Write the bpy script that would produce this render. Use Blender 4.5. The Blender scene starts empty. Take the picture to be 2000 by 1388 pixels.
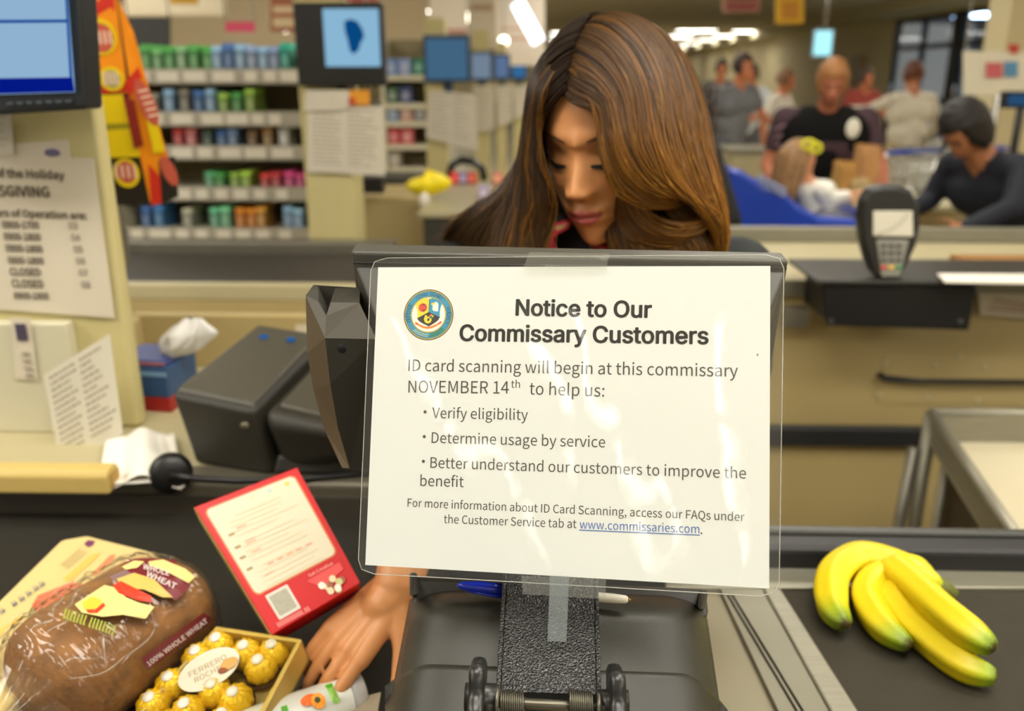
import bpy, bmesh, math, random, os
import numpy as np
from mathutils import Vector, Matrix, Euler, noise as mnoise
random.seed(7)
rnd = random.Random(11)
sc = bpy.context.scene
COL = sc.collection
# ---------------------------------------------------------------- camera
F_PX = 1700.0
PITCH = math.radians(17.74); YAW = math.radians(1.7)
cam_d = bpy.data.cameras.new('camera'); cam = bpy.data.objects.new('camera', cam_d); COL.objects.link(cam)
cam.location = (0, 0, 1.5); cam.rotation_euler = (math.pi/2-PITCH, 0, YAW)
cam_d.sensor_width = 36.0; cam_d.lens = 36.0*F_PX/2000.0; cam_d.clip_start = .02; cam_d.clip_end = 200
cam_d.dof.use_dof = True; cam_d.dof.focus_distance = .625; cam_d.dof.aperture_fstop = 4.8
sc.camera = cam
CM = Matrix.Translation((0, 0, 1.5)) @ Euler((math.pi/2-PITCH, 0, YAW)).to_matrix().to_4x4()
# ---------------------------------------------------------------- light
w = bpy.data.worlds.new('store_air'); sc.world = w; w.use_nodes = True
w.node_tree.nodes['Background'].inputs[0].default_value = (1.0, .97, .91, 1)
w.node_tree.nodes['Background'].inputs[1].default_value = .32
LAMP = 17.0                      # diffuser strength of the ceiling troffers
sc.view_settings.view_transform = 'Standard'; sc.view_settings.look = 'None'
sc.view_settings.gamma = 1; sc.view_settings.use_curve_mapping = False
sc.view_settings.exposure = -0.16
sc.cycles.max_bounces = 8; sc.cycles.transparent_max_bounces = 16
sc.cycles.caustics_reflective = False; sc.cycles.caustics_refractive = False
sc.cycles.sample_clamp_indirect = 4.0
try:
    sc.cycles.use_denoising = True
except Exception:
    pass

# ---------------------------------------------------------------- rays of the photograph
def D(px, py, d):
    return CM @ Vector(((px-1000)/F_PX*d, (694-py)/F_PX*d, -d))
def RAY(px, py):
    return (CM.to_3x3() @ Vector(((px-1000)/F_PX, (694-py)/F_PX, -1))).normalized()
O = Vector((0, 0, 1.5))
def AY(px, py, Y):
    r = RAY(px, py); return O + r*(Y/r.y)
def AZ(px, py, Z):
    r = RAY(px, py); return O + r*((Z-1.5)/r.z)
def AX(px, py, X):
    r = RAY(px, py); return O + r*(X/r.x)

# ---------------------------------------------------------------- materials
def lin(c):
    out = []
    for v in c[:3]:
        v = v/255.0
        out.append(v/12.92 if v <= .04045 else ((v+.055)/1.055)**2.4)
    return (*out, 1.0)
MATS = {}
def M(name, col, rough=.5, metal=0.0, spec=.5, var=0.0, vscale=8, bump=0.0, bscale=60, coat=0.0, trans=0.0, sheen=0.0, streak=None, emit=0.0, sss=0.0):
    if name in MATS: return MATS[name]
    m = bpy.data.materials.new(name); m.use_nodes = True; nt = m.node_tree; b = nt.nodes['Principled BSDF']
    c = lin(col)
    b.inputs['Base Color'].default_value = c; b.inputs['Roughness'].default_value = rough
    b.inputs['Metallic'].default_value = metal; b.inputs['Specular IOR Level'].default_value = spec
    if coat: b.inputs['Coat Weight'].default_value = coat; b.inputs['Coat Roughness'].default_value = .12
    if sheen: b.inputs['Sheen Weight'].default_value = sheen
    if trans: b.inputs['Transmission Weight'].default_value = trans
    if sss:
        b.inputs['Subsurface Weight'].default_value = sss; b.inputs['Subsurface Radius'].default_value = (.6, .25, .12); b.inputs['Subsurface Scale'].default_value = .008
    if emit:
        b.inputs['Emission Color'].default_value = c; b.inputs['Emission Strength'].default_value = emit
    tc = nt.nodes.new('ShaderNodeTexCoord')
    if var or streak:
        mp = nt.nodes.new('ShaderNodeMapping'); nt.links.new(tc.outputs['Object'], mp.inputs[0])
        if streak: mp.inputs['Scale'].default_value = streak
        n = nt.nodes.new('ShaderNodeTexNoise'); n.inputs['Scale'].default_value = vscale; n.inputs['Detail'].default_value = 4
        nt.links.new(mp.outputs[0], n.inputs[0])
        r = nt.nodes.new('ShaderNodeMapRange'); r.inputs[1].default_value = .3; r.inputs[2].default_value = .7
        r.inputs[3].default_value = 1-var; r.inputs[4].default_value = 1+var; nt.links.new(n.outputs[0], r.inputs[0])
        mx = nt.nodes.new('ShaderNodeVectorMath'); mx.operation = 'SCALE'; mx.inputs[0].default_value = c[:3]
        nt.links.new(r.outputs[0], mx.inputs['Scale']); nt.links.new(mx.outputs[0], b.inputs['Base Color'])
    if bump:
        n2 = nt.nodes.new('ShaderNodeTexNoise'); n2.inputs['Scale'].default_value = bscale; n2.inputs['Detail'].default_value = 2
        nt.links.new(tc.outputs['Object'], n2.inputs[0])
        bp = nt.nodes.new('ShaderNodeBump'); bp.inputs['Strength'].default_value = bump; bp.inputs['Distance'].default_value = .002
        nt.links.new(n2.outputs[0], bp.inputs['Height']); nt.links.new(bp.outputs[0], b.inputs['Normal'])
    MATS[name] = m; return m
def film(name, gl_rough=.06, tint=(1, 1, 1), fres=1.45, haze=0.0, hcol=(.8, .8, .75), bump=0.0, bscale=40, fmul=1.0):
    """thin clear plastic: see-through with a fresnel gloss and a trace of haze"""
    m = bpy.data.materials.new(name); m.use_nodes = True; nt = m.node_tree; nt.nodes.clear()
    out = nt.nodes.new('ShaderNodeOutputMaterial'); t = nt.nodes.new('ShaderNodeBsdfTransparent'); t.inputs[0].default_value = (*tint, 1)
    g = nt.nodes.new('ShaderNodeBsdfGlossy'); g.inputs['Roughness'].default_value = gl_rough
    f = nt.nodes.new('ShaderNodeFresnel'); f.inputs[0].default_value = fres
    ge = nt.nodes.new('ShaderNodeNewGeometry'); io = nt.nodes.new('ShaderNodeMapRange'); io.inputs[3].default_value = fres; io.inputs[4].default_value = 1/fres
    nt.links.new(ge.outputs['Backfacing'], io.inputs[0]); nt.links.new(io.outputs[0], f.inputs[0])
    mx = nt.nodes.new('ShaderNodeMixShader')
    base = t
    if haze:
        d = nt.nodes.new('ShaderNodeBsdfDiffuse'); d.inputs[0].default_value = (*hcol, 1)
        mh = nt.nodes.new('ShaderNodeMixShader'); mh.inputs[0].default_value = haze
        nt.links.new(t.outputs[0], mh.inputs[1]); nt.links.new(d.outputs[0], mh.inputs[2]); base = mh
    if bump:
        tc = nt.nodes.new('ShaderNodeTexCoord'); n2 = nt.nodes.new('ShaderNodeTexNoise'); n2.inputs['Scale'].default_value = bscale; n2.inputs['Detail'].default_value = 3
        nt.links.new(tc.outputs['Object'], n2.inputs[0]); bp = nt.nodes.new('ShaderNodeBump'); bp.inputs['Strength'].default_value = bump; bp.inputs['Distance'].default_value = .003
        nt.links.new(n2.outputs[0], bp.inputs['Height']); nt.links.new(bp.outputs[0], g.inputs['Normal'])
        nt.links.new(bp.outputs[0], f.inputs['Normal'])
    fm = nt.nodes.new('ShaderNodeMath'); fm.operation = 'MULTIPLY'; fm.inputs[1].default_value = fmul; nt.links.new(f.outputs[0], fm.inputs[0])
    nt.links.new(fm.outputs[0], mx.inputs[0]); nt.links.new(base.outputs[0], mx.inputs[1]); nt.links.new(g.outputs[0], mx.inputs[2])
    nt.links.new(mx.outputs[0], out.inputs[0]); MATS[name] = m; return m
def emis(name, col, s):
    m = bpy.data.materials.new(name); m.use_nodes = True; nt = m.node_tree; nt.nodes.clear()
    out = nt.nodes.new('ShaderNodeOutputMaterial'); e = nt.nodes.new('ShaderNodeEmission')
    e.inputs[0].default_value = lin(col); e.inputs[1].default_value = s; nt.links.new(e.outputs[0], out.inputs[0]); MATS[name] = m; return m
def pal(col, rough=.55, **k):
    return M('paint_%02x%02x%02x_%d' % (*[int(v) for v in col], int(rough*100)), col, rough, **k)

# ---------------------------------------------------------------- mesh builder
def V(p): return Vector(p)
def frame(z, hint=(0, 0, 1)):
    z = V(z).normalized(); x = V(hint).cross(z)
    if x.length < 1e-4: x = V((1, 0, 0)).cross(z)
    if x.length < 1e-4: x = V((0, 1, 0)).cross(z)
    x.normalize(); return x, z.cross(x), z
class MB:
    def __init__(s): s.v = []; s.f = []; s.m = []; s.sm = []
    def add(s, vs, fs, m=0, smooth=False):
        b = len(s.v); s.v += [tuple(p) for p in vs]
        for f in fs: s.f.append(tuple(b+i for i in f)); s.m.append(m); s.sm.append(smooth)
        return s
    def hexa(s, p, m=0):            # p[0..3] bottom loop, p[4..7] top loop
        return s.add(p, [(3, 2, 1, 0), (4, 5, 6, 7), (0, 1, 5, 4), (1, 2, 6, 5), (2, 3, 7, 6), (3, 0, 4, 7)], m)
    def box(s, lo, hi, m=0, X=None):
        (a, b, c), (d, e, f) = lo, hi
        p = [V(q) for q in ((a, b, c), (d, b, c), (d, e, c), (a, e, c), (a, b, f), (d, b, f), (d, e, f), (a, e, f))]
        if X is not None: p = [X @ q for q in p]
        return s.hexa(p, m)
    def cbox(s, c, sz, m=0, X=None):
        return s.box([c[i]-sz[i]/2 for i in range(3)], [c[i]+sz[i]/2 for i in range(3)], m, X)
    def slab(s, quad, t, m=0):      # quad: 4 points seen CCW from the front, t: thickness vector to the back
        q = [V(p) for p in quad]; t = V(t)
        return s.hexa([p+t for p in q]+q, m)
    def prism(s, pts, t, m=0, mside=None, smooth_side=False):
        q = [V(p) for p in pts]; t = V(t); n = len(q)
        s.add(q+[p+t for p in q], [tuple(range(n)), tuple(range(2*n-1, n-1, -1))], m)
        b = len(s.v)-2*n
        for i in range(n):
            j = (i+1) % n; s.f.append((b+j, b+i, b+n+i, b+n+j)); s.m.append(m if mside is None else mside); s.sm.append(smooth_side)
        return s
    def tube(s, pts, r, n=10, m=0, caps=True, flat=1.0, hint=(0, 0, 1), smooth=True):
        pts = [V(p) for p in pts]; k = len(pts); rr = r if hasattr(r, '__len__') else [r]*k
        vs = []; px = None
        for i, p in enumerate(pts):
            t = (pts[min(i+1, k-1)]-pts[max(i-1, 0)])
            if px is None: x, y, z = frame(t, hint)
            else:
                z = t.normalized(); x = (px-z*px.dot(z)); x.normalize(); y = z.cross(x)
            px = x
            for j in range(n):
                a = 2*math.pi*j/n; vs.append(p+x*math.cos(a)*rr[i]+y*math.sin(a)*rr[i]*flat)
        fs = [(i*n+j, i*n+(j+1) % n, (i+1)*n+(j+1) % n, (i+1)*n+j) for i in range(k-1) for j in range(n)]
        if caps: fs += [tuple(range(n-1, -1, -1)), tuple((k-1)*n+j for j in range(n))]
        return s.add(vs, fs, m, smooth)
    def cyl(s, a, b, r, r2=None, n=20, m=0, smooth=True):
        a, b = V(a), V(b); e = (b-a)
        return s.tube([a, a+e*.001, b-e*.001, b], [r*.98, r, r2 or r, (r2 or r)*.98], n, m, True, 1, (0, 0, 1), smooth)
    def lathe(s, prof, o=(0, 0, 0), axis=(0, 0, 1), n=24, m=0, hint=(0, 0, 1), sx=1, sy=1):
        x, y, z = frame(axis, hint); o = V(o); k = len(prof)
        vs = [o+x*math.cos(2*math.pi*j/n)*r*sx+y*math.sin(2*math.pi*j/n)*r*sy+z*h for r, h in prof for j in range(n)]
        fs = [(i*n+j, i*n+(j+1) % n, (i+1)*n+(j+1) % n, (i+1)*n+j) for i in range(k-1) for j in range(n)]
        fs += [tuple(range(n-1, -1, -1)), tuple((k-1)*n+j for j in range(n))]
        return s.add(vs, fs, m, True)
    def ell(s, c, ax, nu=20, nv=12, m=0):
        c = V(c); a = [V(q) for q in ax]; vs = []; 
        for i in range(nv+1):
            ph = math.pi*i/nv
            for j in range(nu):
                t = 2*math.pi*j/nu; vs.append(c+a[0]*math.sin(ph)*math.cos(t)+a[1]*math.sin(ph)*math.sin(t)+a[2]*math.cos(ph))
        fs = [((i+1)*nu+j, (i+1)*nu+(j+1) % nu, i*nu+(j+1) % nu, i*nu+j) for i in range(nv) for j in range(nu)]
        return s.add(vs, fs, m, True)
    def grid(s, fn, nu, nv, m=0, smooth=True, flip=False):
        vs = [fn(i/nu, j/nv) for j in range(nv+1) for i in range(nu+1)]; w_ = nu+1
        fs = [(j*w_+i, j*w_+i+1, (j+1)*w_+i+1, (j+1)*w_+i) for j in range(nv) for i in range(nu)]
        if flip: fs = [f[::-1] for f in fs]
        return s.add(vs, fs, m, smooth)
    def build(s, name, mats, parent=None, bevel=0, seg=2, sub=0, solid=0, kind=None, X=None):
        me = bpy.data.meshes.new(name); vs = s.v if X is None else [tuple(X @ V(p)) for p in s.v]
        me.from_pydata(vs, [], s.f)
        if not isinstance(mats, (list, tuple)): mats = [mats]
        for m in mats: me.materials.append(m)
        me.polygons.foreach_set('material_index', s.m); me.polygons.foreach_set('use_smooth', s.sm); me.update()
        o = bpy.data.objects.new(name, me); COL.objects.link(o)
        if bevel:
            bm = bmesh.new(); bm.from_mesh(me); bmesh.ops.remove_doubles(bm, verts=bm.verts, dist=1e-6); bm.to_mesh(me); bm.free()
            b = o.modifiers.new('bevel', 'BEVEL'); b.width = bevel; b.segments = seg; b.limit_method = 'ANGLE'; b.angle_limit = math.radians(35)
            b.harden_normals = False
        if solid:
            b = o.modifiers.new('solid', 'SOLIDIFY'); b.thickness = solid; b.offset = -1
        if sub:
            b = o.modifiers.new('sub', 'SUBSURF'); b.levels = sub; b.render_levels = sub
        if parent is not None: attach(o, parent)
        if kind: o['kind'] = kind
        return o
def wloc(o):
    m = Matrix.Identity(4)
    while o is not None: m = Matrix.Translation(o.location) @ m if o.type == 'EMPTY' else m; o = o.parent
    return m
def attach(o, parent):
    o.parent = parent
    if parent.type == 'EMPTY': o.matrix_parent_inverse = Matrix.Translation(-V(parent.location))
def thing(name, label, cat, loc=(0, 0, 0), group=None):
    o = bpy.data.objects.new(name, None); COL.objects.link(o); o.location = loc; o.empty_display_size = .05
    o['label'] = label; o['category'] = cat
    if group: o['group'] = group
    return o
def tag(o, label, cat, group=None):
    o['label'] = label; o['category'] = cat
    if group: o['group'] = group
    return o
def struct(o): o['kind'] = 'structure'; return o
def dup(o, loc, label=None, parent=None, off=None):
    c = o.copy(); COL.objects.link(c)
    if parent is not None: c.parent = parent
    else: c.location = loc
    if label: c['label'] = label
    for ch in o.children: dup(ch, None, None, c)
    return c
# ---------------------------------------------------------------- lettering
FD = None
try:
    FD = os.path.join(bpy.utils.system_resource('DATAFILES'), 'fonts')
except Exception: pass
def font(fn):
    try: return bpy.data.fonts.load(os.path.join(FD, fn))
    except Exception: return None
FONTS = {'sans': font('Noto Sans CJK Regular.woff2'), 'bold': font('Inter.woff2')}
_tc = {}
def text2d(txt, fnt='sans', offset=0.0):
    k = (txt, fnt, offset)
    if k in _tc: return _tc[k]
    cu = bpy.data.curves.new('t', 'FONT'); cu.body = txt; cu.size = 1; cu.resolution_u = 3; cu.offset = offset
    if FONTS.get(fnt): cu.font = FONTS[fnt]
    ob = bpy.data.objects.new('t', cu); COL.objects.link(ob)
    dg = bpy.context.evaluated_depsgraph_get(); me = bpy.data.meshes.new_from_object(ob.evaluated_get(dg))
    vs = [(v.co.x, v.co.y) for v in me.vertices]; fs = [tuple(p.vertices) for p in me.polygons]
    bpy.data.objects.remove(ob); bpy.data.meshes.remove(me); _tc[k] = (vs, fs); return _tc[k]
def lay_text(mb, txt, o, xd, yd, width=None, size=None, m=0, fnt='sans', offset=0.0, align='l', hs=None):
    """o: baseline start, xd/yd unit directions; width fits the line, size is the em height"""
    vs, fs = text2d(txt, fnt, offset)
    if not vs: return
    x0 = min(v[0] for v in vs); x1 = max(v[0] for v in vs)
    sx = (width/(x1-x0)) if width else size
    sy = size if size else sx*(hs or 1)
    o, xd, yd = V(o), V(xd), V(yd)
    sh = 0 if align == 'l' else (x1-x0)*sx/2
    mb.add([o+xd*((v[0]-x0)*sx-sh)+yd*v[1]*sy for v in vs], fs, m)
# ================================================================ palette
BEIGE = M('laminate_beige', (172, 153, 104), .5, var=.03, vscale=3)
CREAM = M('cream_paint', (196, 184, 130), .5, var=.03, vscale=3)
CREAM2 = M('cream_counter', (178, 168, 132), .4, var=.03, vscale=6)
POST = M('post_paint', (205, 198, 178), .55)
DGREY = M('dark_grey_plastic', (50, 48, 42), .5, bump=.08, bscale=900)
BLACKP = M('black_plastic', (13, 13, 13), .4, bump=.06, bscale=700)
STEEL = M('brushed_steel', (138, 134, 118), .46, metal=.6, var=.08, vscale=14, streak=(1, 14, 14))
STEELD = M('worn_steel', (120, 116, 104), .4, metal=.6, var=.1, vscale=12)
RUBBER = M('rubber_black', (30, 30, 31), .5)
BELT = M('belt_rubber', (50, 46, 36), .8, spec=.25, var=.06, vscale=30, bump=.2, bscale=700)
PAPER = M('white_paper', (232, 226, 212), .7, var=.015, vscale=5)
PAPER2 = M('cream_paper', (206, 198, 180), .75, var=.02, vscale=5)
INK = M('ink_black', (38, 34, 30), .6)
INKF = M('ink_faded', (160, 150, 132), .7)
CHROME = M('chrome_wire', (190, 188, 180), .25, metal=.9)
SKIN = M('skin_far', (186, 122, 88), .55)
# ================================================================ shell
mb = MB(); mb.box((-14, -6, -.1), (8.3, 62, 0))
FLOORM = M('floor_tile', (176, 168, 142), .35, var=.05, vscale=1.2)
struct(mb.build('floor', FLOORM))
mb = MB(); mb.box((-14, -6, 3.0), (8.3, 62, 3.1)); struct(mb.build('ceiling', M('ceiling_tile', (200, 184, 148), .8, var=.05, vscale=2)))
WALLM = M('wall_paint', (206, 192, 150), .7, var=.03, vscale=1)
mb = MB(); mb.box((-14, 60, 0), (8.3, 60.2, 3.0)); struct(mb.build('wall_back', WALLM))
mb = MB(); mb.box((-14.2, -6, 0), (-14, 62, 3.0)); struct(mb.build('wall_left', WALLM))
# right wall with the entrance doors: built in pieces round the opening
DY0, DY1, DZ = 15.0, 21.2, 2.72
mb = MB(); mb.box((8.0, -6, 0), (8.2, DY0, 3.0)); mb.box((8.0, DY1, 0), (8.2, 62, 3.0)); mb.box((8.0, DY0, DZ), (8.2, DY1, 3.0))
struct(mb.build('wall_right', WALLM))
mb = MB(); mb.box((7.35, -6, 2.78), (8.0, 60, 2.998)); struct(mb.build('trim_1', M('soffit', (196, 186, 150), .7)))
GLASSD = film('door_glass', .04, (.86, .91, .95), 1.5)
ALU = M('dark_aluminium', (46, 46, 46), .4, metal=.5)
for k, (a, b) in enumerate(((DY0, (DY0+DY1)/2-.12), ((DY0+DY1)/2+.12, DY1))):
    dr = bpy.data.objects.new('door_%d' % (k+1), None); COL.objects.link(dr); dr.location = (8.1, a, 0); struct(dr)
    fr = MB(); mid = 2.05
    for y in (a, b-.1, (a+b)/2-.05): fr.box((8.03, y, 0), (8.13, y+.1, DZ))
    for z in (0, mid, DZ-.1, 1.0): fr.box((8.03, a, z), (8.13, b, z+.1))
    fr.build('door_frame', ALU, dr)
    for (y0, y1) in ((a+.1, (a+b)/2-.05), ((a+b)/2+.05, b-.1)):
        for z0, z1 in ((.1, 1.0), (1.1, mid), (mid+.1, DZ-.1)):
            g = MB(); g.box((8.07, y0, z0), (8.09, y1, z1)); g.build('pane', GLASSD, dr)
        h = MB(); h.cyl((7.98, y1-.12, .95), (7.98, y1-.12, 1.35), .015); h.cyl((7.98, y1-.12, 1.0), (8.05, y1-.12, 1.0), .01); h.cyl((7.98, y1-.12, 1.3), (8.05, y1-.12, 1.3), .01)
        h.build('handle', CHROME, dr)
mb = MB(); mb.box((8.0, (DY0+DY1)/2-.12, 0), (8.2, (DY0+DY1)/2+.12, DZ)); struct(mb.build('door_post', ALU))
# vestibule outside the doors
mb = MB(); mb.box((8.2, 10, -.1), (13, 28, 0)); struct(mb.build('floor_vestibule', M('vestibule_floor', (96, 98, 100), .6)))
mb = MB(); mb.box((12.9, 10, 0), (13, 28, 3.0)); struct(mb.build('wall_vestibule', M('vestibule_wall', (140, 156, 176), .7)))
mb = MB(); mb.box((7.93, 22.8, 0), (7.995, 23.7, 2.0)); o = mb.build('side_door', M('wood_door', (150, 124, 74), .5)); tag(o, 'narrow tan door in the cream wall left of the entrance', 'door')
# ---------------------------------------------------------------- ceiling troffers
DIFF = emis('troffer_diffuser', (255, 250, 238), LAMP)
TFR = M('troffer_frame', (220, 216, 200), .6)
def troffer(x, y, label, grp, lx=1.35, ly=.62):
    t = thing('ceiling_light', label, 'ceiling light', (x, y, 3.0), grp)
    a = MB(); h = lx/2; q = ly/2
    for b0, b1 in (((-h-.05, -q-.05), (h+.05, -q)), ((-h-.05, q), (h+.05, q+.05)), ((-h-.05, -q), (-h, q)), ((h, -q), (h+.05, q))):
        a.box((b0[0], b0[1], -.03), (b1[0], b1[1], 0))
    a.build('frame', TFR, t).matrix_parent_inverse = Matrix.Identity(4)
    d = MB(); d.box((-h, -q, -.022), (h, q, -.006)); d.build('diffuser', DIFF, t).matrix_parent_inverse = Matrix.Identity(4)
    return t
first = None
def put(x, y, label, grp):
    global first
    if first is None: first = troffer(x, y, label, grp); return
    c = dup(first, (x, y, 3.0), label); c['group'] = grp
for y in (1.0, 3.6, 6.2, 9.2, 12.2, 15.0):
    for x in (-3.1, 1.05, 5.2): put(x, y, 'rectangular fluorescent ceiling panel over the checkout lanes', 'panels over the checkout lanes')
for x, y in ((-2.5, .1), (-.05, .1), (2.4, .1), (-3.4, -1.2), (3.4, -1.2), (2.0, -2.6), (4.0, -2.6), (2.0, -4.6), (4.0, -4.6), (-5.2, -2.6), (-5.2, -4.6)): put(x, y, 'added fluorescent ceiling panel out of view, lighting the foreground', 'added panels out of view')  # added panels, out of view, to light the notice and the bracket
wide = first; first = None
for x in (-1.80, -.90, -.12):
    for y in (-2.7, -4.1, -5.5):
        if first is None: first = troffer(x, y, 'narrow fluorescent strip lamp behind the viewer', 'strip lamps behind the viewer', .07, 1.15)
        else: c = dup(first, (x, y, 3.0)); c['group'] = 'strip lamps behind the viewer'
first = wide
for y in (19.5, 22, 24.5): put(-3.1, y, {19.5: 'nearest', 22: 'middle', 24.5: 'farthest'}[y]+' bright ceiling panel above the black-framed display', 'panels above the black-framed display')
for k_, y in enumerate((32, 35.5, 39, 43, 47, 51)): put(7.3, y, '%s fluorescent panel of the far stepped row at the right' % ('nearest', 'second nearest', 'third nearest', 'fourth nearest', 'fifth nearest', 'farthest')[k_], 'far row of panels at the right')
for y in (31.5, 36, 41): put(5.3, y, {31.5: 'nearest', 36: 'middle', 41: 'farthest'}[y]+' bright ceiling panel just right of the cashier hair', 'panels right of the cashier hair')
for y in (56,):  # extra ceiling panels added to brighten the far wall
    for x in (-9, -5, -1, 3, 7): put(x, y, {-9: 'leftmost', -5: 'second from left', -1: 'middle', 3: 'fourth from left', 7: 'rightmost'}[x]+' added fluorescent ceiling panel brightening the far wall', 'added panels brightening the far wall')
for y in (33, 38): put(1.1, y, {33: 'nearer', 38: 'farther'}[y]+' bright fluorescent ceiling panel just left of the cashier hair', 'panels left of the cashier hair')

# ================================================================ sales shelving on the left
SH_Y = 3.75
def shx(px, py=300): return AY(px, py, SH_Y).x
def shz(py, Y=SH_Y, px=450): return AY(px, py, Y).z
gx0, gx1 = shx(225), shx(598)
gond = thing('shelving_unit', 'cream metal candy shelving unit with five shelves behind the next lane', 'shelf', ((gx0+gx1)/2, SH_Y, 0))
SHM = M('shelf_metal', (203, 196, 170), .5); STRIP = M('price_strip', (170, 164, 148), .5)
mb = MB(); mb.box((gx0, SH_Y+.36, 0), (gx1, SH_Y+.40, 1.62)); mb.build('back_panel', M('shelf_back', (140, 128, 96), .7), gond)
for x in (gx0-.03, gx1):
    mb = MB(); mb.box((x, SH_Y-.02, 0), (x+.03, SH_Y+.40, 1.62)); mb.build('upright', SHM, gond)
mb = MB(); mb.box((gx0, SH_Y, 0), (gx1, SH_Y+.36, .75)); mb.build('base', M('shelf_base', (186, 170, 112), .6), gond)
shelf_py = [147, 230, 296, 376, 455]
TAGM = M('price_tag_card', (226, 220, 204), .6)
shelfs = []
for k, py in enumerate(shelf_py):
    z = shz(py)
    mb = MB(); mb.box((gx0, SH_Y, z-.012), (gx1, SH_Y+.36, z+.012)); s = mb.build('shelf', SHM, gond)
    mb = MB(); mb.box((gx0, SH_Y-.012, z-.034), (gx1, SH_Y, z+.026)); st = mb.build('price_strip', STRIP, s)
    x = gx0+.03; 
    while x < gx1-.08:
        ww = rnd.choice((.05, .06, .09)); t = MB(); t.box((x, SH_Y-.017, z-.026), (x+ww, SH_Y-.0125, z+.016)); t.build('price_tag', TAGM, s); x += ww+rnd.uniform(.015, .05)
    shelfs.append(z+.012)
GR, BL, LB, RD, PK, YL, OR, TL, WH, BK, BR, LG = (60, 140, 60), (50, 90, 150), (120, 160, 200), (190, 50, 45), (205, 60, 120), (225, 190, 40), (215, 120, 30), (20, 140, 120), (220, 220, 210), (28, 26, 26), (110, 80, 45), (130, 170, 60)
rows = [
 (0, 'top shelf', [(300, GR), (322, (90, 150, 90)), (345, GR), (368, (110, 160, 110)), (392, GR), (418, GR), (436, LB), (458, BL), (480, LB), (502, (120, 140, 175)), (524, LB), (545, (110, 130, 170)), (566, TL)], .11),
 (1, 'second shelf from the top', [(305, (120, 120, 110)), (335, LB), (365, (110, 105, 95)), (392, BL), (415, LB), (440, LG), (466, GR), (492, LG)], .10),
 (2, 'middle shelf', [(345, RD), (370, (210, 110, 110)), (402, (50, 70, 60)), (430, BL), (452, (100, 130, 170)), (490, BR), (520, (150, 110, 60)), (552, WH)], .085),
 (3, 'second shelf from the bottom', [(398, (80, 160, 110)), (418, GR), (448, LG), (470, (150, 190, 60)), (508, RD), (530, (180, 50, 60)), (556, PK), (578, PK)], .075),
 (4, 'bottom shelf', [(262, BL), (288, (50, 110, 170)), (345, (160, 160, 140)), (400, (90, 170, 130)), (422, (110, 190, 140)), (452, OR), (474, OR), (494, (205, 140, 50)), (548, LB), (568, (130, 170, 210))], .10)]
CN = {GR: 'green', BL: 'blue', LB: 'light blue', RD: 'red', PK: 'pink', OR: 'orange', TL: 'teal', LG: 'lime green', WH: 'white', BR: 'brown'}
def cname(c):
    return CN.get(c) or min(CN, key=lambda k: sum((a-b)**2 for a, b in zip(k, c))) and CN[min(CN, key=lambda k: sum((a-b)**2 for a, b in zip(k, c)))]
ordn = ['leftmost', 'second', 'third', 'fourth', 'fifth', 'sixth', 'seventh', 'eighth', 'ninth', 'tenth', 'eleventh', 'twelfth', 'thirteenth', 'fourteenth']
for (k, where, its, h) in rows:
    for i, (px, c) in enumerate(its):
        x = shx(px); wd = .040; z = shelfs[k]; hh = h*rnd.uniform(.85, 1.05)
        t = thing('candy_box', '%s package, %s from the left, %s of the candy rack' % (cname(c), ordn[i], where), 'package', (x, SH_Y+.08, z), 'packages on the candy rack')
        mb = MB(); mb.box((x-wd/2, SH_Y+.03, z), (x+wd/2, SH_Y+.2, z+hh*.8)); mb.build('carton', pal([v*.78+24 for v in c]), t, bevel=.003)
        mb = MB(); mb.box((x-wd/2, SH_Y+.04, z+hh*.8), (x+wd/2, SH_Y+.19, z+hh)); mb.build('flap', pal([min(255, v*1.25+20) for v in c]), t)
        mb = MB(); mb.box((x-wd*.3, SH_Y+.027, z+hh*.2), (x+wd*.3, SH_Y+.030, z+hh*.6)); mb.build('front_label', pal([min(255, v*.6+90) for v in c]), t)
# things above the rack
def sign(name, label, quad, t, c, border=None, cat='sign', extra=None):
    th = thing(name, label, cat, sum((V(q) for q in quad), V((0, 0, 0)))/4)
    mb = MB(); mb.slab(quad, t); mb.build('board', pal(c) if not isinstance(c, bpy.types.Material) else c, th)
    q = [V(p) for p in quad]
    if border:
        i0, i1, cc = border
        n = -V(t).normalized()*.002
        def L(u, v): return (q[0]*(1-u)*(1-v)+q[1]*u*(1-v)+q[2]*u*v+q[3]*(1-u)*v)+n
        for (u0, v0, u1, v1) in i0:
            mb = MB(); mb.slab([L(u0, v0), L(u1, v0), L(u1, v1), L(u0, v1)], -n*.9); mb.build('print', pal(cc), th)
    # two hanger wires
    up = [q[2], q[3]]
    for p in up:
        if p.z < 2.99:
            mb = MB(); mb.cyl(p, (p.x, p.y, 3.0), .004, n=6); mb.build('hanger_wire', CHROME, th)
    return th
def yq(x0, y0, x1, y1, Y, dy=0): return [AY(x0, y1, Y), AY(x1, y1, Y+dy), AY(x1, y0, Y+dy), AY(x0, y0, Y)]
sign('hanging_sign', 'pink card sign above the candy rack', yq(440, 42, 497, 62, 3.9), (0, .01, 0), (215, 70, 100))
sign('hanging_sign', 'black angled display board above the candy rack left end', yq(248, 34, 330, 92, 4.4), (0, .02, 0), (54, 54, 52))
sign('hanging_sign', 'cream aisle sign board high above the candy rack', yq(240, -40, 440, 30, 6.5), (0, .03, 0), (220, 206, 176))
sign('wall_board', 'pale tan wall board behind and above the candy rack', yq(236, -60, 835, 128, 8.8), (0, .03, 0), (206, 188, 154), cat='panel')
sign('hanging_sign', 'yellow strip sign at the top edge above the candy rack', yq(332, -12, 385, 8, 6.0), (0, .02, 0), (230, 180, 50))
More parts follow.
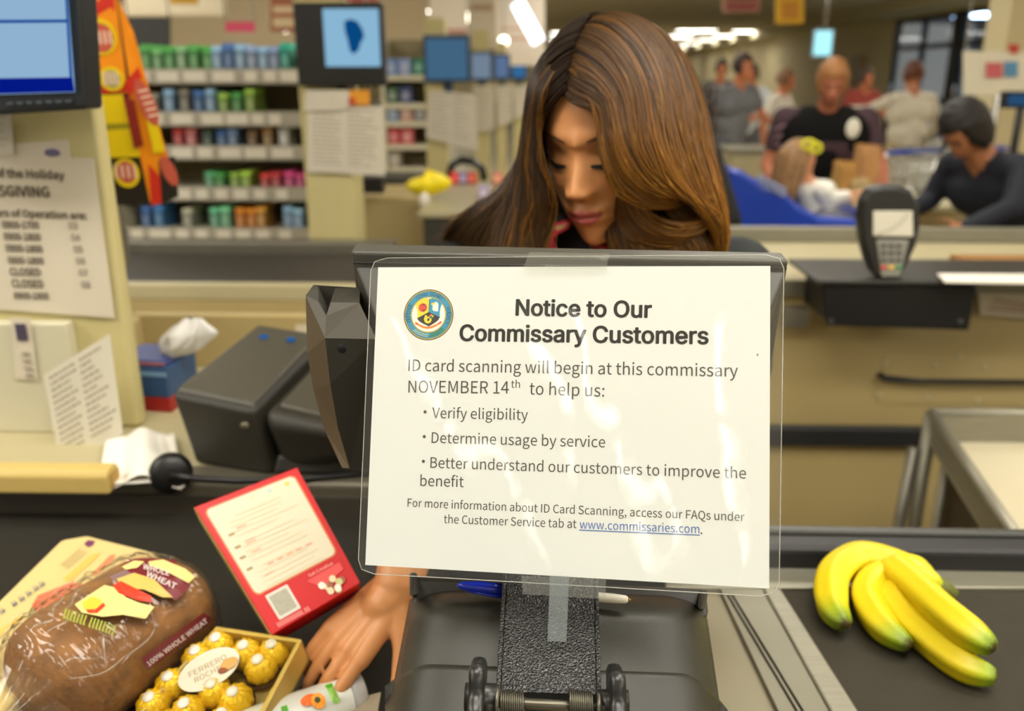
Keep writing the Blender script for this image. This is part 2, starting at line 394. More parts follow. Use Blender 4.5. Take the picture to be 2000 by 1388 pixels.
sign('hanging_sign', 'red and tan hanging sign left of the black-framed display', yq(528, -30, 582, 62, 5.2), (0, .02, 0), (160, 92, 62), ([(.1, .1, .9, .3), (.1, .4, .9, .55)], 0, (214, 190, 150)))
sign('hanging_sign', 'red strip sign running above the black-framed display', yq(590, -40, 735, 2, 4.2), (0, .02, 0), (170, 50, 46))
sign('hanging_sign', 'large white and red hanging sign above the blue-screen display', yq(838, -40, 912, 66, 7.2), (0, .03, 0), (226, 214, 196), ([(.02, .02, .98, .09)], 0, (190, 120, 110)))
sign('hanging_sign', 'cream hanging panel between the rows of displays', yq(914, -30, 968, 96, 8.6), (0, .03, 0), (216, 204, 184), ([(.1, .60, .9, .70)], 0, (176, 148, 120)))
sign('hanging_sign', 'tall cream wall panel left of the cashier hair', yq(968, -40, 1064, 128, 12.5), (0, .05, 0), (226, 212, 190), ([(.1, .3, .8, .34), (.1, .42, .8, .45)], 0, (206, 160, 130)))
GLOW = emis('lamp_warm', (255, 244, 220), 9)
def globe(px, py, Y, r, label):
    c = AY(px, py, Y); t = thing('hanging_lamp', label, 'lamp', c)
    mb = MB(); mb.ell(c, [(r, 0, 0), (0, r, 0), (0, 0, r)]); mb.build('globe', GLOW, t)
    mb = MB(); mb.cyl(c+V((0, 0, r*.9)), (c.x, c.y, 3.0), .008, n=8); mb.cyl(c+V((0, 0, r*.8)), c+V((0, 0, r*1.3)), r*.4); mb.build('cord', CHROME, t)
globe(557, 50, 8.0, .055, 'warm round lamp left of the black-framed display')
globe(455, 5, 9.0, .06, 'warm round lamp at the top edge above the candy rack')
globe(908, 34, 9.5, .055, 'warm round lamp upper right of the blue-screen display')
globe(984, 80, 12.0, .06, 'warm round lamp above the small far displays')
# slanting glowing bar standing in for a light reflection on a hanging sign
a_, b_ = AY(1010, 5, 12.0), AY(1052, 82, 12.0)
t = thing('hanging_lamp', 'slanting glowing bar standing for a reflection on a hanging sign left of the cashier', 'lamp', (a_+b_)/2)
mb = MB(); mb.tube([a_, b_], .09, 10); mb.build('tube', emis('reflection_glow', (235, 240, 250), 4), t)
mb = MB(); mb.cyl(a_, (a_.x, a_.y, 3.0), .01, n=6); mb.build('cord', CHROME, t)
# the second, far rack between the two displays
R2Y = 7.5
x0, x1 = AY(752, 200, R2Y).x, AY(832, 200, R2Y).x
rk = thing('shelving_unit', 'far candy rack seen between the black-framed and the blue-screen display', 'shelf', ((x0+x1)/2, R2Y, 0))
mb = MB(); mb.box((x0, R2Y+.3, 0), (x1, R2Y+.34, 1.8)); mb.build('back_panel', M('shelf_back', (140, 128, 96)), rk)
for x in (x0-.03, x1):
    mb = MB(); mb.box((x, R2Y, 0), (x+.03, R2Y+.34, 1.8)); mb.build('upright', SHM, rk)
z2 = []
for py in (150, 205, 240, 285, 330):
    z = shz(py, R2Y, 790); z2.append(z); mb = MB(); mb.box((x0, R2Y-.01, z-.03), (x1, R2Y+.3, z+.012)); mb.build('shelf', SHM, rk)
for k, cs in enumerate([((120, 150, 205), (140, 160, 210), (40, 130, 100)), ((60, 90, 60), (60, 70, 110)), ((110, 140, 170), (190, 140, 120), (120, 120, 120)), ((190, 60, 60), (200, 90, 90)), ((160, 150, 130),)]):
    for i, c in enumerate(cs):
        x = x0+(i+.5)*(x1-x0)/3; z = z2[k]+.012
        t = thing('package', '%s package on the far rack, %s from the left, %s' % (cname(c), ordn[i], 'top shelf,second shelf,third shelf,fourth shelf,bottom shelf'.split(',')[k]), 'package', (x, R2Y+.1, z), 'packages on the far rack')
        mb = MB(); mb.box((x-.05, R2Y+.02, z), (x+.05, R2Y+.2, z+.13)); mb.build('carton', pal(c), t, bevel=.004)
        mb = MB(); mb.box((x-.03, R2Y+.015, z+.03), (x+.03, R2Y+.02, z+.09)); mb.build('front_label', pal([min(255, v*.5+110) for v in c]), t)
# ================================================================ checkout displays of the farther lanes
def column(name, label, x0, x1, y0, y1, z0, z1, mat=CREAM):
    o = MB().box((x0, y0, z0), (x1, y1, z1)).build(name, mat, bevel=.006); return tag(o, label, 'post')
def sheet(name, label, p00, p10, p11, p01, mat=PAPER2, rows_=0, cat='notice', n=None, seed=1, bold=False, cols=1):
    """paper with ruled rows of print; corners BL BR TR TL"""
    q = [V(p) for p in (p00, p10, p11, p01)]; n = (q[1]-q[0]).cross(q[3]-q[0]).normalized()
    t = thing(name, label, cat, sum(q, V((0, 0, 0)))/4)
    mb = MB(); mb.slab(q, -n*.0008); mb.build('paper', mat, t)
    if rows_:
        r = random.Random(seed)
        def L(u, v, e=.0006): return (q[0]*(1-u)*(1-v)+q[1]*u*(1-v)+q[2]*u*v+q[3]*(1-u)*v)+n*e
        mb = MB()
        for k in range(rows_):
            v = .93-.86*k/rows_
            for c in range(cols):
                u = .08+c*.9/cols; ue = .08+(c+.85)*.9/cols*r.uniform(.7, 1)
                while u < ue:
                    ww = r.uniform(.02, .07); mb.add([L(u, v-.012), L(u+ww, v-.012), L(u+ww, v+.012), L(u, v+.012)], [(0, 1, 2, 3)]); u += ww+.015
        mb.build('print', INKF, t)
    return t
# lane 2 post, its papers and the black-framed display
P2 = 3.1
column('lane_post', 'cream post of the next lane under the black-framed display', AY(596, 400, P2).x, AY(690, 400, P2).x, P2+.02, P2+.2, 0, 1.75)
sheet('posted_list', 'white two-column price list taped below the black-framed display', AY(600, 335, P2), AY(752, 343, P2), AY(748, 208, P2), AY(600, 200, P2), rows_=14, cols=2, seed=3)
sheet('posted_note', 'narrow cream slip taped above the two-column price list', AY(594, 216, P2-.01), AY(680, 214, P2-.01), AY(682, 176, P2-.01), AY(598, 176, P2-.01), rows_=3, seed=4)
t = sign('sticker', 'orange and red sticker at the top of the two-column price list', yq(682, 176, 722, 205, P2-.012), (0, .002, 0), (222, 150, 30), ([(.0, .0, .3, .5)], 0, (190, 60, 30)), cat='sticker')
def display(name_lab, px0, py0, px1, py1, Y, scr, screenbox, body=BLACKP, depth=.05, parts=()):
    a = AY(px0, py1, Y); b = AY(px1, py0, Y); c = (a+b)/2
    t = thing('lane_display', name_lab, 'monitor', c)
    MB().box((a.x, Y, a.z), (b.x, Y+depth, b.z)).build('casing', body, t, bevel=.006)
    sx0, sy0, sx1, sy1 = screenbox; p = AY(sx0, sy1, Y); q = AY(sx1, sy0, Y)
    s = MB().box((p.x, Y-.004, p.z), (q.x, Y-.001, q.z)).build('screen', scr, t)
    MB().box((c.x-.03, Y+depth, a.z-.1), (c.x+.03, Y+depth+.03, c.z)).build('bracket', body, t)
    return t, s
SCR = emis('screen_pale_blue', (150, 200, 232), .9); SCRB = emis('screen_dark_blue', (14, 96, 170), .6); SCRM = emis('screen_mid_blue', (92, 140, 178), .55)
t, s = display('large black-framed lane display showing a dark blue shape on pale blue', 582, 4, 746, 168, P2-.03, SCR, (637, 17, 739, 130))
t['label'] = 'large black-framed lane display showing a dark blue shape on pale blue'
mb = MB(); pts = [AY(x, y, P2-.037) for x, y in ((672, 42), (684, 37), (698, 42), (708, 58), (711, 72), (704, 84), (700, 98), (690, 106), (683, 98), (679, 78), (674, 62))]
mb.prism(pts[::-1], (0, .002, 0)); mb.build('picture', SCRB, s)
# lane 3
P3 = 5.7
column('lane_post', 'pale post of the third lane under the blue-screen display', AY(832, 300, P3).x, AY(872, 300, P3).x, P3+.05, P3+.25, 0, 1.85)
display('lane display with a mid-blue screen of fine text right of the black-framed one', 828, 68, 917, 161, P3, SCRM, (834, 76, 911, 154), body=M('navy_frame', (44, 66, 92), .4))
sheet('posted_list', 'white sheets taped below the blue-screen display', AY(832, 268, P3), AY(934, 296, P3), AY(926, 184, P3), AY(838, 176, P3), rows_=10, cols=2, seed=8)
P4, P5, P6 = 8.3, 10.8, 13.2
for (Y, x0_, x1_, y0_, y1_, lab, pc) in ((P4, 918, 962, 100, 158, 'first of the small far lane displays, just right of the blue-screen one', (150, 172, 196)), (P5, 964, 996, 105, 156, 'second of the small far lane displays', (120, 150, 195)), (P6, 997, 1030, 112, 156, 'last small far lane display beside the cashier hair, bright blue', (70, 140, 200))):
    display(lab, x0_, y0_, x1_, y1_, Y, emis('scr_%d' % x0_, pc, .6), (x0_+4, y0_+5, x1_-4, y1_-5), body=M('navy_frame', (44, 66, 92)))
    column('lane_post', 'pale distant lane post under the %s' % {P4: 'first small far display', P5: 'second small far display', P6: 'last small far display'}[Y], AY(x0_+6, 200, Y).x, AY(x1_-8, 200, Y).x, Y+.06, Y+.2, 0, 1.9)
    sheet('posted_list', 'white paper taped under the %s' % {P4: 'first small far display', P5: 'second small far display', P6: 'last small far display'}[Y], AY(x0_+8, 262-(Y-8)*6, Y), AY(x1_+4, 255-(Y-8)*6, Y), AY(x1_+4, 165, Y), AY(x0_+6, 168, Y), rows_=6, seed=int(Y*10))
# ================================================================ next lanes
L2F, L2T = 2.42, .955      # front plane and top height of the neighbouring lane
def lane(Y, z, x0, x1, depth, label, belt=None):
    t = thing('checkout_lane', label, 'checkout counter', ((x0+x1)/2, Y, 0))
    MB().box((x0, Y, 0), (x1, Y+depth, z-.03)).build('cabinet', BEIGE, t)
    MB().box((x0-.02, Y-.015, z-.03), (x1+.02, Y+depth+.015, z)).build('counter_top', CREAM2, t, bevel=.006)
    return t
t2 = lane(L2F, L2T, AY(1470, 500, L2F).x, 3.2, .62, 'beige neighbouring checkout counter beyond the aisle at the right')
zb = AY(1600, 848, L2F).z
MB().box((AY(1470, 848, L2F).x, L2F-.03, zb-.03), (3.2, L2F, zb+.035)).build('bumper', RUBBER, t2, bevel=.012, seg=3)
MB().box((AY(1470, 500, L2F).x, L2F+.60, L2T), (3.2, L2F+.64, L2T+.05)).build('rear_ledge', STEEL, t2, bevel=.004)
MB().box((AY(1470, 500, L2F).x, L2F-.02, L2T-.04), (3.2, L2F-.012, L2T+.004)).build('edge_trim', STEEL, t2)
a = AY(1520, 630, L2F); b = AY(1572, 600, L2F)
MB().box((a.x, L2F-.06, a.z), (b.x, L2F-.016, b.z+.01)).build('steel_bracket', STEEL, t2, bevel=.006)
# riveted plate and black pull bar on its side
pl = MB(); a = AY(1712, 788, L2F); b = AY(2120, 700, L2F); pl.box((a.x, L2F-.004, a.z), (b.x, L2F, b.z)); pl = pl.build('cover_plate', BEIGE, t2, bevel=.002)
mb = MB()
for px, py in ((1728, 708), (1824, 712), (1872, 697), (1920, 716), (1716, 771), (1812, 775), (1908, 780)):
    c = AY(px, py, L2F); MB().lathe([(.008, 0), (.008, .002), (.004, .004)], (c.x, L2F-.004, c.z), (0, -1, 0), 10).build('rivet', CREAM2, pl)
a = AY(1726, 738, L2F-.03); MB().tube([a+V((0, .03, 0)), a, a+V((.10, 0, -.008)), a+V((.7, 0, -.008))], [.010, .012, .009, .009], 10, flat=.8).build('pull_bar', RUBBER, t2)
# lane 2, left half, with the dark belt
t2b = thing('checkout_lane', 'neighbouring checkout counter with a dark belt behind the left booth', 'checkout counter', (-1.5, 2.5, 0))
MB().box((-3.2, 2.36, 0), (AY(700, 540, 2.36).x, 3.02, .90)).build('cabinet', BEIGE, t2b)
MB().box((-3.2, 2.36, .90), (AY(700, 540, 2.36).x, 2.40, .945)).build('front_lip', CREAM2, t2b, bevel=.005)
MB().box((-3.2, 2.40, .90), (AY(700, 540, 2.36).x, 2.96, .915)).build('conveyor_belt', M('belt_far', (44, 38, 31), .6), t2b)
MB().box((-3.2, 2.96, .90), (AY(700, 540, 2.36).x, 3.04, .955)).build('rear_lip', STEELD, t2b, bevel=.005)
# middle part between the posts: low cabinet, till and oddments
t3 = thing('checkout_lane', 'third checkout lane seen between the posted list and the cashier', 'checkout counter', (-.5, 4.3, 0))
a = AY(696, 372, 4.0); b = AY(830, 480, 4.0)
MB().box((a.x, 4.0, 0), (AY(862, 372, 4.0).x, 4.5, AY(700, 385, 4.0).z)).build('cabinet', BEIGE, t3, bevel=.01)
MB().box((AY(600, 372, 4.0).x, 4.55, .78), (AY(830, 350, 4.5).x, 4.9, AY(700, 350, 4.5).z)).build('dark_top', DGREY, t3, bevel=.01)
MB().box((AY(686, 372, 3.95).x, 3.90, AY(700, 375, 3.95).z), (AY(752, 372, 3.95).x, 3.97, AY(700, 345, 3.95).z)).build('drawer_front', BLACKP, t3, bevel=.004)
c1 = AY(828, 480, 3.4); c2 = AY(1100, 395, 3.4)
t4 = thing('equipment_shelf', 'grey counter with a dark till base left of the cashier', 'counter', (c1.x, 3.4, 0))
MB().box((c1.x, 3.4, 0), (c2.x, 3.9, AY(900, 425, 3.4).z)).build('till_base', DGREY, t4, bevel=.01)
MB().box((c1.x-.02, 3.38, AY(900, 425, 3.4).z), (c2.x, 4.45, AY(900, 415, 3.4).z)).build('grey_top', M('grey_laminate', (158, 150, 122), .4), t4, bevel=.004)
# yellow bag
c = AY(832, 362, 3.75); yb = MB()
def ybf(u, v):
    a = u*2*math.pi; k = math.sin(math.pi*v)**.6; r = 1+.18*math.sin(3*a+1)+.1*math.sin(7*a)
    return V((c.x+.088*math.cos(a)*k*r, c.y+.05*math.sin(a)*k*r, c.z-.045+.085*v+.03*max(0, math.sin(a*1.0+2.1))*v))
yb.grid(ybf, 28, 14); ob = yb.build('yellow_bag', M('yellow_bag', (245, 222, 10), .45)); tag(ob, 'bright yellow plastic bag of goods on the third lane', 'bag')
mb = MB(); cc = AY(829, 392, 3.7); mb.ell(cc, [(.022, 0, .01), (0, .02, 0), (-.006, 0, .034)]); tag(mb.build('crumpled_paper', PAPER), 'small white crumpled paper hanging below the yellow bag', 'paper')
# black chair back
ch = thing('office_chair', 'black curved chair back beyond the yellow bag', 'chair', AY(910, 345, 4.8))
pts = [AY(x, y, 4.8) for x, y in ((876, 352), (882, 322), (902, 312), (925, 316), (942, 330), (946, 352))]
MB().tube(pts, .035, 10, flat=.6).build('backrest', BLACKP, ch)
q = AY(910, 352, 4.8); MB().cyl((q.x, q.y, .1), (q.x, q.y, q.z), .03).build('pole', BLACKP, ch); MB().lathe([(.25, 0), (.25, .03), (.05, .1)], (q.x, q.y, 0)).build('foot', BLACKP, ch)
MB().lathe([(.22, 0), (.24, .03), (.22, .07)], (q.x, q.y, .55)).build('seat', BLACKP, ch)
for i, (px, py, c, lab) in enumerate(((888, 350, (195, 40, 36), 'small red package right of the yellow bag'), (905, 352, (120, 110, 150), 'small violet package right of the yellow bag'), (922, 350, (176, 60, 40), 'small rust-red package beside the chair back'), (972, 340, (200, 120, 96), 'small salmon pink package by the cashier hair'), (945, 372, (170, 160, 190), 'lilac flat package on the grey counter'))):
    q = AY(px, py, 4.3-.12*i); q = AY(px, py, 4.36 if i < 4 else 3.8); q.z = AY(900, 415, 3.4).z+.028; t = thing('package', lab, 'package', q)
    MB().cbox(q, (.05, .05, .055)).build('carton', pal(c), t, bevel=.006); MB().cbox(q+V((0, -.026, 0)), (.03, .002, .03)).build('front_label', pal([min(255, v+60) for v in c]), t)
# light panels added to brighten the vestibule behind the doors
for k_, y in enumerate((15.8, 19.0, 22.2)):
    t = thing('ceiling_light', '%s added cool light panel brightening the vestibule beyond the doors' % ('nearest', 'middle', 'farthest')[k_], 'ceiling light', (10.2, y, 2.9))
    MB().box((9.5, y-.5, 2.86), (10.9, y+.5, 2.9)).build('diffuser', emis('cool_fill_%d' % k_, (200, 222, 255), 22), t); MB().box((9.45, y-.55, 2.9), (10.95, y+.55, 3.0)).build('frame', TFR, t)
mb = MB(); mb.box((8.2, 10, 3.0), (13, 28, 3.1)); struct(mb.build('ceiling_vestibule', M('vestibule_ceiling', (150, 160, 170), .8)))
# ================================================================ bodies: one continuous remeshed surface
class Body:
    def __init__(s): s.mb = MB(); s.segs = []
    def cap(s, a, b, r0, r1=None, m=0, flat=1.0, n=14, hint=(0, 0, 1)):
        a, b = V(a), V(b); r1 = r0 if r1 is None else r1; d = (b-a).normalized(); pts = []; rs = []
        for k in range(5):
            t = math.pi/2*k/4; pts.append(a-d*r0*math.cos(t)*.98); rs.append(max(.0006, r0*math.sin(t)))
        for k in range(5):
            t = math.pi/2*k/4; pts.append(b+d*r1*math.sin(t)*.98); rs.append(max(.0006, r1*math.cos(t)))
        s.mb.tube(pts, rs, n, 0, True, flat, hint); s.segs.append((a, b, r0*max(flat, .5), r1*max(flat, .5), m)); return s
    def chain(s, pts, rs, m=0, flat=1.0, hint=(0, 0, 1)):
        for i in range(len(pts)-1): s.cap(pts[i], pts[i+1], rs[i], rs[i+1], m, flat, hint=hint)
        return s
    def ell(s, c, ax, m=0, w=None):
        s.mb.ell(c, ax, 24, 16); r = sorted(V(a).length for a in ax)
        s.segs.append((V(c), V(c), w or r[1], w or r[1], m)); return s
    def evaluate(s, name, voxel, smooth=4, adapt=0):
        o = s.mb.build(name, [MATS['laminate_beige']])
        md = o.modifiers.new('r', 'REMESH'); md.mode = 'VOXEL'; md.voxel_size = voxel; md.use_smooth_shade = True
        if smooth: q = o.modifiers.new('s', 'SMOOTH'); q.iterations = smooth; q.factor = .5
        dg = bpy.context.evaluated_depsgraph_get(); me = bpy.data.meshes.new_from_object(o.evaluated_get(dg)); bpy.data.objects.remove(o)
        return me
    def build(s, name, mats, parent, voxel=.012, smooth=4):
        me = s.evaluate(name, voxel, smooth); me.materials.clear()
        for m in mats: me.materials.append(m)
        n = len(me.polygons); c = np.empty(n*3); me.polygons.foreach_get('center', c); c = c.reshape(-1, 3)
        best = np.full(n, 1e9); idx = np.zeros(n, int)
        for a, b, r0, r1, m in s.segs:
            a_, b_ = np.array(a), np.array(b); d = b_-a_; L = d@d
            t = np.clip(((c-a_)@d)/L, 0, 1) if L > 1e-12 else np.zeros(n)
            dist = np.linalg.norm(c-(a_+t[:, None]*d), axis=1)-(r0+(r1-r0)*t)
            k = dist < best; best[k] = dist[k]; idx[k] = m
        me.polygons.foreach_set('material_index', idx); me.polygons.foreach_set('use_smooth', np.ones(n, bool)); me.update()
        o = bpy.data.objects.new(name, me); COL.objects.link(o)
        if parent is not None: attach(o, parent)
        return o
def headpt(u, v, sc_=1.0, detail=1.0):
    """point of a head surface in head space: x to the subject's left, -y is the face, z up; eyes at z=0, chin at -.115"""
    th = 2*math.pi*u; ph = math.pi*v
    sx, sy, sz = math.sin(ph)*math.cos(th), math.sin(ph)*math.sin(th), math.cos(ph)
    z = sz*.1175
    low = max(0, -sz)
    wx = .0765*(1-.34*low**1.5); wy = .098*(1-.14*low)
    fw = max(0, -math.sin(th)); sp_ = max(1e-6, math.sin(ph)); k_ = sp_**(-.42*low*fw)
    x = sx*wx*(1+(k_-1)*.5); y = sy*wy*k_+.018*(1-low)-.021*low*min(1, fw*1.3)*min(1, sp_*2.6)
    if sy > 0: y *= 1-.42*low          # nape
    g = lambda a, m, s: math.exp(-((a-m)/s)**2)
    if sy < 0:
        fr = min(1, fw*1.6)*min(1, sp_*2.6)
        y += .012*fr*g(z, -.01, .07)*(abs(x)/.07)**2   # face flattens at the sides
        ax = abs(x); d = 0
        d += .0045*g(z, .022, .010)*g(ax, .026, .022)          # brow
        d -= .0125*g(z, .002, .013)*g(ax, .031, .016)           # socket
        d += .0085*g(z, -.002, .0085)*g(ax, .031, .0125)         # lidded eye
        d += .0045*g(z, -.030, .016)*g(ax, .042, .018)         # cheekbone
        rz = min(1, max(0, (.014-z)/.046)); nz = rz*g(z, -.024, .030) if z < -.024 else rz
        if z < -.037: nz *= max(0, 1-((-.037-z)/.009))
        d += (.006+.019*rz)*g(ax, 0, .0075+.0045*rz)*(nz if z < .014 else max(0, 1-(z-.014)/.02)*.9)
        d += .0095*g(ax, .0125, .0062)*g(z, -.0365, .0062)      # nostril wing
        d -= .0018*g(ax, 0, .003)*g(z, -.050, .006)
        lipw = g(ax, 0, .0225)
        d += .0072*lipw*g(z, -.0592, .0042)+.0082*lipw*g(z, -.0705, .0050)-.0042*lipw*g(z, -.0645, .0019)
        d += .006*g(ax, 0, .03)*g(z, -.064, .018)
        d -= .0035*g(ax, 0, .02)*g(z, -.082, .006)
        d += .0075*g(ax, 0, .019)*g(z, -.102, .013)            # chin
        y -= d*fr*detail
    return V((x, y, z))*sc_
def add_head(B, X, m=0, sc_=1.0, nu=72, nv=72, ears=True):
    B.mb.grid(lambda u, v: X @ headpt(u, v, sc_), nu, nv, smooth=True)
    B.segs.append((X @ V((0, 0, .02)), X @ V((0, -.01, -.05)), .085*sc_, .06*sc_, m))
    if ears:
        for s in (-1, 1):
            B.mb.ell(X @ (V((s*.078, .012, -.012))*sc_), [X.to_3x3() @ V((.006, .003, 0))*sc_, X.to_3x3() @ V((0, .017, .004))*sc_, X.to_3x3() @ V((0, -.006, .03))*sc_])
            B.segs.append((X @ (V((s*.078, .012, -.012))*sc_), X @ (V((s*.079, .012, -.012))*sc_), .02, .02, m))
def head_mtx(c, fwd, roll=0.0):
    f = V(fwd).normalized(); up = V((0, 0, 1)); up = (up-f*up.dot(f)).normalized(); y = -f; x = y.cross(up).normalized()
    R = Matrix((x, y, up)).transposed().to_4x4()
    return Matrix.Translation(c) @ R @ Matrix.Rotation(roll, 4, 'Y')
def hand(B, wrist, d, palm_n, m, L=.18, curl=.5, side=1, fr=.0085):
    """palm and five unequal, bent fingers; d = pointing direction, palm_n = direction the palm faces, side: +1 thumb at d x n"""
    w_, d, n = V(wrist), V(d).normalized(), V(palm_n); n = (n-d*n.dot(d)).normalized(); s = d.cross(n).normalized()*side; k = L/.18
    for i, off in enumerate((.030, .010, -.010, -.028)):
        B.cap(w_+s*off*.55*k+d*.012*k, w_+s*off*k+d*.085*k, .0135*k, .0105*k, m)
    for i, (off, ln) in enumerate(((.030, .070), (.010, .080), (-.010, .074), (-.029, .058))):
        p = w_+s*off*k+d*.088*k; dirn = (d+s*off*2.2).normalized(); a = curl*(.35+.06*i)
        for j, fl in enumerate((.45, .31, .24)):
            q_ = dirn*math.cos(a)+n*math.sin(a); e = p+q_*ln*fl*k; B.cap(p, e, fr*k*(1-.08*j), fr*k*(.93-.1*j), m, n=10); p = e; a += curl*.65
    p = w_+s*.022*k+d*.02*k; dd = (d*.62+s*.72+n*.30).normalized()
    for j, ln in enumerate((.042, .034, .026)):
        e = p+dd*ln*k; B.cap(p, e, (.0125-.0015*j)*k, (.011-.0018*j)*k, m, n=10); p = e; dd = (dd+d*.28+n*.1*curl-s*.12).normalized()
def person(label, foot, face, height=1.72, shirt=(60, 60, 60), pants=(90, 84, 70), hair=(60, 40, 25), bend=0.0, armL=None, armR=None, sleeves=1.0, headdir=None, hairlen=.0, scale_w=1.0, group=None, extra_mats=None, skin=None):
    """face: yaw angle of facing (radians, 0 = towards -Y); bend: forward lean of the trunk; armX: (elbow, wrist) in body space"""
    k = height/1.72; R = Matrix.Rotation(face, 4, 'Z'); F = V(foot)
    def W(x, y, z): return F+(R @ V((x*k, y*k, z*k)))
    t = thing('person', label, 'person', F, group)
    B = Body(); S, Pn, Sk, Sh = 0, 1, 2, 3
    cb, sb = math.cos(bend), math.sin(bend)
    def T(x, y, z):                       # trunk space leaning forward about the hips (z from .95)
        h = z-.95; return W(x, y-sb*h*1.0-(0 if h < 0 else 0), .95+h*cb)
    sw = scale_w
    B.cap(W(-.07*sw, 0, .93), W(.07*sw, 0, .93), .115*sw, .115*sw, Pn)
    B.cap(T(0, 0, .98), T(0, 0, 1.15), .13*sw, .135*sw, S); B.cap(T(-.075*sw, 0, 1.28), T(.075*sw, 0, 1.28), .125*sw, .125*sw, S)
    B.cap(T(-.05*sw, .01, 1.10), T(.05*sw, .01, 1.10), .12*sw, .12*sw, S)
    B.cap(T(-.15*sw, .01, 1.40), T(.15*sw, .01, 1.40), .062, .062, S); B.cap(T(0, .01, 1.40), T(0, 0, 1.50), .062, .052, Sk)
    for s, arm in ((-1, armR), (1, armL)):
        B.chain([W(s*.09*sw, 0, .90), W(s*.10*sw, -.01, .50), W(s*.10*sw, .02, .10)], [.088*sw, .058, .042], Pn)
        B.chain([W(s*.10*sw, .03, .05), W(s*.11*sw, -.14, .035)], [.042, .032], Sh)
        el, wr = arm or ((s*.25, .03, 1.14), (s*.26, -.04, .90))
        sh, el, wr = T(s*.175*sw, .01, 1.40), T(*el), T(*wr)
        if sleeves >= 1: B.chain([sh, el, wr], [.052*sw, .042, .034], S)
        else:
            md = sh.lerp(el, sleeves); B.chain([sh, md], [.056*sw, .055], S); B.chain([md, el, wr], [.04, .035, .026], Sk)
        dd = (wr-el).normalized(); hand(B, wr, dd, R.to_3x3() @ V((-s, -.2, 0)), Sk, L=.17*k, curl=.6, side=1 if s < 0 else -1, fr=.011)
    hd = V(headdir) if headdir else V((0, -1, -sb*.7)); hd = R.to_3x3() @ hd
    hc = T(0, -.03, 1.50)+(T(0, 0, 1.6)-T(0, 0, 1.5)).normalized()*.105*k; X = head_mtx(hc, hd)
    add_head(B, X, Sk, k, 40, 40)
    B.build('body', [pal(shirt, .8), pal(pants, .8), pal(skin, .55) if skin else SKIN, pal((40, 36, 32), .5)], t, .011, 3)
    for s in (-1, 1):
        MB().ell(X @ (V((s*.031, -.0745, -.002))*k), [X.to_3x3() @ V((.013, 0, 0))*k, X.to_3x3() @ V((0, .005, 0))*k, X.to_3x3() @ V((0, 0, .0045))*k], 12, 8).build('eye', pal((52, 36, 30), .4), t)
        MB().tube([X @ (V((s*x_, -.079, z_))*k) for x_, z_ in ((.014, .017), (.030, .021), (.046, .015))], .0025*k, 6).build('eyebrow', pal([v*.8 for v in hair], .8), t)
    MB().ell(X @ (V((0, -.0875, -.064))*k), [X.to_3x3() @ V((.021, 0, 0))*k, X.to_3x3() @ V((0, .006, 0))*k, X.to_3x3() @ V((0, 0, .005))*k], 12, 8).build('mouth', pal((150, 76, 66), .5), t)
    # hair: a shaped shell over the skull
    hb = MB()
    def hf(u, v):
        p = headpt(u, v*.62, k); d = V((p.x, p.y-.01, p.z)).normalized()
        cut = .012*k if not (p.y < -.045*k and p.z < .055*k) else -.01
        w_ = (.006*mnoise.noise(p*60)); drop = 0
        if p.y > -.03*k and v > .75 and hairlen: drop = hairlen*(v-.75)/.25
        return X @ (p+d*(cut+w_)+V((0, .01*drop, -drop)))
    hb.grid(hf, 36, 24); hb.build('hair', pal(hair, .6), t)
    return t, W, T, X
LSK = (196, 128, 96)
# man in the black waistcoat
py_f = lambda px, d_: AY(px, 694, d_).x
Y_ = 4.85
t, W, T, X = person('stocky red-haired man in a black vest over a striped purple shirt, looking down', (AY(1598, 300, Y_).x, Y_, 0), -.12, 1.60, shirt=(62, 40, 48), pants=(30, 28, 26), hair=(150, 100, 52), bend=.26, sleeves=.55, scale_w=1.24, headdir=(-.1, -1, -.45), armR=((-.30, -.06, 1.14), (-.25, -.30, 1.0)), armL=((.32, -.10, 1.14), (.30, -.38, .96)), skin=(172, 104, 74))
B = Body()
B.cap(T(-.11, 0, 1.30), T(.11, 0, 1.30), .152, .152); B.cap(T(0, 0, 1.0), T(0, 0, 1.2), .172, .172); B.cap(T(-.11, .01, 1.40), T(.11, .01, 1.40), .074, .074)
B.build('vest', [pal((10, 9, 8), .9, spec=.2)], t, .014, 3)
c = T(.12, -.16, 1.36); MB().ell(c, [(.036, 0, 0), (0, .01, 0), (0, 0, .05)]).build('badge', pal((214, 208, 192)), t)
for z in (1.36, 1.31, 1.26):
    mb = MB(); mb.tube([T(-.25+.03*math.cos(a), .0+.066*math.sin(a)-.02, z+.016*math.cos(a)) for a in [i*math.pi/8 for i in range(17)]], .006, 5); mb.build('shirt_stripe', pal((150, 116, 128), .8), t)
# man in white seen from behind
Y_ = 7.9
t, W, T, X = person('man with his back turned in a cream long-sleeved shirt and khaki trousers by the doors', (AY(1765, 300, Y_).x, Y_, 0), math.pi+.15, 1.62, shirt=(214, 206, 188), pants=(170, 152, 104), hair=(96, 52, 30), scale_w=1.06, headdir=(0, -1, -.3), armL=((.34, -.12, 1.30), (.52, -.38, 1.30)), armR=((-.30, -.02, 1.20), (-.30, -.16, .98)))
# person in navy leaning down at the right edge
Y_ = 3.5
t, W, T, X = person('dark-haired person in a navy jacket bending over the far counter at the right edge', (AY(1985, 300, Y_).x+.10, Y_+.05, 0), -1.15, 1.56, shirt=(13, 18, 32), pants=(14, 16, 22), hair=(18, 10, 7), bend=.70, headdir=(0, -.75, -1.0), hairlen=.05, armL=((.24, -.22, 1.22), (.20, -.48, 1.12)), armR=((-.24, -.16, 1.18), (-.20, -.42, 1.10)), skin=(160, 104, 68))
